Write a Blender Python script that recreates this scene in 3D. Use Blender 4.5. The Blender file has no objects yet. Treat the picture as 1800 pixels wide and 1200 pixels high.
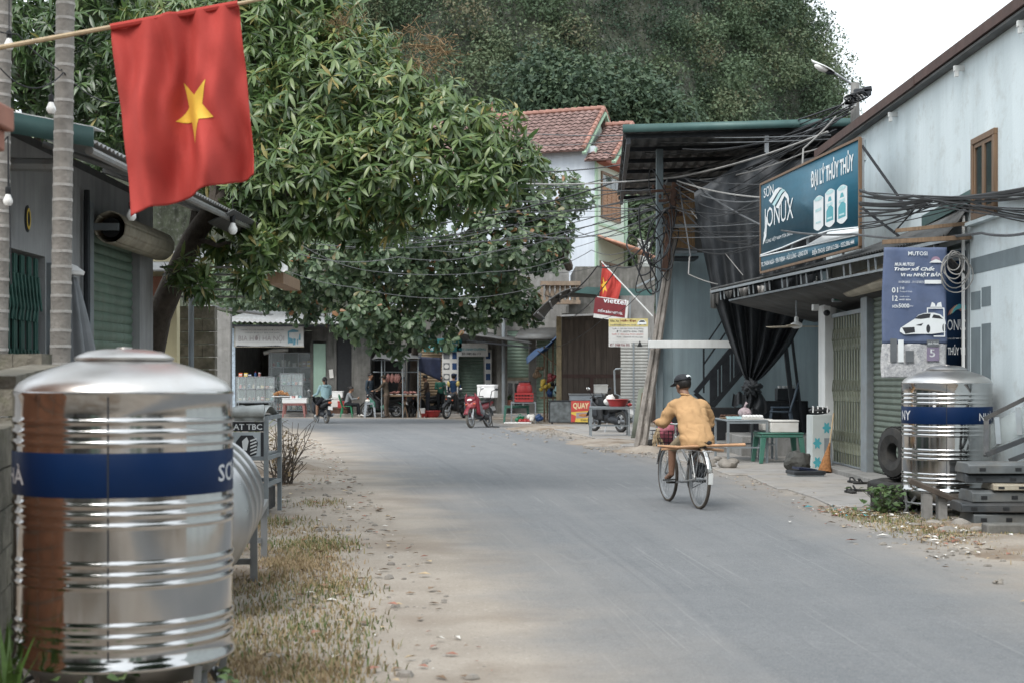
import bpy, math, random
import numpy as np
from mathutils import Vector, Matrix, Euler, noise as mnoise
S = bpy.context.scene
C = S.collection
rnd = random.Random(7)
rng = np.random.default_rng(11)
R = math.radians
PI = math.pi

# ------------------------------------------------------------------ camera, sky, sun, exposure
F, CH, HY = 2500.0, 1.43, 668.0          # focal length in photo pixels, eye height, horizon row
cam = bpy.data.cameras.new('camera')
camo = bpy.data.objects.new('camera', cam); C.objects.link(camo)
camo.location = (0, 0, CH); camo.rotation_euler = (R(90), 0, 0)
cam.sensor_width = 36; cam.lens = 36*F/1800; cam.shift_y = 68/1800
cam.clip_start = .1; cam.clip_end = 3000
cam.dof.use_dof = True; cam.dof.focus_distance = 20; cam.dof.aperture_fstop = 3.3; cam.dof.aperture_blades = 9
S.camera = camo
SUN_EL, SUN_AZ = R(52), R(205)            # azimuth: direction towards the sun, clockwise from +Y
world = bpy.data.worlds.new('World'); S.world = world; world.use_nodes = True
wt = world.node_tree; wt.nodes.clear()
sky = wt.nodes.new('ShaderNodeTexSky'); sky.sky_type = 'NISHITA'; sky.sun_disc = False
sky.sun_elevation = SUN_EL; sky.sun_rotation = SUN_AZ; sky.dust_density = 4; sky.air_density = 1.2
hs = wt.nodes.new('ShaderNodeHueSaturation'); hs.inputs['Saturation'].default_value = .22
mx = wt.nodes.new('ShaderNodeMix'); mx.data_type = 'RGBA'; mx.inputs[0].default_value = .72
mx.inputs[7].default_value = (10.1, 11.0, 11.7, 1)       # the even white of an overcast sky
bg = wt.nodes.new('ShaderNodeBackground'); bg.inputs['Strength'].default_value = .1
wo = wt.nodes.new('ShaderNodeOutputWorld')
wt.links.new(sky.outputs[0], hs.inputs['Color']); wt.links.new(hs.outputs[0], mx.inputs[6])
wt.links.new(mx.outputs[2], bg.inputs[0]); wt.links.new(bg.outputs[0], wo.inputs[0])
sl = bpy.data.lights.new('sun', 'SUN'); sl.energy = 1.4; sl.angle = R(28); sl.color = (1, .965, .92)
so = bpy.data.objects.new('sun', sl); C.objects.link(so)
_d = Vector((math.sin(SUN_AZ)*math.cos(SUN_EL), math.cos(SUN_AZ)*math.cos(SUN_EL), math.sin(SUN_EL)))
so.rotation_euler = _d.to_track_quat('Z', 'Y').to_euler()
S.view_settings.view_transform = 'Standard'; S.view_settings.look = 'None'
S.view_settings.exposure = 0.9; S.view_settings.gamma = 1; S.view_settings.use_curve_mapping = False
S.render.engine = 'CYCLES'
S.cycles.use_denoising = True; S.cycles.max_bounces = 7; S.cycles.transparent_max_bounces = 12
S.cycles.caustics_reflective = False; S.cycles.caustics_refractive = False; S.cycles.sample_clamp_indirect = 4

# ------------------------------------------------------------------ helpers
def P(px, py, Y): return Vector(((px-900)*Y/F, Y, CH-(py-HY)*Y/F))
def GX(px, Y): return (px-900)*Y/F
def GZ(py, Y): return CH-(py-HY)*Y/F
def GY(py): return F*CH/(py-HY)

def base(o):
    b = Vector((0, 0, 0))
    while o is not None: b += o.location; o = o.parent
    return b

class MB:
    def __init__(s): s.v = []; s.f = []; s.m = []; s.M = Matrix()
    def add(s, vs, fs, m=0):
        n = len(s.v)
        s.v += [tuple(s.M @ Vector(v)) for v in vs]
        s.f += [tuple(i+n for i in f) for f in fs]; s.m += [m]*len(fs); return s
    def box(s, c, d, m=0, rot=None):
        x, y, z = d[0]/2, d[1]/2, d[2]/2
        vs = [Vector(q) for q in ((-x,-y,-z),(x,-y,-z),(x,y,-z),(-x,y,-z),(-x,-y,z),(x,-y,z),(x,y,z),(-x,y,z))]
        if rot is not None:
            E = Euler(rot).to_matrix(); vs = [E @ q for q in vs]
        c = Vector(c)
        return s.add([q+c for q in vs], [(0,3,2,1),(4,5,6,7),(0,1,5,4),(1,2,6,5),(2,3,7,6),(3,0,4,7)], m)
    def bx(s, x0, x1, y0, y1, z0, z1, m=0):
        return s.box(((x0+x1)/2, (y0+y1)/2, (z0+z1)/2), (abs(x1-x0), abs(y1-y0), abs(z1-z0)), m)
    def bar(s, a, b, w, h=None, m=0, up=(0,0,1)):
        a, b = Vector(a), Vector(b); h = h or w
        t = (b-a).normalized(); u = Vector(up)
        if abs(t.dot(u)) > .98: u = Vector((0,1,0))
        r = t.cross(u).normalized(); u = r.cross(t)
        vs = []
        for p in (a, b):
            for i, j in ((-1,-1),(1,-1),(1,1),(-1,1)): vs.append(p + r*(i*w/2) + u*(j*h/2))
        return s.add(vs, [(0,1,2,3),(7,6,5,4),(0,4,5,1),(1,5,6,2),(2,6,7,3),(3,7,4,0)], m)
    def tube(s, pts, r, n=7, m=0, closed=False, caps=True):
        pts = [Vector(p) for p in pts]; k = len(pts)
        rr = r if isinstance(r, (list, tuple)) else [r]*k
        vs = []; u = None
        for i, p in enumerate(pts):
            if closed: t = pts[(i+1) % k]-pts[i-1]
            else: t = pts[min(i+1, k-1)]-pts[max(i-1, 0)]
            t = t.normalized() if t.length > 1e-9 else Vector((0,0,1))
            if u is None:
                u = t.orthogonal().normalized()
            else:
                u = (u - t*u.dot(t)); u = u.normalized() if u.length > 1e-6 else t.orthogonal().normalized()
            w = t.cross(u)
            for j in range(n):
                a = 2*PI*j/n; vs.append(p + (u*math.cos(a)+w*math.sin(a))*rr[i])
        fs = []
        for i in range(k if closed else k-1):
            i2 = (i+1) % k
            for j in range(n): fs.append((i*n+j, i*n+(j+1) % n, i2*n+(j+1) % n, i2*n+j))
        if caps and not closed:
            fs.append(tuple(range(n-1, -1, -1))); fs.append(tuple((k-1)*n+j for j in range(n)))
        return s.add(vs, fs, m)
    def lathe(s, prof, n=28, c=(0,0,0), m=0, axis='z', caps=True, a0=0, a1=2*PI):
        full = abs(a1-a0-2*PI) < 1e-6; nn = n if full else n+1
        vs = []; fs = []
        for r, z in prof:
            for j in range(nn):
                a = a0+(a1-a0)*j/n
                q = (r*math.cos(a), r*math.sin(a), z)
                if axis == 'y': q = (q[0], q[2], -q[1])
                if axis == 'x': q = (q[2], q[0], q[1])
                vs.append((q[0]+c[0], q[1]+c[1], q[2]+c[2]))
        for i in range(len(prof)-1):
            for j in range(n):
                j2 = (j+1) % nn if full else j+1
                fs.append((i*nn+j, i*nn+j2, (i+1)*nn+j2, (i+1)*nn+j))
        if caps and full:
            fs.append(tuple(range(n-1, -1, -1))); fs.append(tuple((len(prof)-1)*nn+j for j in range(n)))
        return s.add(vs, fs, m)
    def ball(s, c, r, n=10, k=7, m=0, rot=None):
        r = r if isinstance(r, (list, tuple)) else (r, r, r); c = Vector(c)
        E = Euler(rot).to_matrix() if rot else Matrix.Identity(3)
        vs = [c+E@Vector((0,0,-r[2]))]
        for i in range(1, k):
            t = PI*i/k-PI/2
            for j in range(n):
                a = 2*PI*j/n
                vs.append(c+E@Vector((r[0]*math.cos(t)*math.cos(a), r[1]*math.cos(t)*math.sin(a), r[2]*math.sin(t))))
        vs.append(c+E@Vector((0,0,r[2]))); L = len(vs)-1; fs = []
        for j in range(n):
            fs.append((0, 1+(j+1) % n, 1+j)); b = 1+(k-2)*n; fs.append((L, b+j, b+(j+1) % n))
        for i in range(k-2):
            for j in range(n):
                a = 1+i*n; b = a+n; fs.append((a+j, a+(j+1) % n, b+(j+1) % n, b+j))
        return s.add(vs, fs, m)
    def grid(s, fn, nu, nv, m=0):
        vs = [fn(i/nu, j/nv) for j in range(nv+1) for i in range(nu+1)]; w = nu+1
        fs = [(j*w+i, j*w+i+1, (j+1)*w+i+1, (j+1)*w+i) for j in range(nv) for i in range(nu)]
        return s.add(vs, fs, m)
    def prism(s, poly, a, b, ax='y', m=0):
        """extrude a 2-D polygon along an axis from a to b"""
        n = len(poly)
        def q(p, t): return (t, p[0], p[1]) if ax == 'x' else (p[0], t, p[1]) if ax == 'y' else (p[0], p[1], t)
        vs = [q(p, a) for p in poly]+[q(p, b) for p in poly]
        fs = [tuple(range(n)), tuple(range(2*n-1, n-1, -1))]+[(i, i+n, (i+1) % n+n, (i+1) % n) for i in range(n)]
        return s.add(vs, fs, m)
    def mesh(s, name, mats, ang=38):
        me = bpy.data.meshes.new(name); me.from_pydata(s.v, [], s.f); me.validate()
        for q in (mats if isinstance(mats, (list, tuple)) else [mats]): me.materials.append(q)
        if len(me.polygons) == len(s.m): me.polygons.foreach_set('material_index', s.m)
        import bmesh
        bm = bmesh.new(); bm.from_mesh(me); bmesh.ops.recalc_face_normals(bm, faces=bm.faces[:]); bm.to_mesh(me); bm.free()
        me.shade_smooth(); me.set_sharp_from_angle(angle=R(ang))
        return me
    def build(s, name, mats, parent=None, world=False, bevel=0, solid=0, sub=0, ang=38, loc=None, rot=None):
        if world and parent is not None:
            b = base(parent); s.v = [(v[0]-b.x, v[1]-b.y, v[2]-b.z) for v in s.v]
        o = bpy.data.objects.new(name, s.mesh(name, mats, ang)); C.objects.link(o)
        if parent is not None: o.parent = parent
        if loc is not None: o.location = loc
        if rot is not None: o.rotation_euler = rot
        if solid:
            q = o.modifiers.new('thickness', 'SOLIDIFY'); q.thickness = solid; q.offset = 0
        if sub:
            q = o.modifiers.new('smooth', 'SUBSURF'); q.levels = sub; q.render_levels = sub
        if bevel:
            q = o.modifiers.new('edges', 'BEVEL'); q.width = bevel; q.segments = 2; q.limit_method = 'ANGLE'; q.angle_limit = R(40)
        return o

def tag(o, label, cat, group=None, kind=None):
    o['label'] = label; o['category'] = cat
    if group: o['group'] = group
    if kind: o['kind'] = kind
    return o
def thing(name, label, cat, loc=(0,0,0), rz=0, group=None):
    o = bpy.data.objects.new(name, None); C.objects.link(o); o.empty_display_size = .2
    o.location = loc; o.rotation_euler = (0, 0, rz)
    return tag(o, label, cat, group)
def struct(o): o['kind'] = 'structure'; return o
def stuff(o): o['kind'] = 'stuff'; return o
def copy_tree(o, parent=None, **kw):
    c = o.copy(); C.objects.link(c)
    if parent is not None: c.parent = parent
    for k, v in kw.items():
        if k == 'loc': c.location = v
        elif k == 'rz': c.rotation_euler = (0, 0, v)
        else: c[k] = v
    for ch in list(o.children): copy_tree(ch, c)
    return c
def inst(name, me, parent, loc=(0,0,0), rot=(0,0,0), sc=(1,1,1)):
    o = bpy.data.objects.new(name, me); C.objects.link(o); o.parent = parent
    o.location = loc; o.rotation_euler = rot; o.scale = sc
    return o

def npmesh(name, V, Q, mat, parent=None, tint=None, smooth=False):
    """mesh from numpy arrays: V (n,3), Q (m,k) faces of k corners"""
    me = bpy.data.meshes.new(name); k = Q.shape[1]
    me.vertices.add(len(V)); me.vertices.foreach_set('co', np.ascontiguousarray(V, dtype=np.float32).ravel())
    me.loops.add(Q.size); me.loops.foreach_set('vertex_index', np.ascontiguousarray(Q, dtype=np.int32).ravel())
    me.polygons.add(len(Q)); me.polygons.foreach_set('loop_start', np.arange(len(Q), dtype=np.int32)*k)
    me.materials.append(mat)
    if tint is not None:
        at = me.attributes.new('tint', 'FLOAT', 'POINT'); at.data.foreach_set('value', np.ascontiguousarray(tint, dtype=np.float32))
    me.update(calc_edges=True)
    if smooth: me.shade_smooth()
    o = bpy.data.objects.new(name, me); C.objects.link(o)
    if parent is not None: o.parent = parent
    return o

# ------------------------------------------------------------------ materials
def c3(c): return (c[0], c[1], c[2], 1)
def hx(h):
    """sRGB hex -> linear"""
    q = [int(h[i:i+2], 16)/255 for i in (0, 2, 4)]
    return tuple(x/12.92 if x <= .04045 else ((x+.055)/1.055)**2.4 for x in q)
MATS = {}
def mat(name, col, rough=.7, metal=0, var=.22, scale=5, bump=.12, bscale=60, dirt=None, damt=.5, dscale=1.2, streak=0,
        spec=.4, dirt2=None, d2amt=.35, stretch=None, trans=0, coat=0):
    if name in MATS: return MATS[name]
    m = bpy.data.materials.new(name); m.use_nodes = True; MATS[name] = m
    t = m.node_tree; N = t.nodes; L = t.links
    b = N['Principled BSDF']; b.inputs['Roughness'].default_value = rough; b.inputs['Metallic'].default_value = metal
    b.inputs['Specular IOR Level'].default_value = spec
    if coat: b.inputs['Coat Weight'].default_value = coat; b.inputs['Coat Roughness'].default_value = .15
    g = N.new('ShaderNodeNewGeometry'); pos = g.outputs['Position']
    def nz(sc, det=6, src=None, rg=.55):
        n = N.new('ShaderNodeTexNoise'); n.inputs['Scale'].default_value = sc; n.inputs['Detail'].default_value = det
        n.inputs['Roughness'].default_value = rg; L.new(src or pos, n.inputs['Vector']); return n.outputs['Fac']
    def mapped(v):
        q = N.new('ShaderNodeVectorMath'); q.operation = 'MULTIPLY'; q.inputs[1].default_value = v; L.new(pos, q.inputs[0]); return q.outputs[0]
    def ramp(f, a, bb):
        r = N.new('ShaderNodeMapRange'); r.inputs[1].default_value = a; r.inputs[2].default_value = bb; L.new(f, r.inputs[0]); return r.outputs[0]
    def mix(f, a, bb):
        x = N.new('ShaderNodeMix'); x.data_type = 'RGBA'
        (L.new(f, x.inputs[0]) if not isinstance(f, float) else setattr(x.inputs[0], 'default_value', f))
        for v, i in ((a, 6), (bb, 7)):
            if isinstance(v, tuple): x.inputs[i].default_value = c3(v)
            else: L.new(v, x.inputs[i])
        return x.outputs[2]
    lo = tuple(x*(1-var) for x in col); hi = tuple(min(1, x*(1+var)) for x in col)
    src = mapped(stretch) if stretch else None
    cc = mix(ramp(nz(scale, 7, src), .3, .7), lo, hi)
    if dirt is not None:
        f = ramp(nz(dscale, 8, mapped((6*streak, 6*streak, .5*streak)) if streak else None, .65), .42, .72)
        q = N.new('ShaderNodeMath'); q.operation = 'MULTIPLY'; q.inputs[1].default_value = damt; L.new(f, q.inputs[0])
        cc = mix(q.outputs[0], cc, dirt)
    if dirt2 is not None:
        f = ramp(nz(dscale*5.3, 9, None, .7), .52, .66)
        q = N.new('ShaderNodeMath'); q.operation = 'MULTIPLY'; q.inputs[1].default_value = d2amt; L.new(f, q.inputs[0])
        cc = mix(q.outputs[0], cc, dirt2)
    L.new(cc, b.inputs['Base Color'])
    rr = N.new('ShaderNodeMapRange'); rr.inputs[3].default_value = max(0, rough-.12); rr.inputs[4].default_value = min(1, rough+.12)
    L.new(nz(scale*2.1, 4), rr.inputs[0]); L.new(rr.outputs[0], b.inputs['Roughness'])
    if bump:
        u = N.new('ShaderNodeBump'); u.inputs['Strength'].default_value = bump; u.inputs['Distance'].default_value = .02
        L.new(nz(bscale, 5, src), u.inputs['Height']); L.new(u.outputs[0], b.inputs['Normal'])
    if trans:
        tr = N.new('ShaderNodeBsdfTranslucent'); L.new(cc, tr.inputs[0])
        ms = N.new('ShaderNodeMixShader'); ms.inputs[0].default_value = trans
        L.new(b.outputs[0], ms.inputs[1]); L.new(tr.outputs[0], ms.inputs[2]); L.new(ms.outputs[0], N['Material Output'].inputs[0])
    return m
def leafmat(name, cols, rough=.42, trans=.22, spec=.5):
    """leaf colours picked by the per-leaf 'tint' attribute"""
    m = bpy.data.materials.new(name); m.use_nodes = True; t = m.node_tree; N = t.nodes; L = t.links
    b = N['Principled BSDF']; b.inputs['Roughness'].default_value = rough; b.inputs['Specular IOR Level'].default_value = spec
    a = N.new('ShaderNodeAttribute'); a.attribute_name = 'tint'
    r = N.new('ShaderNodeValToRGB'); e = r.color_ramp.elements
    while len(e) < len(cols): e.new(.5)
    for i, (p, c) in enumerate(cols): e[i].position = p; e[i].color = c3(c)
    L.new(a.outputs['Fac'], r.inputs[0]); L.new(r.outputs[0], b.inputs['Base Color'])
    tr = N.new('ShaderNodeBsdfTranslucent'); L.new(r.outputs[0], tr.inputs[0])
    ms = N.new('ShaderNodeMixShader'); ms.inputs[0].default_value = trans
    L.new(b.outputs[0], ms.inputs[1]); L.new(tr.outputs[0], ms.inputs[2]); L.new(ms.outputs[0], N['Material Output'].inputs[0])
    return m
def glassmat(name, col=(.55, .62, .62), alpha=.25, rough=.08):
    m = bpy.data.materials.new(name); m.use_nodes = True; t = m.node_tree; b = t.nodes['Principled BSDF']
    b.inputs['Base Color'].default_value = c3(col); b.inputs['Roughness'].default_value = rough
    b.inputs['Alpha'].default_value = alpha; b.inputs['Specular IOR Level'].default_value = .6
    return m

M = {}
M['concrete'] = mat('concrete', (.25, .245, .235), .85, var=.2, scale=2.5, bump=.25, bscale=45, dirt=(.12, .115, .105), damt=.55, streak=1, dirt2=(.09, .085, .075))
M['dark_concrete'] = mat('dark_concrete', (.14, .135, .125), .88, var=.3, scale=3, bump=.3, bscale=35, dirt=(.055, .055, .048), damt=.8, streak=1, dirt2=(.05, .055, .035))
M['moss_block'] = mat('moss_block', (.17, .155, .125), .92, var=.35, scale=9, bump=.6, bscale=38, dirt=(.045, .043, .034), damt=.85, dscale=2.2, dirt2=(.07, .08, .03))
M['blue_wall'] = mat('blue_wall', (.65, .72, .74), .8, var=.05, scale=.9, bump=.14, bscale=25, dirt=(.48, .545, .56), damt=.8, dscale=.7, streak=.4, dirt2=(.45, .48, .47), d2amt=.5)
M['grey_paint'] = mat('grey_paint', (.155, .19, .205), .8, var=.1, scale=4, bump=.1, dirt=(.25, .29, .3), damt=.3, streak=1)
M['porch_wall'] = mat('porch_wall', (.27, .34, .365), .8, var=.08, scale=1.5, bump=.1, dirt=(.17, .21, .22), damt=.5, streak=1)
M['white_paint'] = mat('white_paint', (.66, .67, .66), .7, var=.08, scale=3, bump=.1, dirt=(.4, .4, .37), damt=.4, streak=1)
M['pale_wall'] = mat('pale_wall', (.52, .56, .61), .85, var=.06, scale=1, bump=.1, dirt=(.38, .42, .47), damt=.5, streak=1)
M['mint_wall'] = mat('mint_wall', (.54, .63, .56), .85, var=.05, scale=1, bump=.1, dirt=(.5, .58, .5), damt=.4, streak=1)
M['mint_trim'] = mat('mint_trim', (.33, .47, .35), .8, var=.08, bump=.05)
M['yellow_wall'] = mat('yellow_wall', (.55, .49, .31), .85, var=.1, scale=2, dirt=(.35, .3, .2), damt=.5, streak=1)
M['green_shutter'] = mat('green_shutter', (.155, .225, .175), .55, .15, var=.15, scale=3, bump=.08, dirt=(.10, .125, .1), damt=.6, streak=1, dirt2=(.2, .2, .16), d2amt=.3)
M['right_shutter'] = mat('right_shutter', (.125, .155, .125), .55, .2, var=.15, scale=3, bump=.08, dirt=(.085, .09, .075), damt=.5, streak=1, dirt2=(.2, .2, .16), d2amt=.3)
M['mint_shutter'] = mat('mint_shutter', (.30, .42, .34), .55, .1, var=.1, scale=2, bump=.05, dirt=(.22, .28, .23), damt=.4, streak=1)
M['gate_metal'] = mat('gate_metal', (.23, .245, .185), .5, .3, var=.2, scale=5, bump=.05, dirt=(.12, .11, .08), damt=.5, streak=1)
M['dark_gate'] = mat('dark_gate', (.05, .125, .105), .5, .2, var=.2, scale=5, bump=.05)
M['beige_metal'] = mat('beige_metal', (.42, .38, .30), .6, .1, var=.18, scale=4, bump=.1, dirt=(.17, .14, .10), damt=.6, dscale=3, dirt2=(.2, .13, .08))
M['tin'] = mat('tin', (.33, .335, .335), .5, .45, var=.25, scale=3, bump=.1, dirt=(.17, .15, .13), damt=.6, dscale=1.5, dirt2=(.19, .12, .075))
M['dark_tin'] = mat('dark_tin', (.105, .108, .108), .6, .3, var=.3, scale=2.5, bump=.1, dirt=(.06, .055, .05), damt=.6, dscale=1.5, dirt2=(.11, .075, .05))
M['green_tin'] = mat('green_tin', (.05, .105, .10), .5, .1, var=.15, scale=3, bump=.06, dirt=(.1, .15, .14), damt=.4)
M['brown_tin'] = mat('brown_tin', (.062, .03, .024), .6, .1, var=.25, scale=4, bump=.1, dirt=(.12, .07, .05), damt=.4, dscale=3)
M['steel'] = mat('steel', (.30, .315, .33), .45, .6, var=.15, scale=8, bump=.05, dirt=(.18, .15, .12), damt=.35, dscale=4)
M['grey_frame'] = mat('grey_frame', (.23, .26, .28), .5, .2, var=.12, scale=6, bump=.05, dirt=(.2, .18, .15), damt=.4, dscale=4)
M['dark_steel'] = mat('dark_steel', (.03, .033, .038), .5, .3, var=.25, scale=8, bump=.06)
M['rust'] = mat('rust', (.085, .045, .03), .85, .1, var=.4, scale=12, bump=.3, dirt=(.04, .03, .028), damt=.6, dscale=5)
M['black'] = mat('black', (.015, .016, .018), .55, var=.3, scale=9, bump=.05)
M['rubber'] = mat('rubber', (.022, .022, .022), .8, var=.3, scale=14, bump=.1, dirt=(.1, .09, .075), damt=.35, dscale=8)
M['dusty_tyre'] = mat('dusty_tyre', (.10, .092, .082), .85, var=.3, scale=14, bump=.1, dirt=(.22, .20, .17), damt=.5, dscale=8)
M['chrome'] = mat('chrome', (.62, .62, .61), .22, .95, var=.1, scale=20, bump=.02, dirt=(.25, .2, .16), damt=.3, dscale=9)
M['white_plastic'] = mat('white_plastic', (.72, .72, .71), .4, var=.05, scale=5, bump=.02, dirt=(.5, .48, .44), damt=.3, dscale=4)
M['foam'] = mat('foam', (.62, .61, .58), .9, var=.06, scale=20, bump=.2, bscale=120, dirt=(.42, .39, .34), damt=.5, dscale=5)
M['red'] = mat('red', (.33, .03, .032), .4, var=.15, scale=6, bump=.03, dirt=(.3, .08, .06), damt=.3, dscale=4)
M['dark_red'] = mat('dark_red', (.17, .02, .03), .4, var=.15, scale=6, bump=.03)
M['pink_red'] = mat('pink_red', (.30, .06, .065), .35, var=.1, scale=6, bump=.02, coat=.4)
M['orange'] = mat('orange', (.62, .13, .05), .4, var=.1, bump=.02)
M['blue'] = mat('blue', (.02, .055, .15), .45, var=.15, bump=.03)
M['blue_tarp'] = mat('blue_tarp', (.018, .09, .24), .5, var=.25, scale=5, bump=.15, bscale=14, dirt=(.09, .12, .16), damt=.4, trans=.15)
M['navy_tarp'] = mat('navy_tarp', (.016, .022, .05), .6, var=.3, scale=5, bump=.15, bscale=14)
M['green_plastic'] = mat('green_plastic', (.018, .16, .075), .4, var=.12, bump=.02)
M['dusty_green_plastic'] = mat('dusty_green_plastic', (.045, .155, .115), .45, var=.15, bump=.03, dirt=(.15, .2, .17), damt=.3, dscale=4)
M['grey_plastic'] = mat('grey_plastic', (.30, .33, .36), .45, var=.1, bump=.02)
M['pink_plastic'] = mat('pink_plastic', (.27, .12, .11), .5, var=.1, bump=.02)
M['slate_plastic'] = mat('slate_plastic', (.075, .105, .14), .45, var=.12, bump=.02)
M['bamboo'] = mat('bamboo', (.42, .32, .20), .6, var=.22, scale=14, bump=.1, stretch=(1, 1, .4))
M['stick'] = mat('stick', (.47, .27, .15), .65, var=.2, scale=14, bump=.1)
M['wood'] = mat('wood', (.20, .135, .085), .7, var=.3, scale=5, bump=.15, stretch=(9, 9, .6), dirt=(.09, .06, .04), damt=.4)
M['slat_wood'] = mat('slat_wood', (.185, .11, .05), .6, var=.25, scale=5, bump=.1, stretch=(9, 9, .5))
M['brown_wood'] = mat('brown_wood', (.155, .095, .055), .55, var=.25, scale=4, bump=.1, stretch=(8, 8, .6))
M['ply'] = mat('ply', (.082, .066, .054), .85, var=.3, scale=2.4, bump=.15, stretch=(3, 3, .5), dirt=(.045, .036, .03), damt=.7, dscale=1.1, streak=1)
M['brick'] = mat('brick', (.40, .175, .095), .9, var=.28, scale=9, bump=.5, bscale=45, dirt=(.27, .11, .06), damt=.5, dscale=4)
M['mortar'] = mat('mortar', (.42, .36, .28), .95, var=.2, scale=10, bump=.5)
M['roof_tile'] = mat('roof_tile', (.225, .145, .13), .85, var=.32, scale=3, bump=.15, dirt=(.10, .06, .05), damt=.8, dscale=1.7, dirt2=(.05, .035, .03), d2amt=.6)
M['ridge_tile'] = mat('ridge_tile', (.31, .165, .13), .8, var=.25, scale=3, bump=.1, dirt=(.2, .1, .08), damt=.4)
M['terracotta'] = mat('terracotta', (.30, .14, .10), .85, var=.2, scale=6, bump=.15)
M['glass'] = glassmat('glass')
M['dark_glass'] = glassmat('dark_glass', (.03, .045, .05), .85, .06)
M['skin'] = mat('skin', (.30, .165, .105), .55, var=.08, scale=20, bump=.05, bscale=120)
M['skin_tan'] = mat('skin_tan', (.235, .13, .085), .55, var=.08, scale=20, bump=.05, bscale=120)
M['hair'] = mat('hair', (.012, .010, .009), .45, var=.3, scale=40, bump=.2, bscale=120)
M['bark'] = mat('bark', (.075, .06, .048), .95, var=.35, scale=12, bump=.8, bscale=22, dirt=(.035, .03, .024), damt=.6, dscale=3, dirt2=(.11, .105, .085))
M['palm_bark'] = mat('palm_bark', (.255, .235, .21), .9, var=.22, scale=11, bump=.5, bscale=40, dirt=(.17, .155, .14), damt=.5, dscale=6)
M['palm_ring'] = mat('palm_ring', (.40, .38, .355), .9, var=.2, scale=15, bump=.4, bscale=40)
M['cable'] = mat('cable', (.018, .019, .021), .55, var=.2, bump=0)
M['grey_cable'] = mat('grey_cable', (.085, .09, .095), .55, var=.2, bump=0)
M['pale_cable'] = mat('pale_cable', (.24, .235, .225), .55, var=.2, bump=0)
M['bulb'] = mat('bulb', (.78, .77, .74), .25, var=.03, bump=0)
M['stone'] = mat('stone', (.24, .22, .195), .9, var=.3, scale=9, bump=.5, bscale=40, dirt=(.14, .12, .1), damt=.5, dscale=4)
M['paper'] = mat('paper', (.66, .64, .6), .8, var=.1, bump=.05)
M['sign_white'] = mat('sign_white', (.60, .60, .585), .6, var=.06, scale=2, bump=.05, dirt=(.42, .41, .38), damt=.5, dscale=1.6)
M['ink'] = mat('ink', (.03, .032, .038), .6, var=.1, bump=0)
M['faded_ink'] = mat('faded_ink', (.29, .25, .25), .7, var=.15, scale=10, bump=0)
M['sign_navy'] = mat('sign_navy', (.014, .095, .15), .45, var=.10, scale=2, bump=.12, bscale=7, stretch=(.6, .6, 5), dirt=(.03, .1, .14), damt=.3)
M['letter_white'] = mat('letter_white', (.70, .73, .74), .55, var=.06, bump=0)
M['teal_print'] = mat('teal_print', (.07, .33, .38), .5, var=.1, bump=0)
M['pale_teal'] = mat('pale_teal', (.42, .62, .64), .5, var=.15, scale=9, bump=0)
M['sign_red'] = mat('sign_red', (.16, .025, .03), .5, var=.1, bump=.03)
M['sign_teal'] = mat('sign_teal', (.02, .14, .15), .5, var=.1, bump=.03)
M['print_yellow'] = mat('print_yellow', (.62, .44, .08), .55, var=.1, bump=0)
M['print_red'] = mat('print_red', (.45, .06, .05), .55, var=.15, bump=0)
M['print_grey'] = mat('print_grey', (.12, .13, .14), .6, var=.15, bump=0)
# ------------------------------------------------------------------ lettering
def text_mesh(body, w, h, bold=0, shear=0, space=1):
    cu = bpy.data.curves.new('lettering', 'FONT'); cu.body = body; cu.size = 1; cu.resolution_u = 2
    cu.offset = bold; cu.shear = shear; cu.space_character = space
    o = bpy.data.objects.new('lettering', cu); C.objects.link(o)
    bpy.context.view_layer.update()
    me = bpy.data.meshes.new_from_object(o.evaluated_get(bpy.context.evaluated_depsgraph_get()))
    bpy.data.objects.remove(o); bpy.data.curves.remove(cu)
    n = len(me.vertices); co = np.empty(n*3, np.float32); me.vertices.foreach_get('co', co); co = co.reshape(-1, 3)
    if n:
        lo, hi = co.min(0), co.max(0)
        sx = w/max(1e-6, hi[0]-lo[0]); sy = h/max(1e-6, hi[1]-lo[1])
        if h == 0: sy = sx
        co[:, 0] = (co[:, 0]-lo[0])*sx; co[:, 1] = (co[:, 1]-lo[1])*sy
    return me, co
def lettering(body, x, z, w, h, m, parent, y=-.012, bold=.012, shear=0, name='lettering', bend=0, space=1):
    """letters in the parent's x-z plane facing -y; bottom-left corner at (x, z). bend = wrap radius"""
    me, co = text_mesh(body, w, h, bold, shear, space)
    V = np.zeros_like(co)
    V[:, 0] = co[:, 0]+x; V[:, 2] = co[:, 1]+z; V[:, 1] = y
    if bend:
        a = V[:, 0]/bend; V[:, 0] = np.sin(a)*bend; V[:, 1] = -np.cos(a)*bend
    me.vertices.foreach_set('co', np.ascontiguousarray(V, dtype=np.float32).ravel()); me.materials.clear(); me.materials.append(m); me.update()
    for p in me.polygons: p.material_index = 0
    me.name = name
    o = bpy.data.objects.new(name, me); C.objects.link(o); o.parent = parent
    return o
def flat(polys, m, parent, y=-.012, name='printed_mark'):
    """flat printed shapes: list of x-z polygons"""
    b = MB()
    for i, pl in enumerate(polys): b.add([(p[0], y-i*.0002, p[1]) for p in pl], [tuple(range(len(pl)))])
    return b.build(name, m, parent)
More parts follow.
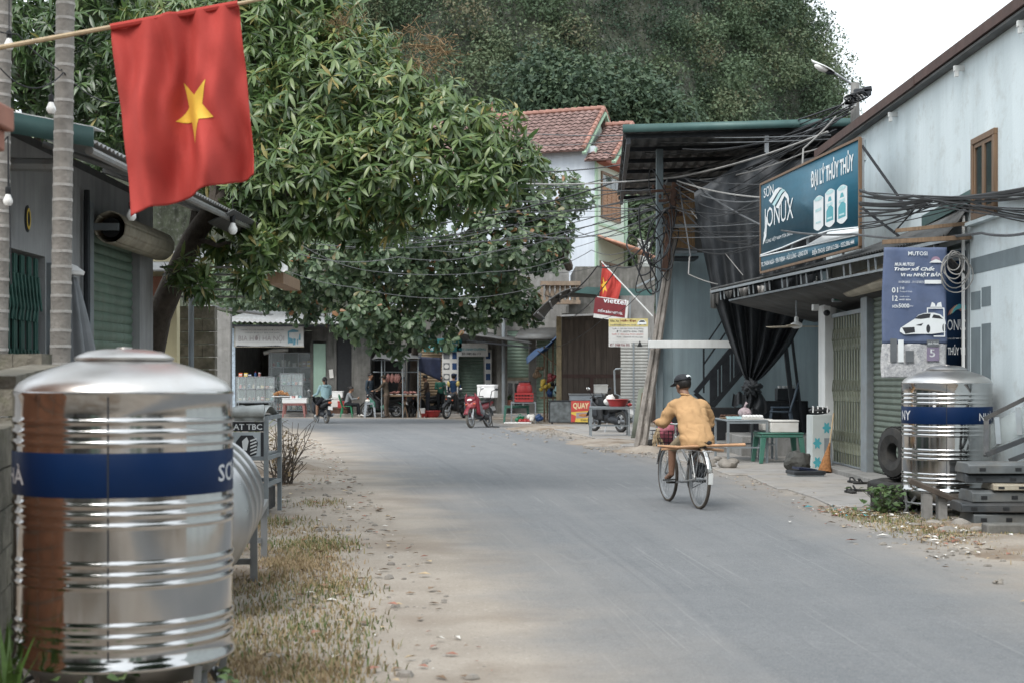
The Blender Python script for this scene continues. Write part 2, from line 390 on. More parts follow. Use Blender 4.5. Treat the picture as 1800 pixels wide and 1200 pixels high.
# ------------------------------------------------------------------ ground and road
def dustmat(name, road):
    m = bpy.data.materials.new(name); m.use_nodes = True; t = m.node_tree; N = t.nodes; L = t.links
    b = N['Principled BSDF']; b.inputs['Specular IOR Level'].default_value = .25
    g = N.new('ShaderNodeNewGeometry'); pos = g.outputs['Position']
    def mul(v):
        q = N.new('ShaderNodeVectorMath'); q.operation = 'MULTIPLY'; q.inputs[1].default_value = v; L.new(pos, q.inputs[0]); return q.outputs[0]
    def nz(sc, det=6, src=None, rg=.6):
        n = N.new('ShaderNodeTexNoise'); n.inputs['Scale'].default_value = sc; n.inputs['Detail'].default_value = det
        n.inputs['Roughness'].default_value = rg; L.new(src or pos, n.inputs['Vector']); return n.outputs['Fac']
    def rmp(f, a, bb, c=0, d=1):
        r = N.new('ShaderNodeMapRange'); r.interpolation_type = 'SMOOTHSTEP'
        for i, v in ((1, a), (2, bb), (3, c), (4, d)): r.inputs[i].default_value = v
        L.new(f, r.inputs[0]); return r.outputs[0]
    def mix(f, a, bb):
        x = N.new('ShaderNodeMix'); x.data_type = 'RGBA'; L.new(f, x.inputs[0])
        for v, i in ((a, 6), (bb, 7)):
            if isinstance(v, tuple): x.inputs[i].default_value = c3(v)
            else: L.new(v, x.inputs[i])
        return x.outputs[2]
    def mth(op, a, bb):
        q = N.new('ShaderNodeMath'); q.operation = op
        for v, i in ((a, 0), (bb, 1)):
            if isinstance(v, (int, float)): q.inputs[i].default_value = v
            else: L.new(v, q.inputs[i])
        return q.outputs[0]
    dust = mix(rmp(nz(1.3, 8), .3, .7), (.27, .235, .197), (.34, .30, .255))
    dust = mix(mth('MULTIPLY', rmp(nz(55, 3), .56, .68), .6), dust, (.17, .14, .115))
    dust = mix(mth('MULTIPLY', rmp(nz(33, 4), .60, .72), .7), dust, (.47, .44, .40))
    dust = mix(mth('MULTIPLY', rmp(nz(.55, 6), .50, .66), .55), dust, (.19, .15, .115))
    if not road:
        col = mix(rmp(nz(.8, 7), .42, .62), dust, (.20, .155, .115))
        hgt = nz(28, 6)
    else:
        a = N.new('ShaderNodeAttribute'); a.attribute_name = 'edge'
        sx = N.new('ShaderNodeAttribute'); sx.attribute_name = 'lane'
        asp = mix(rmp(nz(1.1, 7), .3, .7), (.155, .162, .169), (.178, .184, .19))
        asp = mix(mth('MULTIPLY', rmp(nz(11, 6, None, .7), .46, .64), .3), asp, (.118, .122, .127))
        asp = mix(mth('MULTIPLY', rmp(nz(90, 2, None, .7), .52, .64), .55), asp, (.085, .088, .092))
        asp = mix(mth('MULTIPLY', rmp(nz(70, 2, mul((1.1, 1.07, 1)), .7), .56, .68), .5), asp, (.30, .29, .28))
        # long worn wheel streaks running with the road, and a few pale scratches
        cm = N.new('ShaderNodeCombineXYZ'); L.new(sx.outputs['Fac'], cm.inputs[0])
        ln = N.new('ShaderNodeAttribute'); ln.attribute_name = 'along'; L.new(ln.outputs['Fac'], cm.inputs[1])
        def lane(k):
            q = N.new('ShaderNodeVectorMath'); q.operation = 'MULTIPLY'; q.inputs[1].default_value = k; L.new(cm.outputs[0], q.inputs[0]); return q.outputs[0]
        asp = mix(mth('MULTIPLY', rmp(nz(1, 5, lane((2.2, .05, 1))), .45, .66), .4), asp, (.20, .20, .20))
        asp = mix(mth('MULTIPLY', rmp(nz(1, 6, lane((9, .16, 1)), .7), .52, .7), .5), asp, (.12, .125, .131))
        asp = mix(mth('MULTIPLY', rmp(nz(1, 4, lane((26, .35, 1)), .6), .60, .68), .28), asp, (.30, .30, .295))
        w = N.new('ShaderNodeTexVoronoi'); w.feature = 'DISTANCE_TO_EDGE'; w.inputs['Scale'].default_value = 1
        wob = N.new('ShaderNodeTexNoise'); wob.inputs['Scale'].default_value = 1.3; L.new(lane((1, .3, 1)), wob.inputs['Vector'])
        wv = N.new('ShaderNodeVectorMath'); wv.operation = 'ADD'; L.new(lane((1.0, .03, 1)), wv.inputs[0]); L.new(wob.outputs['Color'], wv.inputs[1])
        L.new(wv.outputs[0], w.inputs['Vector'])
        scr = mth('MULTIPLY', rmp(w.outputs['Distance'], .0, .012, 1, 0), rmp(nz(.7, 4), .48, .6))
        asp = mix(mth('MULTIPLY', scr, .1), asp, (.36, .355, .35))
        asp = mix(mth('MULTIPLY', rmp(nz(4.2, 3), .70, .75), .6), asp, (.075, .078, .08))
        e = mth('ADD', a.outputs['Fac'], mth('MULTIPLY', mth('SUBTRACT', nz(1.0, 8, None, .62), .5), 1.5))
        k = rmp(e, -.15, .75)
        asp = mix(rmp(e, .3, 1.5, .35, 0), asp, dust)
        col = mix(k, dust, asp); hgt = nz(85, 4)
    L.new(col, b.inputs['Base Color']); b.inputs['Roughness'].default_value = .9
    u = N.new('ShaderNodeBump'); u.inputs['Strength'].default_value = .35 if road else .5; u.inputs['Distance'].default_value = .015 if road else .03
    L.new(hgt, u.inputs['Height']); L.new(u.outputs[0], b.inputs['Normal'])
    return m
gm = dustmat('dirt_ground', False)
b = MB(); b.add([(-600, -300, 0), (600, -300, 0), (600, 900, 0), (-600, 900, 0)], [(0, 1, 2, 3)])
struct(b.build('ground', gm))
SEC = [((1.9, -16), (5.6, -16)), ((1.3, -7), (4.5, -7)), ((.8, 0), (3.75, 0)), ((.28, 4), (3.45, 4)), ((-.1, 7), (3.32, 7)), ((-.6, 10.8), (3.25, 10.8)),
       ((-1.36, 15.4), (3.15, 15.4)), ((-2.04, 19.6), (3.05, 19.6)), ((-2.7, 23.5), (2.75, 23.8)), ((-3.5, 28), (2.2, 28.5)),
       ((-4.9, 35), (1.0, 36.5)), ((-5.8, 39), (.2, 41.5)), ((-6.9, 42), (-.4, 46)), ((-8.2, 44.2), (-1.5, 50)), ((-10.5, 46), (-3.6, 53)),
       ((-16, 47.6), (-10, 54.3)), ((-24, 48.6), (-22, 55.4)), ((-40, 50), (-40, 57))]
def spl(pts, n):
    """Catmull-Rom through points"""
    out = []; k = len(pts)
    for i in range(k-1):
        p0, p1, p2, p3 = [np.array(pts[max(0, min(k-1, i+d))]) for d in (-1, 0, 1, 2)]
        for j in range(n):
            t = j/n; out.append(.5*((2*p1)+(-p0+p2)*t+(2*p0-5*p1+4*p2-p3)*t*t+(-p0+3*p1-3*p2+p3)*t**3))
    out.append(np.array(pts[-1])); return out
LE, RE = spl([s[0] for s in SEC], 5), spl([s[1] for s in SEC], 5)
V, E, LN, AL = [], [], [], []; al = 0; NU = 17; pc = None
for l, r in zip(LE, RE):
    d = r-l; w = np.linalg.norm(d); d = d/w; c = (l+r)/2
    if pc is not None: al += np.linalg.norm(c-pc)
    pc = c
    for i in range(NU):
        s = -1.5+(w+3.0)*i/(NU-1); p = l+d*s
        V.append((p[0], p[1], .004)); E.append(min(s-.1, w-s+.7)); LN.append(s/w*4.2); AL.append(al)
n = len(LE); Q = [(j*NU+i, j*NU+i+1, (j+1)*NU+i+1, (j+1)*NU+i) for j in range(n-1) for i in range(NU-1)]
road = npmesh('road', np.array(V), np.array(Q), dustmat('road_surface', True)); struct(road)
for nm, dat in (('edge', E), ('lane', LN), ('along', AL)):
    at = road.data.attributes.new(nm, 'FLOAT', 'POINT'); at.data.foreach_set('value', np.array(dat, np.float32))

# concrete apron before the shops on the right, in cast bays
ap = mat('apron_concrete', (.27, .26, .25), .9, var=.15, scale=2, bump=.2, bscale=40, dirt=(.30, .26, .21), damt=.7, dscale=.9, dirt2=(.13, .12, .11), d2amt=.5)
b = MB()
for (x0, x1, y0, y1) in ((3.62, 5.06, 15.9, 18.46), (3.5, 5.08, 18.5, 21.2), (3.3, 5.1, 21.24, 23.9), (3.05, 6.3, 23.94, 27.6)):
    b.prism([(x0+.05*rnd.uniform(-1, 1), y0), (x1, y0), (x1, y1), (x0+.06*rnd.uniform(-1, 1), y1), (x0+.1*rnd.uniform(-1, 1), (y0+y1)/2)], -.02, .03, 'z')
b.prism([(2.4, 30.5), (4.4, 30.5), (4.2, 45.5), (.9, 45.5), (1.2, 41), (1.9, 36)], -.02, .035, 'z')
struct(b.build('pavement', ap, bevel=.012))
b = MB(); b.bx(-13, 6, 55.4, 58.2, -.02, .13); struct(b.build('pavement', ap, bevel=.02))
b = MB()                                              # dirt heaps: right verge, left verge, gravel at the pole
def heap(cx, cy, rx, ry, h, seed, n=40):
    def fn(u, v):
        x, y = (u*2-1), (v*2-1); q = max(0, 1-math.hypot(x, y))
        z = h*(q*q*(3-2*q))+(.35*h*(mnoise.noise((x*4+seed, y*4, seed))+.5*mnoise.noise((x*11, y*11+seed, 3)))*min(1, q*3))
        return (cx+x*rx, cy+y*ry, z-.012)
    b.grid(fn, n, n)
heap(4.6, 12.2, 1.2, 2.0, .06, 3); heap(4.5, 13.9, 1.0, 1.0, .05, 9); heap(-4.6, 22, 2.2, 6, .22, 5); heap(2.7, 28.6, .9, 1.1, .13, 7); heap(2.2, 32.5, 1.3, 2.6, .1, 8)
heap(-2.5, 9.5, 1.2, 5.2, .07, 12); heap(1.0, 42, 1.6, 2.4, .1, 14)
struct(b.build('dirt_mound', gm))

# ------------------------------------------------------------------ loose stones, litter, grass
ST = MB()
def pebbles(n, fx, r0, r1, mb=ST, z=0):
    for i in range(n):
        x, y = fx(); r = r0*(r1/r0)**(rnd.random()**2.2)
        mb.ball((x, y, z+r*.15), (r, r*rnd.uniform(.6, 1), r*rnd.uniform(.35, .7)), 5, 4, 0, (rnd.uniform(-.3, .3), 0, rnd.uniform(0, 6)))
def lx(y):
    ys = [p[1] for p in LE]; return float(np.interp(y, ys[:60], [p[0] for p in LE][:60]))
def rx_(y):
    ys = [p[1] for p in RE]; return float(np.interp(y, ys[:60], [p[0] for p in RE][:60]))
def vergeL(): y = rnd.uniform(6.3, 34); return (lx(y)-abs(rnd.gauss(.6, .7)), y)
def vergeR(): y = rnd.uniform(9, 34); return (rx_(y)+abs(rnd.gauss(.2, .45)), y)
pebbles(900, vergeL, .006, .05); pebbles(700, vergeR, .006, .045)
pebbles(500, lambda: (rnd.gauss(2.6, .55), rnd.gauss(29, 1.1)), .012, .07)
pebbles(600, lambda: (rnd.gauss(4.3, .5), rnd.gauss(13.4, 1.0)), .008, .06, ST, -.004)
pebbles(300, lambda: (rnd.gauss(1.2, .8), rnd.gauss(39, 3)), .02, .09)
stuff(ST.build('gravel', M['stone']))
tr = MB()
litm = [M['paper'], M['terracotta'], M['teal_print'], M['wood'], M['bamboo']]
def scrap(x, y, s, m):
    a = rnd.uniform(0, 6); c, q = math.cos(a)*s, math.sin(a)*s; k = rnd.uniform(.25, .6); z = .012+rnd.uniform(0, .02)
    tr.add([(x-c, y-q, z), (x+q*k, y-c*k, z+s*.25), (x+c, y+q, z), (x-q*k, y+c*k, z+s*.15)], [(0, 1, 2), (0, 2, 3)], m)
for i in range(620): x, y = vergeL(); scrap(x, y, rnd.uniform(.012, .055), rnd.choice((0, 1, 3, 3, 3, 4)))
for i in range(130): scrap(rnd.gauss(3.75, .25), rnd.gauss(15.2, .45), rnd.uniform(.015, .06), rnd.choice((0, 0, 1, 1, 2, 3, 4)))
for i in range(320): scrap(rnd.gauss(4.2, .5), rnd.gauss(13.2, 1.0), rnd.uniform(.015, .06), rnd.choice((0, 0, 1, 3, 4)))
for i in range(120): x, y = vergeR(); scrap(x, y, rnd.uniform(.012, .045), rnd.choice((0, 1, 3, 4)))
stuff(tr.build('litter', litm))
GRC = leafmat('grass_blades', [(0, (.36, .265, .16)), (.55, (.31, .24, .13)), (.75, (.16, .18, .07)), (1, (.09, .14, .045))], .7, .2, .3)
def blades(name, pts, hts, tint):
    n = len(pts); a = rng.uniform(0, 6.28, n); ln = rng.uniform(.15, 1.0, n); w = rng.uniform(.0025, .006, n)
    dx, dy = np.cos(a), np.sin(a); V = np.zeros((n, 5, 3))
    for k, (t, ww) in enumerate(((0, 1), (0, -1), (.6, .8), (.6, -.8), (1, 0))):
        V[:, k, 0] = pts[:, 0]+dx*ln*hts*t*t-dy*w*ww; V[:, k, 1] = pts[:, 1]+dy*ln*hts*t*t+dx*w*ww; V[:, k, 2] = pts[:, 2]+hts*t*(1-.35*ln*t)
    o = np.arange(n)[:, None]*5
    Fc = np.concatenate([o+np.array([0, 1, 3]), o+np.array([0, 3, 2]), o+np.array([2, 3, 4])])
    return stuff(npmesh(name, V.reshape(-1, 3), Fc, GRC, None, np.repeat(tint, 5)))
pp, hh, tt = [], [], []
def patch(n, cx, cy, sx, sy, h, g):
    p = np.stack([rng.normal(cx, sx, n), rng.normal(cy, sy, n)], 1)
    for q in p:
        if lx(q[1])-.38-abs(rnd.gauss(0, .3)) < q[0] < rx_(q[1])+.25: continue
        pp.append((q[0], q[1], .0)); hh.append(h*rnd.uniform(.35, 1.25)); tt.append(min(1, max(0, rnd.gauss(g, .22))))
for i in range(150):
    y = 5.9+rnd.random()**1.25*8; x = lx(y)-.62-abs(rnd.gauss(0, .8))
    gr = .20+.45*mnoise.noise((x*1.1, y*.8, 4))
    if rnd.random() < .8: patch(rnd.randint(80, 200), x, y, .13, .2, rnd.uniform(.03, .07), gr+.12)
for (x, y, n, g) in ((-1.62, 12.3, 1500, .7), (-1.9, 16.5, 1000, .55), (-2.2, 20.5, 900, .5), (-3.6, 22.5, 1500, .5), (-2.6, 14.2, 1200, .65), (-1.2, 9.6, 900, .68), (-.9, 8.2, 800, .72), (-.75, 7.0, 900, .7), (-1.5, 7.6, 900, .55)):
    patch(n, x, y, .32, .3, .06, g)
for (x, y, n, g) in ((3.95, 14.4, 900, .62), (3.55, 15.3, 600, .6), (4.3, 13.6, 700, .3), (4.3, 12.6, 900, .25), (4.7, 11.6, 700, .2), (4.0, 13.6, 900, .55), (3.7, 14.9, 800, .65), (4.4, 13.1, 700, .6)): patch(n, x, y, .33, .25, .05, g)
blades('grass', np.array(pp), np.array(hh), np.array(tt))

# ------------------------------------------------------------------ limestone hill under scrub
HC = (-10., 195.)
HZ = [(-2, 60), (20, 56.5), (34, 52.8), (42, 49.2), (52, 45.5), (64, 40), (76, 31), (86, 18), (92, 4), (94, .5)]
def hr(z): return float(np.interp(z, [q[0] for q in HZ], [q[1] for q in HZ]))
def hpt(a, z):
    r = hr(z); x, y = math.cos(a), math.sin(a)
    g = mnoise.noise((x*3.2, y*3.2, z*.02))*5.5+mnoise.noise((x*9, y*9, z*.06))*2.6+mnoise.noise((x*26, y*26, z*.22))*1.1
    g *= min(1, r/20)*min(1, .3+abs(60-z)/40 if x > .75 else 1)
    return Vector((HC[0]+x*(r+g), HC[1]+y*(r+g)*.95, z+mnoise.noise((x*8, y*8, z*.1))*1.5))
b = MB(); b.grid(lambda u, v: hpt(-PI*1.05+u*PI*1.25, -2+v*96), 150, 60)
hm = mat('limestone', (.045, .052, .036), .95, var=.7, scale=2.2, bump=1, bscale=1.6, dirt=(.028, .034, .02), damt=.9, dscale=.5, dirt2=(.13, .13, .125), d2amt=.7, stretch=(1, 1, .35))
struct(b.build('hill', hm, ang=180))
HL = leafmat('scrub_leaves', [(0, (.03, .056, .038)), (.35, (.055, .09, .053)), (.65, (.088, .13, .07)), (.9, (.125, .15, .085)), (1, (.16, .145, .09))], .6, .15, .3)
def clump_leaves(cs, rs, per, size, tints, flat_=.75, jit=.2):
    """leaf-sized quads spread through clump volumes; cs (n,3), rs (n,), returns V,Q,T"""
    n = len(cs); k = n*per
    d = rng.normal(size=(k, 3)); d /= np.linalg.norm(d, axis=1)[:, None]
    rad = rng.uniform(.45, 1.05, k)**.6
    c = np.repeat(cs, per, 0); r = np.repeat(rs, per)
    ctr = c+d*(rad*r)[:, None]*np.array([1, 1, flat_])
    nrm = d*.6+rng.normal(size=(k, 3))*.55+np.array([0, 0, .5]); nrm /= np.linalg.norm(nrm, axis=1)[:, None]
    t = rng.normal(size=(k, 3)); t -= nrm*(t*nrm).sum(1)[:, None]; t /= np.linalg.norm(t, axis=1)[:, None]
    s = np.cross(nrm, t); sz = (np.repeat(size if np.ndim(size) else np.full(n, size), per))*rng.uniform(.55, 1.3, k)
    V = np.stack([ctr-t*sz[:, None], ctr+s*(sz*.45)[:, None]-nrm*(sz*.1)[:, None], ctr+t*sz[:, None], ctr-s*(sz*.45)[:, None]-nrm*(sz*.1)[:, None]], 1).reshape(-1, 3)
    T = np.clip(np.repeat(tints, per)+rng.normal(0, jit, k)*.5, 0, 1)
    return V, np.arange(k*4).reshape(-1, 4), np.repeat(T, 4)
def scrub(n, r0, r1, out, tint, per, size, cut, jit):
    cs, rs, ti = [], [], []
    for i in range(n):
        a = rnd.uniform(-PI*1.0, PI*.08); z = rnd.uniform(6, 84); p = hpt(a, z); px, py = 900+p.x*F/p.y, HY-(p.z-CH)*F/p.y
        if not (250 < px < 1620 and -130 < py < 330): continue
        cl = mnoise.noise((p.x*.06, p.y*.06, p.z*.09))
        if cl < cut: continue
        r = r0+(r1-r0)*rnd.random()**1.6; nv = Vector((p.x-HC[0], p.y-HC[1], 0)).normalized()
        for k in range(1 if r < 2 else 3):
            q = Vector((rnd.gauss(0, .4), rnd.gauss(0, .4), rnd.gauss(0, .3)))*r*(k > 0)
            cs.append(p+nv*r*out+Vector((0, 0, r*out*.6))+q); rs.append(r*(1 if k == 0 else .62)); ti.append(tint+cl*.3+rnd.gauss(0, .11 if r < 1.6 else .19) if k == 0 else ti[-1]+.06)
    cs, rs, ti = np.array(cs), np.array(rs), np.array(ti); return clump_leaves(cs, rs, per, np.clip(rs*.1, *size), ti, .85, jit)
W1 = scrub(17000, .7, 2.0, .1, .33, 57, (.14, .24), -.58, .16); W2 = scrub(1500, 1.6, 4.0, .5, .58, 255, (.15, .23), -.35, .12); n = len(W1[0])  # understorey tinted darker, crowns lighter: shade between crowns put into leaf colour
stuff(npmesh('hillside_scrub', np.concatenate([W1[0], W2[0]]), np.concatenate([W1[1], W2[1]+n]), HL, None, np.concatenate([W1[2], W2[2]])))
print('scrub quads', len(W1[1]), len(W2[1]))
# ------------------------------------------------------------------ trees with leaf geometry
def leaf_template(kind):
    if kind == 'lance':                                # long, folded, arching
        rows = ((.0, .004, 0), (.3, .105, -.01), (.65, .10, -.07), (1, .0, -.2)); fold = .035
    elif kind == 'round':                              # broad above the middle
        rows = ((.0, .012, 0), (.45, .17, .02), (.82, .25, -.02), (1, .10, -.07)); fold = .05
    else:                                              # heart-like weed leaf
        rows = ((.0, .05, 0), (.3, .38, 0), (.7, .26, -.06), (1, .0, -.14)); fold = .06
    V = []
    for y, w, z in rows: V += [(-w, y, z+fold*w*6), (0, y, z), (w, y, z+fold*w*6)]
    Fc = []
    for i in range(len(rows)-1):
        a = i*3; Fc += [(a, a+1, a+4, a+3), (a+1, a+2, a+5, a+4)]
    return np.array(V), np.array(Fc)
TPL = {k: leaf_template(k) for k in ('lance', 'round', 'heart')}
def frames(d, up):
    y = d/np.linalg.norm(d, axis=1)[:, None]; z = up-y*(up*y).sum(1)[:, None]; z /= np.linalg.norm(z, axis=1)[:, None]+1e-9
    return np.stack([np.cross(y, z), y, z], 2)         # columns x, y, z
def leaf_arrays(kind, pos, d, up, ln, tint):
    V0, F0 = TPL[kind]; Rm = frames(d, up)
    V = np.einsum('nij,kj->nki', Rm, V0)*ln[:, None, None]+pos[:, None, :]
    n = len(pos); Q = (np.arange(n)*len(V0))[:, None, None]+F0[None]
    return V.reshape(-1, 3), Q.reshape(-1, 4), np.repeat(tint, len(V0))
def rosettes(blobs, dens, nleaf, droop, ln, kind, tint0, inner=.55, pet=.03, hide=.78):
    ctr = np.array([b[:3] for b in blobs]); rad = np.array([b[3] for b in blobs])
    pos, out, tn = [], [], []
    for c, r, b in zip(ctr, rad, blobs):
        k = int(dens*r*r*12.6*1.5)
        d = rng.normal(size=(k, 3)); d /= np.linalg.norm(d, axis=1)[:, None]
        lump = np.array([.22*mnoise.noise(tuple(q*2.1+c)) + .12*mnoise.noise(tuple(q*5+c)) for q in d])
        rr = r*(rng.uniform(inner, 1.02, k)+lump); p = c+d*rr[:, None]*np.array([1, 1, .9])
        dist = np.linalg.norm(p[:, None]-ctr[None], axis=2)/rad[None]
        ok = (dist < hide).sum(1) <= 1
        ok &= ~((rr < r*.72) & (rng.random(k) < .45))
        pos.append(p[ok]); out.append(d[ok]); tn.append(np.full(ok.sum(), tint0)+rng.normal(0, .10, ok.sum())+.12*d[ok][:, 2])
    pos, out, tn = np.concatenate(pos), np.concatenate(out), np.concatenate(tn)
    n = len(pos); k = n*nleaf; c = np.repeat(pos, nleaf, 0); o = np.repeat(out, nleaf, 0); o[:, 2] = o[:, 2]*.6+.15
    a = np.tile(np.arange(nleaf)*2*PI/nleaf, n)+np.repeat(rng.uniform(0, 6.28, n), nleaf)+rng.normal(0, .3, k)
    o /= np.linalg.norm(o, axis=1)[:, None]
    e1 = np.cross(o, np.array([.3, .2, .9])); e1 /= np.linalg.norm(e1, axis=1)[:, None]; e2 = np.cross(o, e1)
    d = e1*np.cos(a)[:, None]+e2*np.sin(a)[:, None]+o*rng.uniform(.1, .8, k)[:, None]; d[:, 2] -= droop*rng.uniform(.4, 1.3, k)
    d /= np.linalg.norm(d, axis=1)[:, None]
    up = o+np.array([0, 0, .8])+rng.normal(0, .25, (k, 3))
    L_ = ln*rng.uniform(.45, 1.18, k)
    t = np.clip(np.repeat(tn, nleaf)+rng.normal(0, .17, k)+(rng.random(k) < .025)*.5, 0, 1)
    return c+d*(L_*pet)[:, None], d, up, L_, t, pos
def pick_near(pos, cell, nmax=300):
    px = 900+pos[:, 0]*F/pos[:, 1]; py = HY-(pos[:, 2]-CH)*F/pos[:, 1]
    ok = (px > 5) & (px < 1795) & (py > 5) & (py < 1195); best = {}
    for i in np.nonzero(ok)[0]:
        k = (int(px[i]//cell), int(py[i]//cell))
        if k not in best or pos[i, 1] < pos[best[k], 1]: best[k] = i
    ids = list(best.values()); rnd.shuffle(ids); return np.array(ids[:nmax])
def leafy_crown(tree, kind, m, arr, cell, bins=(.15, .4, .65), nmax=300):
    pos, d, up, ln, t = arr[:5]; ids = pick_near(pos, cell, nmax); mask = np.ones(len(pos), bool); mask[ids] = False
    b0 = np.array(base(tree))
    V, Q, T = leaf_arrays(kind, pos[mask]-b0, d[mask], up[mask], ln[mask], t[mask])
    stuff(npmesh('foliage', V, Q, m, tree, T, True))
    V0, F0 = TPL[kind]; ms = []
    for q in bins:
        o = npmesh('leaf', V0, F0, m, None, np.full(len(V0), q), True); ms.append(o.data); bpy.data.objects.remove(o)
    Rm = frames(d[ids], up[ids])
    for j, i in enumerate(ids):
        me = ms[int(np.argmin([abs(t[i]-q) for q in bins]))]
        o = bpy.data.objects.new('leaf', me); C.objects.link(o); o.parent = tree
        mm = Matrix([list(Rm[j][r]*ln[i])+[pos[i][r]-b0[r]] for r in range(3)]+[[0, 0, 0, 1]])
        o.matrix_local = mm
def wander(a, b, n=7, j=.12, sag=0):
    a, b = Vector(a), Vector(b); L_ = (b-a).length; out = []
    for i in range(n+1):
        t = i/n; k = math.sin(PI*t)*j*L_
        out.append(a.lerp(b, t)+Vector((rnd.uniform(-k, k)*.6, rnd.uniform(-k, k)*.6, rnd.uniform(-k, k)*.6+sag*math.sin(PI*t)*L_)))
    return out
def taper(a, b, n): return [a+(b-a)*i/(n-1) for i in range(n)]
MANGO = leafmat('mango_leaves', [(0, (.03, .056, .02)), (.3, (.062, .118, .037)), (.6, (.118, .184, .057)), (.85, (.19, .245, .08)), (1, (.34, .28, .09))], .36, .32, .7)
ALMOND = leafmat('almond_leaves', [(0, (.028, .054, .032)), (.3, (.062, .108, .056)), (.6, (.122, .18, .092)), (.88, (.21, .27, .14)), (1, (.28, .14, .06))], .42, .3, .6)

def pb(px, py, Y, r): p = P(px, py, Y); return (p.x, p.y, p.z, r)
mt = thing('mango_tree', 'big mango tree with long drooping leaves arching over the street from the left house', 'tree', (-4.55, 17.6, 0))
mbl = [pb(*q) for q in ((430, 90, 18, 1.0), (450, 230, 17.6, 1.0), (470, 330, 17.2, .62), (545, 50, 18, .85), (585, 170, 17.4, .95), (560, 300, 17, .8), (600, 370, 16.9, .42),
      (680, 190, 17.2, .72), (690, 290, 16.9, .72), (740, 340, 16.8, .42), (780, 230, 17, .62), (800, 300, 16.8, .55), (860, 240, 17, .48), (870, 300, 16.8, .36), (915, 275, 17, .26),
      (630, 110, 17.8, .55), (520, 390, 16.9, .3), (455, 430, 16.6, .28), (410, 300, 18, .7), (330, 60, 18.6, .9), (480, -90, 18.5, 1.2), (350, 500, 16.2, .2), (330, 470, 16.5, .2), (440, 480, 16.6, .2), (470, 440, 17, .26), (395, 420, 17.4, .3), (700, 400, 16.8, .16), (650, 400, 16.9, .2))]
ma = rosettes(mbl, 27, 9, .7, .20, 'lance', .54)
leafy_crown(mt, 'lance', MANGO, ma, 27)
b = MB()
tp = [Vector((-4.62, 17.6, -.05)), Vector((-4.6, 17.5, 1.0)), Vector((-4.3, 17.3, 2.2)), P(312, 480, 17.1), P(338, 420, 17.1), P(375, 365, 17.2)]
b.tube(tp, [.19, .17, .155, .14, .125, .11], 10)
def limb(p0, p1, r0, r1, j=.07, n=7): q = wander(p0, p1, n, j); b.tube(q, taper(r0, r1, len(q)), 6); return q
for (p0, p1, r0, r1) in ((tp[-1], P(585, 190, 17.4), .09, .025), (tp[-1], P(450, 100, 18), .085, .03), (tp[-2], P(330, 80, 18.4), .075, .025), (tp[-1], P(640, 330, 17), .06, .015), (P(585, 190, 17.4), P(860, 255, 17), .035, .008), (P(520, 240, 17.4), P(760, 310, 16.9), .03, .008), (P(470, 130, 17.9), P(640, 60, 17.8), .04, .01), (tp[-2], P(450, 440, 16.7), .04, .01), (tp[3], P(345, 500, 16.3), .025, .01)):
    limb(p0, p1, r0, r1)
b.build('trunk', M['bark'], mt, world=True)
b = MB()                                               # dried flower sprays on the outer twigs
pan = mat('dry_panicle', (.26, .175, .095), .9, var=.3, scale=20, bump=0)
for (px, py, sx_) in ((700, 85, 1), (735, 60, 1), (755, 95, 1), (610, 40, -.2), (575, 45, .3), (710, 130, .8), (735, 90, 1)):
    for k in range(10):
        a = P(px+rnd.gauss(0, 14), py+rnd.gauss(0, 12), 17.3); e = a+Vector((sx_*rnd.uniform(.1, .35)+rnd.gauss(0, .08), rnd.gauss(0, .1), rnd.gauss(-.01, .1)))
        q = wander(a, e, 5, .12); b.tube(q, .004, 3)
        for s in range(9):
            p = q[rnd.randint(1, 5)]; b.tube([p, p+Vector((rnd.gauss(.02, .05), rnd.gauss(0, .05), rnd.gauss(0, .05)))], .003, 3)
stuff(b.build('dried_panicle', pan, mt, world=True))

t2 = thing('leafy_tree', 'dark leafy tree with a forked grey stem rising behind the left house roof', 'tree', (-7.6, 21, 0))
bl2 = [pb(*q) for q in ((40, 60, 20.5, .9), (150, 80, 20, 1.0), (190, 180, 19.8, .7), (60, 170, 20.8, .8), (260, 120, 19.5, .8), (260, 230, 19.2, .55), (310, 200, 19, .6), (170, 260, 20, .45), (120, -60, 21, 1.1), (280, -40, 20, 1.0), (20, -40, 21, 1.0), (350, 270, 18.8, .45))]
a2 = rosettes(bl2, 17, 9, .6, .21, 'lance', .24)
leafy_crown(t2, 'lance', MANGO, a2, 34, (.1, .3, .5), 120)
b = MB(); q0 = [Vector((-7.4, 21, -.05)), Vector((-7.2, 20.8, 2)), P(62, 235, 20.6), P(45, 160, 20.6), P(25, 90, 20.6)]
b.tube(q0, [.2, .17, .13, .12, .08], 9); limb(P(50, 175, 20.6), P(105, 90, 20.2), .06, .02); limb(P(55, 200, 20.6), P(10, 130, 20.4), .06, .03); limb(P(30, 110, 20.6), P(150, 60, 20), .05, .02); limb(P(62, 235, 20.6), P(260, 180, 19.5), .07, .02)
b.build('trunk', M['bark'], t2, world=True)

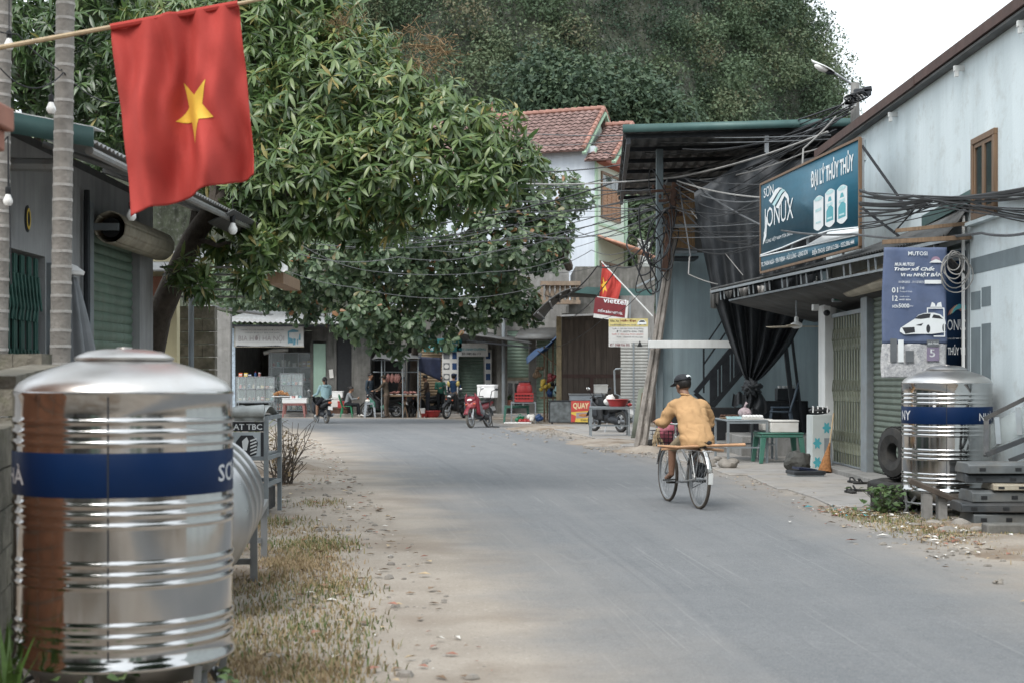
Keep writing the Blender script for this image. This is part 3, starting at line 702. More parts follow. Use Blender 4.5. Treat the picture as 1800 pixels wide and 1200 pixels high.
at_ = thing('almond_tree', 'wide tropical almond tree with rounded leaves spreading over the market stalls', 'tree', (GX(725, 56.3), 56.3, 0))
abl = [pb(q[0], q[1], 46.5+rnd.uniform(-.8, 1.6), q[2]) for q in ((420, 490, 1.0), (490, 470, 1.45), (530, 525, .8), (590, 455, 1.6), (635, 545, 1.15), (690, 590, .5), (720, 480, 1.7), (740, 560, 1.0), (815, 500, 1.7), (880, 420, 1.7), (935, 360, 1.4), (985, 345, .9), (1025, 345, .35), (955, 440, .9), (900, 525, .95), (850, 565, .6), (780, 590, .42), (640, 590, .36), (610, 560, .4), (700, 420, 1.7), (620, 400, 1.5), (850, 330, 1.5), (930, 300, .7), (980, 400, .6), (700, 625, .25), (930, 545, .5), (660, 605, .26))]
aa = rosettes(abl, 6.3, 8, .5, .29, 'round', .53, .5)
leafy_crown(at_, 'round', ALMOND, aa, 21)
b = MB(); tq = [Vector((GX(725, 56.3), 56.3, -.05)), P(727, 640, 56), P(735, 570, 54), P(745, 500, 50), P(750, 440, 48)]
b.tube(tq, [.15, .14, .15, .15, .13], 9)
for (px, py, Y) in ((490, 470, 47), (590, 440, 47), (640, 550, 47), (815, 500, 47), (890, 420, 47), (990, 350, 47), (850, 330, 47), (960, 445, 47)):
    limb(tq[rnd.choice((2, 3, 3, 4))], P(px, py, Y), .1, .02)
b.tube(wander(P(1000, 470, 51), P(985, 415, 47), 5, .08), .16, 7)
b.build('trunk', M['bark'], at_, world=True)

def bushy(name, label, cat, blobs, per, size, tint, m=HL, stem=None, group=None, jit=.25):
    c0 = blobs[0]; o = thing(name, label, cat, (c0[0], c0[1], 0), 0, group)
    cs = []; rs = []; tn = []
    for (x, y, z, r) in blobs:
        for k in range(max(3, int(10*r*r))):
            d = Vector((rnd.gauss(0, 1), rnd.gauss(0, 1), rnd.gauss(0, 1))).normalized()*r*rnd.uniform(.5, .95)
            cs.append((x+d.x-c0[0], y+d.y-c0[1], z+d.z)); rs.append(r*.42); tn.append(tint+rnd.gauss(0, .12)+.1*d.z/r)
    V, Q, T = clump_leaves(np.array(cs), np.array(rs), per, size, np.array(tn), .8, jit)
    stuff(npmesh('crown', V, Q, m, o, T))
    if stem:
        q = MB(); q.tube(wander((0, 0, -.05), (0, 0, blobs[0][2]), 5, .04), taper(stem, stem*.5, 6), 7); q.build('trunk', M['bark'], o)
    return o
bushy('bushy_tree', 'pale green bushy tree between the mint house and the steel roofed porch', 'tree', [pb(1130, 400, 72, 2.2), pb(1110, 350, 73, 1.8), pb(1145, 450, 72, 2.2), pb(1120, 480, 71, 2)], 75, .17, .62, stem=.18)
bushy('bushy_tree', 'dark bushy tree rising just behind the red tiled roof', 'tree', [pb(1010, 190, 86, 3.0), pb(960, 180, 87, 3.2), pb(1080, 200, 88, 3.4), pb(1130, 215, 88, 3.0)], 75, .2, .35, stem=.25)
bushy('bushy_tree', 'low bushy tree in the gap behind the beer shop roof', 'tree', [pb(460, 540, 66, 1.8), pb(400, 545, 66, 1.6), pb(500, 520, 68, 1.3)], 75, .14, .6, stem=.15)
# thin bare sapling on the hill's edge
sp = thing('bare_sapling', 'thin almost bare sapling leaning out from the edge of the hill against the white sky', 'tree', tuple(P(1436, 75, 190)))
b = MB()
for k in range(26):
    a = P(1432+rnd.uniform(-6, 10), rnd.uniform(35, 80), 190); e = a+Vector((rnd.uniform(.3, 1.9), 0, rnd.uniform(-.6, 1.6))); b.tube(wander(a, e, 4, .12), .035, 3)
b.build('twigs', M['bark'], sp, world=True)
# ------------------------------------------------------------------ shared builders for sheds and shutters
def corr(mb, a, b, c, d, pitch=.076, amp=.012, m=0, nv=2, sag=0):
    """corrugated sheet: a->b is the edge across the waves, d->c the opposite edge"""
    a, b, c, d = map(Vector, (a, b, c, d)); L_ = (b-a).length; n = max(8, int(L_/pitch*4))
    nrm = (b-a).cross(d-a).normalized()
    if nrm.z < 0: nrm = -nrm
    def fn(u, v): return a.lerp(b, u).lerp(d.lerp(c, u), v) + nrm*(amp*math.sin(2*PI*u*L_/pitch)-sag*math.sin(PI*v))
    return mb.grid(fn, n, nv, m)
def shutter(parent, p0, p1, z0, z1, pitch, m, nmax=60):
    """roller shutter: every slat an object; p0, p1 = xy ends in world"""
    p0, p1 = Vector((p0[0], p0[1], 0)), Vector((p1[0], p1[1], 0)); L_ = (p1-p0).length
    a = math.atan2(p1.y-p0.y, p1.x-p0.x); n = int(round((z1-z0)/pitch)); pitch = (z1-z0)/n
    b = MB(); h = pitch
    b.prism([(.0, .0), (-.006, h*.12), (-.017, h*.35), (-.017, h*.62), (-.006, h*.86), (0, h*.97), (.012, h*.97), (.012, 0)], 0, L_, 'x')
    me = b.mesh('slat', m, 30); q = base(parent)
    for i in range(n): inst('slat', me, parent, p0-q+Vector((0, 0, z0+i*pitch)), (0, 0, a))
def courses(name, parent, p0, ax, L_, H, bl, bh, bd, m, gap=.012, jit=.004, lim=300, thick_m=None):
    """coursed blocks as objects along a wall from p0 in direction ax (xy unit)"""
    mes = []
    for k in range(3):
        b = MB(); b.box((bl/2, bd/2, bh/2), (bl-gap, bd, bh-gap))
        b.v = [(v[0]+rnd.uniform(-jit, jit), v[1]+rnd.uniform(-jit, jit), v[2]+rnd.uniform(-jit, jit)) for v in b.v]; mes.append(b.mesh(name, m))
    a = math.atan2(ax[1], ax[0]); n = 0; rows = int(H/bh)
    for r in range(rows):
        x = -bl/2 if r % 2 else 0
        while x < L_-bl*.3:
            s = 1; xx = x
            if x < 0: s = .5; xx = 0
            elif x+bl > L_: s = max(.2, (L_-x)/bl)
            inst(name, rnd.choice(mes), parent, (p0[0]+ax[0]*xx, p0[1]+ax[1]*xx, p0[2]+r*bh), (0, 0, a), (s, 1, 1)); n += 1
            x += bl
    return n

# ------------------------------------------------------------------ right: blue shop building
WX = 5.2
bd = thing('shop_building', 'long pale blue shop building with a brown tin roof edge beside the road', 'building', (WX, 15, 0))
b = MB()
b.bx(WX, WX+.2, 5, 15.42, 0, 5.2); b.bx(WX, WX+.2, 15.42, 16.15, 0, 5.2); b.bx(WX, WX+.2, 16.15, 23.1, 3.02, 5.2)
b.bx(WX-.02, WX+.25, 23.1, 23.45, 0, 5.2); b.bx(WX+.25, 10, 23.25, 23.45, 0, 5.2); b.bx(9.8, 10, 5, 23.25, 0, 5.2); b.bx(WX+.2, 9.8, 16.0, 16.15, 0, 3.0); b.bx(WX+.2, 9.8, 5, 5.2, 0, 5.2)
b.build('wall', M['blue_wall'], bd, world=True)
b = MB(); b.bx(WX-.14, WX+.06, 23.02, 23.5, 0, 2.95); b.build('pier', M['white_paint'], bd, world=True, bevel=.012)
b = MB(); corr(b, (WX-.13, 4.5, 5.24), (WX-.13, 23.7, 5.24), (10.2, 23.7, 6.1), (10.2, 4.5, 6.1), .2, .02)
rf = b.build('roof', M['brown_tin'], bd, world=True, solid=.01)
b = MB(); b.bx(WX-.15, WX-.12, 4.5, 17.9, 5.14, 5.26); b.bx(WX-.155, WX-.125, 17.86, 23.75, 5.13, 5.255); b.build('fascia', M['brown_tin'], bd, world=True)
b = MB(); b.bx(WX-.12, WX+.01, 4.5, 23.7, 5.10, 5.13); b.build('soffit', M['dark_tin'], bd, world=True)
mm = MB(); mm.box((-.06, 0, -.03), (.12, .05, .06)); mm.box((-.09, 0, -.09), (.04, .045, .07)); me = mm.mesh('bracket', M['white_paint'])
for y in (10.5, 12.4, 14.3, 16.35, 19.2, 22.6): inst('bracket', me, bd, (0, y-15, 5.04))
def window(parent, x, y0, y1, z0, z1, mf, mg, nsash=2):
    f = MB(); t = .07
    f.bx(x-.035, x+.02, y0, y1, z1-t, z1); f.bx(x-.035, x+.02, y0, y1, z0, z0+t); f.bx(x-.035, x+.02, y0, y0+t, z0+t, z1-t); f.bx(x-.035, x+.02, y1-t, y1, z0+t, z1-t)
    fo = f.build('window', mf, parent, world=True, bevel=.006); w = (y1-y0-2*t)/nsash
    for k in range(nsash):
        s = MB(); a, c = y0+t+k*w, y0+t+(k+1)*w; e = .045
        s.bx(x-.02, x+.01, a, c, z1-t-e, z1-t-.002); s.bx(x-.02, x+.01, a, c, z0+t+.002, z0+t+e); s.bx(x-.02, x+.01, a+.002, a+e, z0+t+e, z1-t-e); s.bx(x-.02, x+.01, c-e, c-.002, z0+t+e, z1-t-e)
        s.build('sash', mf, fo, world=True)
        g = MB(); g.bx(x-.004, x+.0, a+e, c-e, z0+t+e, z1-t-e); g.build('pane', mg, fo, world=True)
window(bd, WX-.01, 15.22, 16.0, 3.22, 4.13, M['brown_wood'], M['dark_glass'])
b = MB(); b.bx(WX-.09, WX+.0, 15.1, 16.1, 3.16, 3.2); b.build('window_sill', M['blue_wall'], bd, world=True)
b = MB(); b.bx(WX-.02, WX+.01, 20.9, 21.32, 4.66, 4.96); v = b.build('vent_frame', M['blue_wall'], bd, world=True)
b = MB(); b.bx(WX-.025, WX-.0205, 20.96, 21.26, 4.72, 4.92); b.build('vent_opening', M['black'], v, world=True)
mm = []
for (y0, y1, z0, z1) in ((15.78, 16.1, 2.22, 2.42), (15.44, 15.74, 2.24, 2.45), (15.78, 16.1, .3, 2.02), (15.44, 15.74, .3, 2.05), (12.2, 16.1, 2.62, 2.80)):
    b = MB(); b.bx(WX-.004, WX+.02, y0, y1, z0, z1); b.build('painted_block', M['grey_paint'], bd, world=True)
# shutter, gate, steel post
for q in ((-.02, .13, 16.16, 16.24), (-.06, .08, 20.62, 20.98)): b = MB(); b.bx(WX+q[0], WX+q[1], q[2], q[3], .05, 2.98); b.build('steel_post', M['grey_frame'], bd, world=True, bevel=.008)
b = MB(); b.bx(WX-.34, WX+.3, 16.15, 23.1, -.02, .10); b.build('door_sill', M['concrete'], bd, world=True, bevel=.01)
sh = thing('roller_shutter', 'closed olive green roller shutter behind the steel water tank', 'shutter', (WX+.05, 18.4, .11))
shutter(sh, (WX+.05, 20.61), (WX+.05, 16.25), .11, 2.9, .083, M['right_shutter'])
gt = thing('folding_gate', 'closed olive folding lattice gate next to the white pier', 'gate', (WX, 22, .11))
b = MB(); b.box((0, 0, 1.15), (.016, .03, 2.3)); me = b.mesh('bar', M['gate_metal'])
nb = 24
for i in range(nb): inst('bar', me, gt, (.012*(i % 2), 21.02+2.0*i/(nb-1)-22, .02))
for zc in (.35, 1.15, 1.95):
    b = MB()
    for i in range(nb-1):
        y = 21.02+2.0*i/(nb-1)-22; dy = 2.0/(nb-1)
        b.bar((-.012, y, zc-.16), (-.012, y+dy, zc+.02), .008, .022); b.bar((-.02, y+dy, zc+.0), (-.02, y, zc+.18), .008, .022)
    b.build('scissor_links', M['gate_metal'], gt)
for z0, z1 in ((2.32, 2.38), (0, .02)): b = MB(); b.bx(-.03, .03, -.98, 1.04, z0, z1); b.build('rail', M['grey_frame'], gt)
def drum(name, label, loc, L_, r, m, group=None):
    """rolled shutter casing along local y with an open dark end"""
    o = thing(name, label, 'shutter box', loc, 0, group); n = 9; hull = [(r*math.cos(2*PI*i/n+.2), r*math.sin(2*PI*i/n+.2)) for i in range(n)]
    for i in range(n):
        a, c = Vector((hull[i][0], 0, hull[i][1])), Vector((hull[(i+1) % n][0], 0, hull[(i+1) % n][1])); md = (a+c)/2*1.06
        b = MB(); b.grid(lambda u, v: Vector((0, v*L_, 0))+((a*(1-u)**2+md*2*u*(1-u)+c*u*u)), 4, 1); b.build('slat', m, o, solid=.012)
    b = MB(); b.tube([(0, .04, 0), (0, L_-.04, 0)], r*.62, 14); b.build('core', M['black'], o)
    for y in (-.03, L_+.03): b = MB(); b.bar((-r*2.3, y, 0), (r*.6, y, 0), .05, .07); b.build('bracket', M['grey_frame'], o)
    return o
drum('shutter_box', 'beige rolled shutter box under the awning above the olive shutter', (WX-.17, 16.9, 2.83), 4.2, .17, M['beige_metal'])

# awning
aw = thing('awning', 'long corrugated tin awning with a truss of small posts under the navy billboard', 'awning', (4.8, 21, 3.1))
FA, FB = Vector((3.72, 26.7, 3.13)), Vector((4.93, 16.15, 3.07))
b = MB(); corr(b, FA, FB, (WX-.01, 16.15, 3.42), (6.0, 26.7, 3.6), .09, .016, sag=.02); b.build('sheet', M['dark_tin'], aw, world=True, solid=.006)
for t in (0.0, .18, .36, .55, .75, .97):
    p = FA.lerp(FB, t); q = Vector((6.0, 26.7, 3.52)).lerp(Vector((WX, 17, 3.34)), t); b = MB(); b.bar(p+Vector((.03, 0, -.06)), q, .04, .06); b.build('rafter', M['dark_steel'], aw, world=True)
b = MB(); b.bar(FA+Vector((.02, 0, -.05)), FB+Vector((.02, 0, -.05)), .03, .04); b.bar(FA+Vector((.3, -.4, -.23)), FB+Vector((.03, 0, -.24)), .03, .03)
for i in range(11):
    for dt in (-.012, .012):
        p = FA.lerp(FB, .07+i*.088+dt); b.bar(p+Vector((.03, 0, -.05)), p+Vector((.04, 0, -.23)), .02, .02)
b.build('truss', M['grey_frame'], aw, world=True)
b = MB(); corr(b, FA+Vector((.32, -.3, -.25)), FB+Vector((.05, 0, -.26)), FB+Vector((.24, 0, -.45)), FA+Vector((1.9, -.3, -.62)), .09, .014); b.build('lower_sheet', M['dark_tin'], aw, world=True, solid=.006)
b = MB(); corr(b, FA+Vector((0, .02, 0)), FA+Vector((1.3, .2, .1)), FA+Vector((1.25, .35, -.42)), FA+Vector((.05, .3, -.34)), .09, .012); b.build('end_flap', M['tin'], aw, world=True, solid=.006)
b = MB(); b.bar((WX-.03, 17.9, 3.42), (WX-.03, 16.0, 3.50), .03, .14); b.build('flashing', M['green_tin'], aw, world=True)
b = MB(); b.bar((4.2, 16.12, 2.99), (5.18, 16.05, 3.04), .06, .05); b.bar((4.35, 16.12, 3.12), (5.18, 16.08, 3.2), .05, .04); b.build('timber', M['wood'], aw, world=True)
b = MB(); b.bar((5.14, 16.2, .0), (5.14, 16.2, 3.3), .03, .03); b.build('post', M['white_paint'], aw, world=True)

# billboard
s0, s1 = Vector((4.08, 23.3, 3.2)), Vector((4.60, 18.8, 3.2)); SW = (s1-s0).length; ROT = math.atan2(s1.y-s0.y, s1.x-s0.x)
bb = thing('billboard', 'dark teal paint shop billboard with white lettering and three paint cans, mounted over the awning', 'billboard', s0, ROT)
def SG(px, py):
    k = (px-900)/F; t = (23.3*k-4.08)/(.52+4.5*k); Y = 23.3-4.5*t
    return t*SW, GZ(py, Y)-3.2
T0 = SG(1338, 325)[1]; T1 = SG(1512, 243)[1]
b = MB(); bot = [(0, .27), (SW*.25, .28), (SW*.5, .32), (SW*.75, .32), (SW, .24)]
pts = [(0, T0), (SW, T1)]
b.add([(x, 0, z) for x, z in bot]+[(SW, 0, T1), (0, 0, T0)], [tuple(range(len(bot)+2))])
b.build('panel', M['sign_navy'], bb, solid=.012)
b = MB(); b.add([(0, 0, 0), (SW, 0, -.0), (SW, 0, .15), (SW*.5, 0, .2), (0, 0, .25)], [(0, 1, 2, 3, 4)]); b.build('panel', M['sign_navy'], bb, solid=.012)
b = MB(); b.add([(SW*.52, -.02, .21), (SW, -.02, .155), (SW, -.02, .235), (SW*.75, -.03, .3)], [(0, 1, 2, 3)]); b.build('torn_flap', M['letter_white'], bb, solid=.004)
b = MB(); b.tube([(0, -.01, .27), (SW*.25, -.01, .285), (SW*.5, -.01, .325), (SW*.75, -.01, .325), (SW, -.01, .245)], .012, 5); b.tube([(0, -.01, .25), (SW*.5, -.01, .2), (SW, -.01, .15)], .012, 5)
b.build('torn_hem', M['letter_white'], bb)
b = MB()
for (a, c) in (((0, 0), (0, T0)), ((0, T0), (SW, T1)), ((SW, T1), (SW, 0)), ((0, -.015), (SW, -.015))): b.bar((a[0], 0, a[1]), (c[0], 0, c[1]), .035, .04, up=(0, 1, 0))
b.build('frame', M['brown_wood'], bb)
b = MB()
for i in range(7): x = SW*i/6; b.bar((x, .04, -.05), (x, .04, T0+(T1-T0)*i/6), .03, .03)
for z in (.1, .75, 1.2): b.bar((0, .05, z), (SW, .05, z), .03, .03)
b.bar((SW*.55, .05, .1), (SW*.75, .05, .5), .025, .025)
b.build('back_frame', M['steel'], bb)
b = MB(); b.bar((SW, .03, T1-.1), (SW+.35, .62, .3), .035, .035); b.bar((SW, .03, .5), (SW+.1, .6, .05), .03, .03); b.build('brace', M['dark_steel'], bb)
def sgtext(body, px0, py0, px1, h, m, bold=.02, dz=0, sh=0, name='lettering'):
    (xa, z), (xb, z2) = SG(px0, py0), SG(px1, py0)
    return lettering(body, xa, z+dz, xb-xa, h, m, bb, -.014, bold, sh, name)
sgtext('SƠN', 1344, 349, 1361, .185, M['letter_white'], .004)
xa, z = SG(1344, 416)
lettering('JONUX', xa, z+.02, SG(1396, 400)[0]-xa, .42, M['letter_white'], bb, -.014, .0)
flat([[(xa+.02, z+.06), (xa+.13, z+.30), (xa+.20, z+.30), (xa+.13, z-.02), (xa-.03, z-.13), (xa-.05, z-.11)]], M['letter_white'], bb, name='lettering')
sgtext('CÙNG VIỆT NAM TỎA SÁNG', 1347, 430, 1395, .085, M['letter_white'], .0)
(xa, z), (xb, zb) = SG(1427, 331), SG(1502, 300)
lettering('ĐẠI LÝ THỦY THỦY', xa, z-.06, xb-xa, .36, M['letter_white'], bb, -.014, .03)
lettering('TC: THÔN NGÒI - YÊN THỊNH - HỮU LŨNG - LẠNG SƠN', .06, .055, SW*.52, .11, M['letter_white'], bb, -.014, .012)
lettering('ĐIỆN THOẠI: 0389.612.586 - 0352.886.444', SW*.58, .025, SW*.38, .105, M['letter_white'], bb, -.014, .012)
for k, (mq, pl_) in enumerate((('letter_white', ((1353, 353), (1357, 358), (1366, 343), (1372, 334), (1377, 331), (1370, 330), (1364, 334), (1358, 346))), ('pale_teal', ((1359, 360), (1363, 363), (1371, 349), (1376, 340), (1382, 335), (1377, 332), (1371, 339), (1364, 352))), ('letter_white', ((1365, 365), (1370, 367), (1376, 355), (1381, 345), (1385, 350), (1388, 362), (1389, 350), (1387, 343), (1382, 336), (1376, 344), (1370, 356))))):
    flat([[SG(*q) for q in pl_]], M[mq], bb, -.014-.001*k, 'printed_wave')
for (px0, px1, pt, pbm) in ((1432, 1449, 346, 408), (1452, 1469, 334, 402), (1473, 1491, 327, 396)):
    xa, zt = SG(px0, pt); xb, zb = SG(px1, pbm); w = xb-xa; zt -= .03; zb += .04; cy = []
    body = [(xa+w*i/6, zb+.05-.05*math.sin(PI*i/6)) for i in range(7)]+[(xb-w*i/6, zt-.03+.045*math.sin(PI*i/6)) for i in range(7)]
    flat([body], M['letter_white'], bb, -.0145, 'printed_can')
    if px0 > 1440:
        H = zt-zb; flat([[(xa+.14*w, zb+.15*H), (xa+.86*w, zb+.17*H), (xa+.86*w, zb+.5*H), (xa+.5*w, zb+.62*H), (xa+.14*w, zb+.45*H)], [(xa+.3*w, zb+.7*H), (xa+.7*w, zb+.7*H), (xa+.6*w, zb+.82*H), (xa+.4*w, zb+.82*H)]], M['teal_print'], bb, -.016, 'printed_label')
    H = zt-zb
    flat([[(xa+w*(.5+.42*math.cos(a)), zt-.03+.03*math.sin(a)) for a in [2*PI*i/12 for i in range(12)]], [(xa+.2*w, zb+.56*H), (xa+.8*w, zb+.58*H), (xa+.8*w, zb+.66*H), (xa+.2*w, zb+.64*H)], [(xa+.25*w, zb+.22*H), (xa+.75*w, zb+.22*H), (xa+.75*w, zb+.27*H), (xa+.25*w, zb+.27*H)]], M['pale_teal'], bb, -.0175, 'printed_label')

# hanging cloth banner facing the traffic
bn = thing('cloth_banner', 'faded blue-grey cloth banner with a printed white car hanging from the awning end', 'banner', (GX(1554, 16.0), 16.0, GZ(663, 16.0)), R(2))
K = F/16.; bw, bh = 112/K, 228/K
def BN(px, py): return ((px-1553)/K, (663-py)/K)
bmat = mat('banner_cloth', (.088, .118, .205), .8, var=.12, scale=3, bump=.25, bscale=16, dirt=(.14, .165, .23), damt=.5, dscale=2, dirt2=(.06, .08, .13), d2amt=.3)
def bcl(z0, z1, m, nm):
    b = MB(); b.grid(lambda u, v: (u*bw-.012*math.sin(v*PI)+(.03*(1-(z0+(z1-z0)*v)/bh) if u == 0 else 0)*-1, .006*math.sin(u*17+v*3)+.007*mnoise.noise((u*6, (z0+(z1-z0)*v)*3, 1)), z0+(z1-z0)*v), 26, 26)
    return b.build(nm, m, bn, solid=.003)
zc = BN(0, 604)[1]
bcl(zc, bh, bmat, 'cloth')
bcl(0, zc, mat('banner_print', (.52, .52, .52), .8, var=.3, scale=26, bump=.3, bscale=20, dirt=(.2, .21, .24), damt=.8, dscale=11, dirt2=(.12, .13, .16), d2amt=.7), 'cloth')
Yb = -.019
def bt(body, px0, py0, px1, h, m=M['letter_white'], bold=.015, sh=0):
    x, z = BN(px0, py0); return lettering(body, x, z, (px1-px0)/K, h/K, m, bn, Yb, bold, sh)
bt('MUTOSI', 1595, 449.5, 1629, 7); bt('MUA MUTOSI', 1571, 468, 1606, 6, bold=.02, sh=.2); bt('Trúng xế Chất', 1570, 478, 1642, 9.5, bold=.03, sh=.25); bt('Vi vu NHẬT BẢN', 1582, 488, 1656, 9.5, bold=.03, sh=.25)
bt('01/09/2023 - 31/12/2023', 1578, 498, 1622, 4, bold=.0)
flat([[BN(1624, 492.5), BN(1654, 492.5), BN(1654, 499), BN(1624, 499)]], M['letter_white'], bn, Yb, 'printed_mark')
bt('01', 1566, 515, 1577, 9.5); bt('Ô TÔ', 1580, 509, 1588, 4.5); bt('Trúng xế Chất', 1580, 514.5, 1602, 3.5, bold=0)
bt('12', 1567, 529.5, 1576.5, 9.5); bt('chuyến du lịch', 1580, 523, 1597, 3, bold=0); bt('NHẬT BẢN', 1579, 529, 1599, 4)
bt('HƠN', 1567, 541.5, 1577, 6); bt('5000', 1578, 541.5, 1597, 7.5); bt('phần quà', 1598, 540, 1604, 4, bold=0)
flat([[BN(1632, 462), BN(1656, 462), BN(1651, 458), BN(1644, 456), BN(1637, 459)]], M['letter_white'], bn, Yb, 'printed_mark')
flat([[BN(1644+8.5*math.cos(a), 459-8*math.sin(a)) for a in [PI*i/10 for i in range(11)]]], mat('print_rose', (.30, .2, .27), .7, bump=0), bn, Yb+.002, 'printed_mark')
car = [(1580, 583), (1581, 577), (1590, 571), (1606, 561), (1613, 554), (1624, 550.5), (1641, 550), (1652, 553), (1660, 560), (1662, 570), (1661, 584), (1637, 587), (1608, 587), (1588, 588)]
flat([[BN(*q) for q in car]], M['letter_white'], bn, Yb, 'printed_car')
flat([[BN(*q) for q in ((1606, 560.5), (1613, 555), (1622, 552), (1635, 551.5), (1633, 559), (1618, 561))], [BN(*q) for q in ((1637, 559), (1640, 553), (1650, 555), (1657, 561))], [BN(*q) for q in ((1584, 576), (1606, 575), (1607, 584), (1590, 587))], [BN(*q) for q in ((1608, 572), (1622, 568), (1618, 573))]]
     + [[BN(cx+3.6*math.cos(a), cy+7.5*math.sin(a)) for a in [2*PI*i/12 for i in range(12)]] for cx, cy in ((1630.5, 578), (1659, 576))], M['ink'], bn, Yb-.001, 'printed_car_detail')
fr = [((1628, 541), (1659, 541), (1659, 543), (1628, 543)), ((1657, 543), (1659.5, 543), (1660.5, 592), (1658.5, 592)), ((1628, 543), (1630, 543), (1630, 551), (1628, 551)), ((1640, 590), (1660, 590), (1660, 592), (1640, 592)),
      ((1634, 540), (1637, 531), (1642, 534), (1644, 540)), ((1644, 540), (1647, 533), (1653, 531), (1655, 540))]
flat([[BN(*q) for q in f] for f in fr], M['letter_white'], bn, Yb-.002, 'printed_gift_frame')
flat([[BN(1563, 595), BN(1575, 595), BN(1575, 636), BN(1563, 636)], [BN(1590, 616), BN(1605, 616), BN(1605, 636), BN(1590, 636)], [BN(1628, 597), BN(1650, 597), BN(1650, 609), BN(1628, 609)]], M['print_grey'], bn, Yb, 'printed_appliance')
flat([[BN(1577, 597), BN(1587, 597), BN(1587, 636), BN(1577, 636)]], M['letter_white'], bn, Yb, 'printed_appliance')
lettering('QUÀ TẶNG', BN(1630, 606)[0], BN(1630, 606)[1], .12, .035, M['letter_white'], bn, Yb-.002, .01)
flat([[BN(1628, 610), BN(1650, 610), BN(1650, 634), BN(1628, 634)]], mat('print_mauve', (.2, .17, .24), .7, bump=0), bn, Yb, 'printed_mark'); bt('5', 1633, 627, 1643, 14)

j2 = thing('paint_banner', 'small navy paint shop banner with a striped wave behind the cloth banner', 'banner', (4.52, 16.42, 1.5), R(-3))
b = MB(); b.add([(0, 0, 0), (.78, 0, 0), (.78, 0, 1.42), (0, 0, 1.42)], [(0, 1, 2, 3)]); b.build('panel', mat('deep_navy', (.012, .035, .085), .5, var=.1, bump=.04, scale=3), j2, solid=.01)
def JB(px, py): return ((px-900)/F*16.42-4.52, GZ(py, 16.42)-1.5)
x, z = JB(1659, 587); lettering('JONUX', x, z, .285, .165, M['letter_white'], j2, -.012, .0)
x, z = JB(1663, 597); lettering('CÙNG VIỆT NAM TỎA SÁNG', x, z, .23, .025, M['letter_white'], j2, -.012, 0)
x, z = JB(1640, 627); lettering('ĐẠI LÝ THỦY THỦY', x, z, .43, .14, M['letter_white'], j2, -.012, .02)
for i, mq in enumerate(('pink_plastic', 'bamboo', 'teal_print')):
    x, z = JB(1664+i*3.6, 556-i*1.5); flat([[(x, z), (x+.05, z+.05), (x+.12, z+.075), (x+.16, z+.05), (x+.19, z+.06), (x+.15, z+.11), (x+.08, z+.12), (x+.02, z+.06)]], M[mq], j2, -.012-.001*i, 'printed_wave')
b = MB(); b.bx(0, .78, -.015, .015, 1.3, 1.33); b.build('batten', M['grey_frame'], j2)
# coil of cable in the corner
co = thing('cable_coil', 'loops of pale cable hanging under the awning end beside the cloth banner', 'cable', tuple(P(1675, 450, 15.95)))
b = MB()
for k in range(6):
    c = P(1678+rnd.uniform(-6, 6), 458+k*5, 15.95); rr = (.07+.022*k, .11+.018*k)
    b.tube([c+Vector((rr[0]*math.cos(a), .03*math.sin(a*2+k), rr[1]*math.sin(a))) for a in [2*PI*i/22 for i in range(22)]], .007, 5, closed=True)
b.build('loop', M['pale_cable'], co, world=True)

# street lamp behind the blue building
lp = thing('street_lamp', 'street lamp head on a bent arm rising behind the brown roof edge', 'lamp', (GX(1503, 25.5), 25.5, 0))
b = MB(); b.tube([(GX(1503, 25.5), 25.5, 0), (GX(1503, 25.5), 25.5, 6.75)], [.12, .08], 10); b.build('pole', M['concrete'], lp, world=True)
b = MB(); b.tube([P(1503, 158, 25.5), P(1497, 148, 25.5), P(1480, 137, 25.5), P(1462, 126, 25.5)], .022, 8); b.build('arm', M['steel'], lp, world=True)
h0, h1 = P(1466, 129, 25.5), P(1428, 110, 25.5); b = MB()
d = (h1-h0); up = Vector((-.42, 0, .9)).normalized()
def lh(u, v):
    w = math.sin(PI*min(1, .12+u*.95))**.6*.13; a = (v-.5)*2; return h0+d*u+Vector((0, 1, 0))*(a*w)+up*(.055*(1-a*a))
b.grid(lh, 10, 8); b.build('lamp_head', M['white_paint'], lp, world=True, solid=.012)
b = MB(); b.ball(h0+d*.62-up*.03, (.14, .09, .06), 12, 8, 0, (0, R(25), 0)); b.build('lamp_glass', M['bulb'], lp, world=True)
b = MB(); b.ball(h0+d*.2-up*.03, (.09, .06, .045), 8, 6); b.build('gear_box', M['dark_steel'], lp, world=True)
cb = thing('cable_box_cluster', 'cluster of pale cable boxes and coils at the lamp pole above the roof edge', 'cable box', tuple(P(1503, 170, 25.2)))
for (px, py, w, h) in ((1494, 178, .22, .2), (1505, 172, .26, .14), (1516, 163, .3, .12), (1489, 186, .16, .14), (1524, 158, .16, .1)):
    b = MB(); b.box(P(px, py, 25.2), (w, .12, h), 0, (0, rnd.uniform(-.4, .2), 0)); b.build('box', M['white_plastic'] if px < 1512 else M['dark_steel'], cb, world=True, bevel=.015)
b = MB()
for k in range(4):
    c = P(1498+k*5, 174-k*2, 25.1); b.tube([c+Vector((.14*math.cos(a), .04*math.sin(3*a), .07*math.sin(a))) for a in [2*PI*i/14 for i in range(14)]], .014, 5, closed=True)
b.build('coil', M['cable'], cb, world=True)
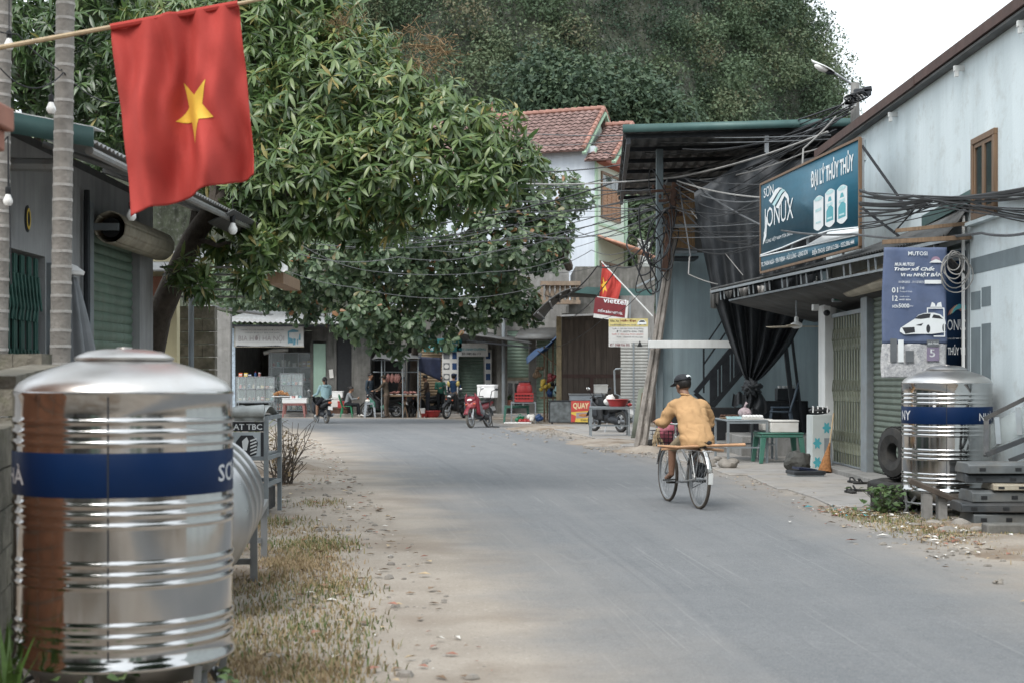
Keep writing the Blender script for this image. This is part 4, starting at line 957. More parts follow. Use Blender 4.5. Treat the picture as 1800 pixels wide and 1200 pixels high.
# ------------------------------------------------------------------ stainless water tanks
stl = mat('stainless', (.50, .495, .49), .09, 1.0, var=.04, scale=2, bump=.03, bscale=4, dirt=(.5, .48, .45), damt=.25, dscale=3, stretch=(1, 1, .5))
lidm = mat('brushed_lid', (.58, .57, .56), .36, 1.0, var=.06, scale=3, bump=.02, bscale=12, dirt=(.42, .37, .32), damt=.5, dscale=2.2)
band = mat('blue_band', (.002, .016, .062), .45, 0, var=.08, bump=.01, spec=.18)
def tank(name, label, loc, r=.47, zs=1, zo=0, rz=0):
    o = thing(name, label, 'water tank', loc, rz)
    z = lambda v: v*zs+zo
    pr = [(r*.55, z(.25)), (r*.97, z(.25)), (r*1.03, z(.255)), (r*1.035, z(.268)), (r*1.01, z(.285)), (r, z(.30))]
    for zr in (.35, .395, .44, .60, .645, .69, .845, .89, .93): pr += [(r, z(zr-.0165)), (r, z(zr-.015)), (r+.005, z(zr-.008)), (r+.007, z(zr)), (r+.005, z(zr+.008)), (r, z(zr+.015)), (r, z(zr+.0165))]
    pr += [(r, z(.955)), (r, z(1.15))]
    for zr in (1.18, 1.225, 1.27): pr += [(r, z(zr-.0165)), (r, z(zr-.015)), (r+.005, z(zr-.008)), (r+.007, z(zr)), (r+.005, z(zr+.008)), (r, z(zr+.015)), (r, z(zr+.0165))]
    pr += [(r, z(1.37)), (r+.005, z(1.378)), (r+.005, z(1.388)), (r*.99, z(1.393))]
    b = MB(); b.lathe(pr, 72, caps=False); b.build('body', stl, o, ang=60)
    b = MB(); b.lathe([(r*q, z(w)) for q, w in ((.995, 1.390), (.985, 1.402), (.965, 1.417), (.93, 1.433), (.87, 1.450), (.775, 1.470), (.66, 1.489), (.56, 1.504), (.44, 1.521), (.42, 1.523))], 72, caps=False); b.build('shoulder', lidm, o, ang=60)
    b = MB(); b.lathe([(r*.41, z(1.518)), (r*.45, z(1.524)), (r*.455, z(1.535)), (r*.42, z(1.546)), (r*.34, z(1.562)), (r*.2, z(1.572)), (0.001, z(1.575))], 48); b.build('lid', lidm, o, ang=50)
    b = MB(); b.lathe([(.03, z(1.57)), (.035, z(1.58)), (.001, z(1.583))], 16); b.build('knob', lidm, o)
    b = MB(); b.lathe([(r+.0015, z(.962)), (r+.003, z(.965)), (r+.003, z(1.140)), (r+.0015, z(1.143))], 72, caps=False); b.build('band', band, o, ang=60)
    b = MB(); b.bar((0, -r-.002, z(.30)), (0, -r-.002, z(1.37)), .006, .006); b.build('seam', M['dark_steel'], o)
    b = MB(); b.lathe([(r*.3, z(.12)), (r*.8, z(.17)), (r*.96, z(.25))], 40); b.build('bottom', lidm, o, ang=60)
    for k in range(6):
        a = PI/3*k+.35; b = MB(); x, y = math.cos(a)*r, math.sin(a)*r
        b.bar((x*.9, y*.9, 0), (x*.97, y*.97, z(.25)), .03, .03); b.bar((x*1.02, y*1.02, 0), (x*.75-y*.3, y*.75+x*.3, z(.24)), .024, .024); b.build('leg', M['steel'], o)
    b = MB(); b.tube([(math.cos(t)*r*.94, math.sin(t)*r*.94, z(.13)) for t in [2*PI*i/24 for i in range(24)]], .012, 6, closed=True); b.build('ring', M['steel'], o)
    return o
FT = (GX(219, 6.2), 6.2, 0)
ft = tank('water_tank', 'big stainless water tank filling the near left corner with a blue band', FT, .462, 1.0, -.008, -math.atan2(FT[0], FT[1])+R(-8))
lw = mat('tank_letter', (.55, .56, .58), .5, var=.05, bump=0); lo_ = mat('tank_letter_tan', (.42, .24, .15), .5, bump=0)
lettering('HÀ', -.62, 1.0, .20, .085, lw, ft, 0, .01, bend=.4665); lettering('SƠN', .52, 1.0, .26, .085, lw, ft, 0, .01, bend=.4665)
RT = (GX(1664, 15.25), 15.25, 0)
rt = tank('water_tank', 'stainless water tank with a blue band by the olive shutter and pale blue wall', RT, .468, 1.01, .0, -math.atan2(RT[0], RT[1]))
lettering('NY', -.62, 1.01, .20, .10, lw, rt, 0, .01, bend=.4725); lettering('NHÀ', .36, 1.01, .24, .10, lw, rt, 0, .01, bend=.4725)
# lying tank behind the first
lt = thing('lying_water_tank', 'stainless water tank lying on a steel frame, half hidden behind the near tank', 'water tank', (GX(350, 9.9), 9.9, 0), R(7))
b = MB(); r = .445
pr = [(.001, -.17), (r*.35, -.16), (r*.65, -.12), (r*.85, -.06), (r*.95, -.015), (r, .02)]
for k in (.06, .10, .14, .55, .6, 1.0, 1.05, 1.45, 1.5): pr += [(r, k-.012), (r+.006, k), (r, k+.012)]
pr += [(r, 1.6), (r*.8, 1.68), (.001, 1.72)]
b.lathe([(q[0], -q[1]) for q in pr], 56, (0, 0, .62), 0, 'y'); b.build('body', mat('satin_steel', (.37, .375, .38), .32, .9, var=.05, bump=.02, dirt=(.4, .38, .36), damt=.3), lt, ang=50)
b = MB()
for x in (-.40, .37):
    for y in (.1, 1.5): b.bx(x-.025, x+.025, y-.025, y+.025, 0, .42)
    b.bx(x-.03, x+.03, 0, 1.6, .42, .47)
for y in (.13, 1.47): b.bx(-.38, .35, y-.02, y+.02, .13, .17); b.bx(-.38, .35, y-.02, y+.02, .36, .40)
b.build('frame', M['steel'], lt)

# ------------------------------------------------------------------ steel roofed house with the porch
ph = thing('porch_house', 'grey blue house with an open porch under a high green edged steel roof', 'house', (3.4, 31, 0))
b = MB(); b.bx(3.2, 6.9, 31, 31.2, 0, 4.2); b.bx(6.7, 6.9, 27, 31, 0, 4.2); b.build('wall', M['porch_wall'], ph, world=True)
b = MB(); b.bx(3.8, 7.2, 36.6, 36.8, 3.2, 6.3); b.bx(7.2, 7.4, 25.6, 36.8, 0, 6.3); b.build('back_wall', M['dark_tin'], ph, world=True)
RA, RB, RC, RD = Vector((2.12, 27, 6.18)), Vector((7.4, 27, 6.33)), Vector((7.6, 37.2, 6.4)), Vector((2.75, 37.2, 6.25))
b = MB(); corr(b, RA, RB, RC, RD, .25, .025); b.build('roof', M['dark_tin'], ph, world=True, solid=.012)
b = MB(); b.add([RA+Vector((-.02, -.03, -.06)), RB+Vector((0, -.03, -.06)), RB+Vector((0, -.03, .09)), RA+Vector((-.02, -.03, .09))], [(0, 1, 2, 3)]); b.build('fascia', M['green_tin'], ph, world=True, solid=.012)
b = MB()
for k in range(7): t = k/6; b.bar(RA.lerp(RD, .03+t*.95)+Vector((.03, 0, -.09)), RB.lerp(RC, .03+t*.95)+Vector((0, 0, -.09)), .06, .09)
b.bar(RA+Vector((.1, .1, -.2)), RD+Vector((.1, -.1, -.2)), .08, .12); b.build('purlin', M['dark_steel'], ph, world=True)
b = MB(); b.bx(2.92, 3.06, 28.75, 28.9, 0, 6.1); b.build('post', M['grey_paint'], ph, world=True, bevel=.01)
b = MB(); b.bx(2.95, 3.28, 29.0, 29.15, .2, 4.1); b.build('column', M['porch_wall'], ph, world=True, bevel=.01)
b = MB(); b.bx(4.85, 4.93, 27.3, 27.38, 4.6, 6.2); b.build('post', M['steel'], ph, world=True)
b = MB(); b.bx(2.72, 4.5, 28.3, 28.42, 2.07, 2.22); b.build('beam', M['white_paint'], ph, world=True, bevel=.008)
sm = MB(); sm.box((0, 0, .63), (.052, .02, 1.26)); me = sm.mesh('slat', M['slat_wood'])
for i in range(13): inst('slat', me, ph, (GX(1163, 30)+i*.056-3.4, 30-31, 4.2), (0, 0, 0), (1, 1, 1.05 if i > 1 else 1))
for z in (4.1, 4.66): b = MB(); b.bx(3.1, 3.9, 29.97, 30.08, z, z+.05); b.build('rail', M['grey_frame'], ph, world=True)
b = MB(); b.bx(3.3, 7, 30.2, 30.9, 5.62, 5.7); b.bx(3.05, 3.95, 30.1, 30.9, 4.0, 4.05); b.build('loft_floor', M['dark_steel'], ph, world=True)
b = MB(); b.bx(3.05, 6.6, 29.0, 29.2, .22, .88); b.build('low_wall', M['black'], ph, world=True, bevel=.01)
b = MB(); b.bx(2.95, 6.6, 28.3, 31, -.02, .21); b.bx(4.25, 6.6, 26.3, 28.3, -.02, .40); b.build('step', M['concrete'], ph, world=True, bevel=.015)
b = MB(); b.bar((5.42, 27, .05), (5.05, 27, 3.3), .08, .08); b.bar((5.62, 27.2, .05), (5.22, 27.2, 3.3), .05, .05); b.bx(5.72, 5.8, 26.5, 26.58, 0, 3.3); b.build('strut', M['dark_steel'], ph, world=True)
b = MB(); b.bx(5.83, 6.6, 26.9, 27.0, 0, 2.6); b.build('dark_door', M['black'], ph, world=True)
b = MB(); b.bx(5.86, 6.55, 26.86, 26.89, 1.2, 1.95); b.build('door_pane', M['dark_glass'], ph, world=True)
stt = thing('steel_stair', 'black steel stair with paired balusters climbing the porch wall', 'stair', tuple(P(1236, 715, 30.2)))
b = MB(); Y = 30.2
L0, L1, U0, U1 = P(1250, 716, Y), P(1322, 632, Y), P(1222, 690, Y), P(1300, 596, Y)
b.bar(L0, L1, .08, .10); b.bar(U0, U1, .08, .10); b.bar(U0, L0, .06, .09); b.build('stringer', M['dark_steel'], stt, world=True)
b = MB()
for i in range(7):
    t = .06+i*.15; l = L0.lerp(L1, t); u = Vector((l.x, l.y, 0)); k = (l.x-U0.x)/(U1.x-U0.x); u.z = U0.z+(U1.z-U0.z)*k
    b.bar(l, u, .05 if i % 2 else .16, .05)
    if i < 6: l2 = L0.lerp(L1, t+.075); k = (l2.x-U0.x)/(U1.x-U0.x); b.bar(l2, Vector((l2.x, l2.y, U0.z+(U1.z-U0.z)*k)), .02, .02)
b.build('baluster', M['dark_steel'], stt, world=True)
b = MB(); b.bar(P(1237, 690, Y), P(1237, 612, Y), .035); b.bar(P(1237, 640, Y), P(1275, 585, Y), .035); b.bar(P(1246, 598, Y), P(1272, 560, Y), .03); b.build('handrail', M['dark_steel'], stt, world=True)
# great black tarpaulin gathered in a knot
def pl(pts, t):
    return [float(np.interp(t, [p[0] for p in pts], [p[k] for p in pts])) for k in range(1, len(pts[0]))]
tp_ = thing('black_tarpaulin', 'great black tarpaulin hung from the steel roof and gathered into a knot', 'tarpaulin', tuple(P(1325, 720, 26.9)))
Lb = [(0, 1220, 338), (.15, 1224, 400), (.35, 1240, 480), (.6, 1262, 565), (.85, 1296, 640), (1, 1311, 668)]
Rb = [(0, 1457, 272), (.2, 1460, 380), (.42, 1456, 470), (.6, 1440, 545), (.8, 1385, 622), (.93, 1345, 660), (1, 1333, 668)]
Tb = [(0, 1220, 338), (.17, 1258, 316), (.42, 1322, 272), (.5, 1345, 268), (.62, 1372, 286), (1, 1457, 272)]
def tarp(u, v):
    l, r_ = pl(Lb, v), pl(Rb, v); px = l[0]+(r_[0]-l[0])*u; py = l[1]+(r_[1]-l[1])*u; tx, ty = pl(Tb, u); w = (1-v)**2
    px = px*(1-w)+tx*w; py = py*(1-w)+ty*w
    am = .012+.16*v*v*(1-v)*2+.06*v; y = 26.85+am*math.sin(u*2*PI*6.5+2*math.sin(u*5)+v*1.2)+.10*mnoise.noise((u*4, v*5, 2))*(1-v*.5)+.05*mnoise.noise((u*9+v*9, v*5-u*3, 5))+.03*math.sin((u*.6+v)*26+3*mnoise.noise((u*3, v*3, 8)))*(1-v)
    return P(px, py, y)
b = MB(); b.grid(tarp, 110, 60)
tm = mat('black_tarp', (.027, .030, .034), .62, var=.25, scale=4, bump=.35, bscale=22, dirt=(.045, .049, .053), damt=.6, dscale=1.6)
b.build('cloth', tm, tp_, world=True, ang=180)
b = MB()
c0 = P(1322, 681, 26.8); b.ball((0, 0, 0), (.17, .13, .15), 36, 24)
def kn(v):
    p = Vector(v); d = p.normalized(); n = .05*mnoise.noise(d*2.4)+.035*math.sin(7*d.x+9*d.z+4*mnoise.noise(d*2))+.02*mnoise.noise(d*7); return tuple(c0+p+d*n)
b.v = [kn(v) for v in b.v]
b.build('knot', tm, tp_, world=True, ang=180)
b = MB(); b.grid(lambda u, v: P(1322+(u-.5)*(26+24*v)+6*math.sin(v*3), 684+v*38+6*math.sin(u*9), 26.8+.08*math.sin(u*14+v*2)), 24, 8)
b.grid(lambda u, v: P(1300+(u-.5)*(22+6*v), 690+v*22+3*math.sin(u*9), 26.78+.06*math.sin(u*11)), 14, 5); b.build('tail', tm, tp_, world=True, ang=180)
fn = thing('ceiling_fan', 'old pale ceiling fan hanging under the awning in front of the tarpaulin', 'fan', tuple(P(1400, 556, 23.5)))
b = MB(); b.tube([(0, 0, .75), (0, 0, -.02)], .012, 6); b.build('rod', M['grey_frame'], fn)
b = MB(); b.lathe([(.02, .0), (.035, -.03), (.035, -.09), (.09, -.12), (.10, -.17), (.05, -.2), (.001, -.205)], 20); b.build('motor', M['white_paint'], fn)
for k in range(3):
    b = MB(); b.box((.34, 0, -.165), (.56, .11, .008), 0, (R(9), 0, 0)); o = b.build('blade', M['beige_metal'], fn); o.rotation_euler = (0, 0, R(8+120*k))
for (nm, lb, p) in (('security_camera', 'white dome security camera on the pier beside the folding gate', P(1452, 545, 22.3)),):
    o = thing(nm, lb, 'camera', tuple(p)); b = MB(); b.box((0, 0, .02), (.12, .14, .09)); b.build('bracket', M['white_plastic'], o, bevel=.01)
    b = MB(); b.ball((0, -.05, -.05), (.055, .055, .05), 12, 8); b.build('dome', M['black'], o)
    b = MB(); b.box((-.16, .03, .04), (.1, .1, .1)); b.build('mount', M['white_plastic'], o, bevel=.01)
o = thing('junction_box', 'small grey green electric box on the wall above the folding gate', 'electric box', tuple(P(1471, 520, 22.0)))
b = MB(); b.box((0, 0, 0), (.14, .12, .2)); b.build('case', M['grey_frame'], o, bevel=.012); b = MB(); b.box((0, -.062, 0), (.11, .012, .16)); b.build('cover', M['dusty_green_plastic'], o, bevel=.004)
o = thing('hanging_lamp', 'white bulb lamp hanging from the awning truss', 'lamp', tuple(P(1436, 500, 21.5)))
b = MB(); b.lathe([(.012, .12), (.014, .06), (.05, .045), (.055, -.03), (.04, -.055), (.001, -.06)], 16); b.build('bulb', M['bulb'], o); b = MB(); b.tube([(0, 0, .34), (0, 0, .1)], .006, 5); b.build('wire', M['cable'], o)

# ------------------------------------------------------------------ leaning utility pole
ul = thing('utility_pole', 'leaning weathered utility pole at the road edge in front of the grey blue house', 'pole', (GX(1124, 28.6), 28.6, 0))
b = MB(); q0, q1 = Vector((GX(1123, 28.6), 28.6, -.1)), P(1183, 420, 28.6)
for (w0, w1, off) in ((.07, .045, -.07), (.07, .045, .07)):
    b.tube([q0+Vector((off, 0, 0)), q0.lerp(q1, .5)+Vector((off*.7, 0, 0)), q1+Vector((off*.5, 0, 0))], [w0, (w0+w1)/2, w1], 6)
for k in range(9): t = .06+k*.11; p = q0.lerp(q1, t); b.bar(p+Vector((-.075*(1-t*.4), 0, 0)), p+Vector((.075*(1-t*.4), 0, 0)), .06, .16)
b.build('concrete_post', mat('pole_concrete', (.29, .265, .24), .95, var=.35, scale=6, bump=.6, bscale=30, dirt=(.13, .11, .095), damt=.8, dscale=3, streak=1), ul, world=True)
b = MB(); r0, r1 = P(1168, 478, 28.45), P(1187, 322, 28.45); b.bar(r0, r1, .13, .10); b.bar(r0+Vector((.0, -.06, 0)), r1+Vector((0, -.06, 0)), .09, .02); b.build('steel_post', M['rust'], ul, world=True)
b = MB()
for (py, w) in ((335, .9), (352, .6), (380, .4)):
    p = P(1184, py, 28.4); b.bar(p+Vector((-w/2, 0, -.02)), p+Vector((w/2, 0, .03)), .05, .05)
    for k in (-.45, -.2, .2, .45): b.lathe([(.02, 0), (.035, .03), (.03, .07), (.001, .09)], 8, p+Vector((w*k, 0, .03)))
b.build('crossarm', M['rust'], ul, world=True)
cl = thing('cable_tangle', 'tangle of black cable loops bunched at the head of the leaning pole', 'cable', tuple(P(1150, 430, 28.3)))
for k in range(9):
    b = MB(); c = P(1140+rnd.gauss(10, 12), 420+rnd.gauss(0, 34), 28.3+rnd.uniform(-.15, .1)); rr = (rnd.uniform(.1, .3), rnd.uniform(.3, .7)); ph_ = rnd.uniform(0, 6); tl = rnd.uniform(-.5, .5)
    b.tube([c+Vector((rr[0]*math.cos(a)+tl*rr[1]*math.sin(a), .08*math.sin(2*a+ph_), rr[1]*math.sin(a)+.06*math.sin(3*a+ph_))) for a in [2*PI*i/26 for i in range(26)]], rnd.choice((.008, .012, .016)), 5, closed=True); b.build('loop', M['cable'], cl, world=True)

# ------------------------------------------------------------------ overhead cables
NC = []
def cable(pts, sag, r, m='cable', label=None, group='overhead cables across the street'):
    """pts: (px, py, Y) supports; parabolic sag in metres for each span"""
    W = [P(*p) for p in pts]; path = []
    for i in range(len(W)-1):
        n = 14
        for k in range(n + (i == len(W)-2)):
            t = k/n; p = W[i].lerp(W[i+1], t); p.z -= 4*sag*t*(1-t); path.append(p)
    b = MB(); o = bpy.data.objects.new('overhead_cable', None)
    b.tube(path, r, 5); ob = b.build('overhead_cable', M[m])
    tag(ob, label or '', 'cable', group); mid = W[len(W)//2]
    if not label: NC.append((HY-((W[0].z+W[-1].z)/2-CH)*F/mid.y, ob, {'cable': 'black cable', 'grey_cable': 'grey wire', 'pale_cable': 'pale wire'}[m], place(pts[0]), place(pts[-1])))
    bpy.data.objects.remove(o); return ob
def place(p):
    x, y = p[0], p[1]
    if x < 1080: return 'the almond tree'
    if x < 1300: return 'the leaning pole'
    if x < 1425: return 'the billboard'
    return 'the brown roof edge' if y < 262 else 'the blue wall'
k_ = .010
cable([(1500, 178, 25), (930, 302, 44), (560, 420, 47)], .35, .017); cable([(1500, 184, 25), (1090, 318, 36), (640, 402, 46)], .3, .022, label='thickest black cable sagging from the roof edge towards the almond tree')
cable([(1495, 190, 25), (1110, 300, 35), (900, 330, 44)], .2, .014); cable([(1495, 172, 25), (1185, 330, 28.4)], .35, .014); cable([(1490, 195, 25), (1000, 372, 40), (600, 420, 46)], .3, .014)
cable([(1500, 190, 25), (1187, 345, 28.4)], .2, .012); cable([(1495, 200, 25), (1130, 330, 33), (860, 352, 44)], .15, .013); cable([(1480, 205, 25), (1090, 345, 36)], .1, .012, 'grey_cable')
cable([(1455, 232, 24), (1190, 312, 28.4), (900, 322, 40), (640, 330, 45)], .08, .019, 'pale_cable', 'thick pale wire running from the pole head to the blue building')
cable([(1510, 210, 24), (1415, 268, 24.5), (1230, 316, 28.4)], .1, .012, 'pale_cable'); cable([(1408, 330, 23.9), (1412, 262, 24.2), (1470, 205, 24)], .02, .015, 'pale_cable', 'short pale wire bending up from the billboard top to the roof edge')
cable([(1460, 238, 24), (1100, 238, 30), (900, 232, 46)], .05, .012, 'grey_cable'); cable([(1460, 245, 24), (1090, 248, 30), (930, 255, 46)], .05, .011, 'grey_cable')
cable([(1200, 310, 28.4), (1340, 397, 23.4), (1500, 412, 18.7), (1725, 410, 15.5), (1850, 395, 13)], .06, .016, 'grey_cable', 'pale grey wire crossing the front of the billboard')
cable([(1190, 318, 28.4), (1345, 348, 23.4)], .06, .014, 'pale_cable'); cable([(1188, 322, 28.4), (1345, 352, 23.4)], .16, .012, 'grey_cable'); cable([(1195, 312, 28.4), (1350, 325, 23.4)], .04, .009)
cable([(1180, 365, 28.4), (1262, 380, 26.5), (1345, 342, 23.4)], .06, .009, 'grey_cable'); cable([(1180, 400, 28.4), (1340, 392, 23.5)], .02, .009, 'grey_cable'); cable([(1175, 405, 28.4), (1340, 408, 23.5)], .02, .008); cable([(1175, 418, 28.4), (1340, 415, 23.5)], .01, .008, 'grey_cable'); cable([(1180, 362, 28.4), (1342, 368, 23.5)], .12, .009)
cable([(1193, 322, 28.4), (1214, 452, 27.3)], 0, .014, 'grey_cable', 'stay wire dropping steeply from the pole head'); cable([(1214, 370, 28), (1306, 484, 26.4)], .01, .01, 'pale_cable', 'pale stay wire slanting down to the awning corner'); cable([(1212, 452, 27.3), (1210, 482, 26.8), (1262, 500, 26.7)], .02, .012, 'pale_cable')
cable([(1512, 335, 18.5), (1605, 345, 16.8), (1745, 340, 15.2), (1860, 325, 13.5)], .05, .02, label='thick black cable bundle along the blue wall beneath the window'); cable([(1512, 358, 18.5), (1640, 350, 16.4), (1860, 320, 13.5)], .04, .026, label='thickest black cable bundle along the blue wall')
cable([(1512, 375, 18.5), (1640, 352, 16.4), (1860, 338, 13.5)], .05, .014); cable([(1510, 382, 18.5), (1640, 352, 16.4), (1720, 368, 15.5), (1860, 392, 13.5)], .02, .011); cable([(1510, 402, 18.5), (1585, 385, 17.3), (1640, 350, 16.4)], .03, .009); cable([(1512, 338, 18.5), (1860, 350, 13.5)], .02, .009); cable([(1690, 348, 15.9), (1750, 366, 15), (1860, 378, 13.5)], .02, .009)
cable([(1620, 352, 16.8), (1570, 410, 17.6)], .01, .01)
cable([(1175, 420, 28.4), (1085, 470, 34), (1000, 560, 46)], .2, .014); cable([(1170, 385, 28.4), (1050, 468, 38), (960, 520, 47)], .35, .02); cable([(1165, 400, 28.4), (1040, 440, 40), (880, 475, 47)], .3, .01, 'grey_cable'); cable([(1160, 380, 28.4), (1010, 405, 42), (760, 440, 45)], .3, .011, 'grey_cable')
cable([(1170, 372, 28.4), (930, 412, 43.8), (520, 425, 44)], .3, .015, 'grey_cable'); cable([(1170, 368, 28.4), (900, 395, 43.6), (510, 405, 44)], .5, .012, 'grey_cable'); cable([(1180, 350, 28.4), (1050, 380, 38), (880, 392, 44), (540, 440, 43.7)], .2, .012)
cable([(520, 425, 43.7), (640, 475, 43.7), (860, 478, 44), (1000, 450, 44.2)], .12, .010, 'grey_cable'); cable([(490, 470, 43.5), (620, 505, 43.5), (800, 525, 43.8), (960, 500, 44)], .1, .010, 'grey_cable'); cable([(505, 440, 43.5), (700, 452, 43.5), (900, 432, 44)], .25, .012, 'grey_cable')
cable([(1125, 365, 33), (1187, 352, 28.4)], .02, .014, 'rust' if 0 else 'pale_cable'); cable([(940, 610, 50), (1060, 560, 40), (1178, 440, 28.5)], .3, .008); cable([(1140, 560, 28.6), (1150, 640, 28.6)], 0, .012, 'pale_cable', 'pale wire hanging down behind the leaning pole')
for q in ((1185, 332, 28.4, 870, 300, 44, .25, .014), (1185, 338, 28.4, 760, 352, 45, .4, .012), (1182, 345, 28.4, 940, 372, 44, .3, .010), (1180, 355, 28.4, 700, 410, 45, .5, .013), (1178, 366, 28.4, 1010, 352, 40, .1, .010), (1490, 188, 24.8, 1200, 262, 27, .25, .013), (1490, 200, 24.6, 1240, 318, 27, .15, .012), (1470, 215, 24, 1130, 268, 30, .2, .013), (1500, 176, 25, 1060, 268, 38, .5, .012), (1470, 228, 24, 1100, 352, 33, .2, .012),
          (1512, 345, 18.5, 1860, 334, 13.5, .07, .012), (1512, 368, 18.5, 1700, 352, 15.8, .05, .012), (1512, 392, 18.5, 1655, 356, 16.4, .05, .008), (1345, 430, 23.3, 1190, 436, 28.4, .06, .009), (1345, 360, 23.3, 1186, 330, 28.4, .25, .011)):
    cable([q[:3], q[3:6]], q[6], q[7], 'grey_cable' if q[7] == .010 else 'cable')
for k in range(20):
    a = (1186+rnd.uniform(-6, 8), 330+rnd.uniform(0, 90), 28.4)
    e = ((rnd.uniform(640, 1000), rnd.uniform(300, 480), 44), (rnd.uniform(1440, 1500), rnd.uniform(180, 262), 24.5), (1345, rnd.uniform(330, 440), 23.35))[k % 3]
    cable([a, e], rnd.uniform(.05, .5), rnd.uniform(.006, .011))
for k in range(7): cable([(1512, rnd.uniform(330, 400), 18.5), (1645+rnd.uniform(-30, 60), rnd.uniform(345, 362), 16.2), (1860, rnd.uniform(318, 400), 13.5)], .04, rnd.uniform(.006, .010))
grp = {}
for q in NC: grp.setdefault((q[2],)+tuple(sorted(q[3:5])), []).append(q)
for k, v in grp.items():
    v.sort(key=lambda q: q[0])
    for i, q in enumerate(v): q[1]['label'] = ('' if len(v) == 1 else 'highest ' if i == 0 else 'lowest ' if i == len(v)-1 else 'second third fourth fifth sixth seventh eighth ninth tenth eleventh twelfth thirteenth fourteenth fifteenth sixteenth seventeenth eighteenth'.split()[i-1]+' highest ')+k[0]+(f' strung from {k[1]} to {k[2]}' if k[1] != k[2] else f' sagging along {k[1]}')
# ------------------------------------------------------------------ mint green house with the tiled roof
C0 = Vector((GX(1046, 60), 60, 0)); MA = math.atan2(4, 1.64)
mh = thing('tiled_house', 'tall mint and pale blue house with a red tiled gable roof', 'house', C0, MA)
W_, D_ = 4.3, 10.0
b = MB(); b.bx(-.02, .22, 0, D_, 0, 11.3); b.bx(.22, W_, D_-.2, D_, 0, 11.3); b.build('side_wall', M['pale_wall'], mh)
b = MB(); b.bx(.22, W_, 0, .22, 0, 11.3); b.bx(W_-.22, W_, .22, D_-.2, 0, 11.3); b.prism([(.25, 11.3), (W_-.25, 11.3), (W_/2, 12.9)], .6, .75, 'y'); b.build('front_wall', M['mint_wall'], mh)
b = MB(); b.bx(-.06, .26, -.06, .0, 0, 11.2); b.bx(W_-.3, W_+.05, -.06, 0, 0, 11.2); b.bx(.26, W_-.3, -.05, -.002, 5.0, 5.2); b.bx(.26, W_-.3, -.05, -.002, 8.0, 8.12); b.build('trim', M['mint_trim'], mh, bevel=.01)
def tiled(parent, y0, y1, zr, ze, xr, xe, sub='roof'):
    """gable slope from ridge (xr,zr) down to eave (xe,ze) between y0 and y1, in rows of curved tiles"""
    b = MB(); n = int(abs(y1-y0)/.29); L_ = math.hypot(xe-xr, ze-zr); m = int(L_/.27)
    ux, uz = (xe-xr)/L_, (ze-zr)/L_; nx, nz = (-uz, ux) if ux > 0 else (uz, -ux)
    if nz < 0: nx, nz = -nx, -nz
    for i in range(m):
        for j in range(n):
            s0, s1 = i*L_/m, (i+1.12)*L_/m; yy = y0+(y1-y0)*j/n; w = (y1-y0)/n; rows = []
            jit = rnd.uniform(0, .02)
            for s, up in ((s0, .012), (s1, .05+jit)):
                for q, bump in ((0, .02), (.3, .06), (.55, .045), (.8, .0), (1, .012)):
                    x = xr+ux*s+nx*(up+bump); z = zr+uz*s+nz*(up+bump); rows.append((x, yy+w*q, z))
            b.add(rows, [(k, k+1, k+6, k+5) for k in range(4)])
    return b
def gable(y0, y1, zr, ze, name_ridge=True):
    b = MB(); xr = W_/2
    for xe in (-.55, W_+.55): b.add([(xr, y0+.02, zr), (xe, y0+.02, ze), (xe, y1, ze), (xr, y1, zr)], [(0, 1, 2, 3)])
    rf = b.build('roof', M['roof_tile'], mh, solid=.08)
    for xe in (-.55, W_+.55):
        t = tiled(mh, y0, y1, zr, ze, xr, xe); stuff(t.build('roof_tiles', M['roof_tile'], rf, ang=50))
    b = MB()
    for xe in (-.55, W_+.55):
        L_ = math.hypot(xe-xr, zr-ze); n = int(L_/.3)
        for i in range(n): t0, t1 = i/n, (i+1.15)/n; b.tube([(xr+(xe-xr)*t0, y0+.03, zr+(ze-zr)*t0+.09), (xr+(xe-xr)*min(1, t1), y0+.03, zr+(ze-zr)*min(1, t1)+.12)], [.085, .105], 7)
    n = int((y1-y0)/.3)
    for i in range(n): b.tube([(xr, y0+i*.3, zr+.10), (xr, y0+i*.3+.34, zr+.12)], [.09, .11], 7)
    stuff(b.build('ridge_tiles', M['ridge_tile'], rf))
    b = MB()
    for xe in (-.55, W_+.55): b.bar((xr, y0+.0, zr-.13), (xe, y0+.0, ze-.13), .1, .16, up=(0, 1, 0))
    b.build('barge_board', M['mint_trim'], mh); return rf
gable(.3, D_+.4, 13.2, 11.05)
r2 = gable(-1.0, .28, 12.45, 10.6)
b = MB(); b.prism([(.1, 10.75), (W_-.1, 10.75), (W_/2, 12.25)], -.5, -.35, 'y'); b.bx(.0, W_, -.5, -.01, 10.6, 10.74); b.build('porch_gable', mat('gable_red', (.28, .10, .075), .85, var=.12, bump=.1), mh)
b = MB(); b.lathe([(.001, -.03), (.32, -.02), (.36, 0), (.32, .02), (.001, .03)], 20, (W_/2, -.54, 11.35), 0, 'y'); b.M = Matrix(); o = b.build('oval_ornament', M['mint_trim'], mh)
b = MB(); b.lathe([(.13, 0), (.09, .12), (.13, .2), (.06, .35), (.1, .45), (.03, .7), (.001, .9)], 10, (W_/2, 5.6, 13.3)); b.build('finial', M['ridge_tile'], mh)
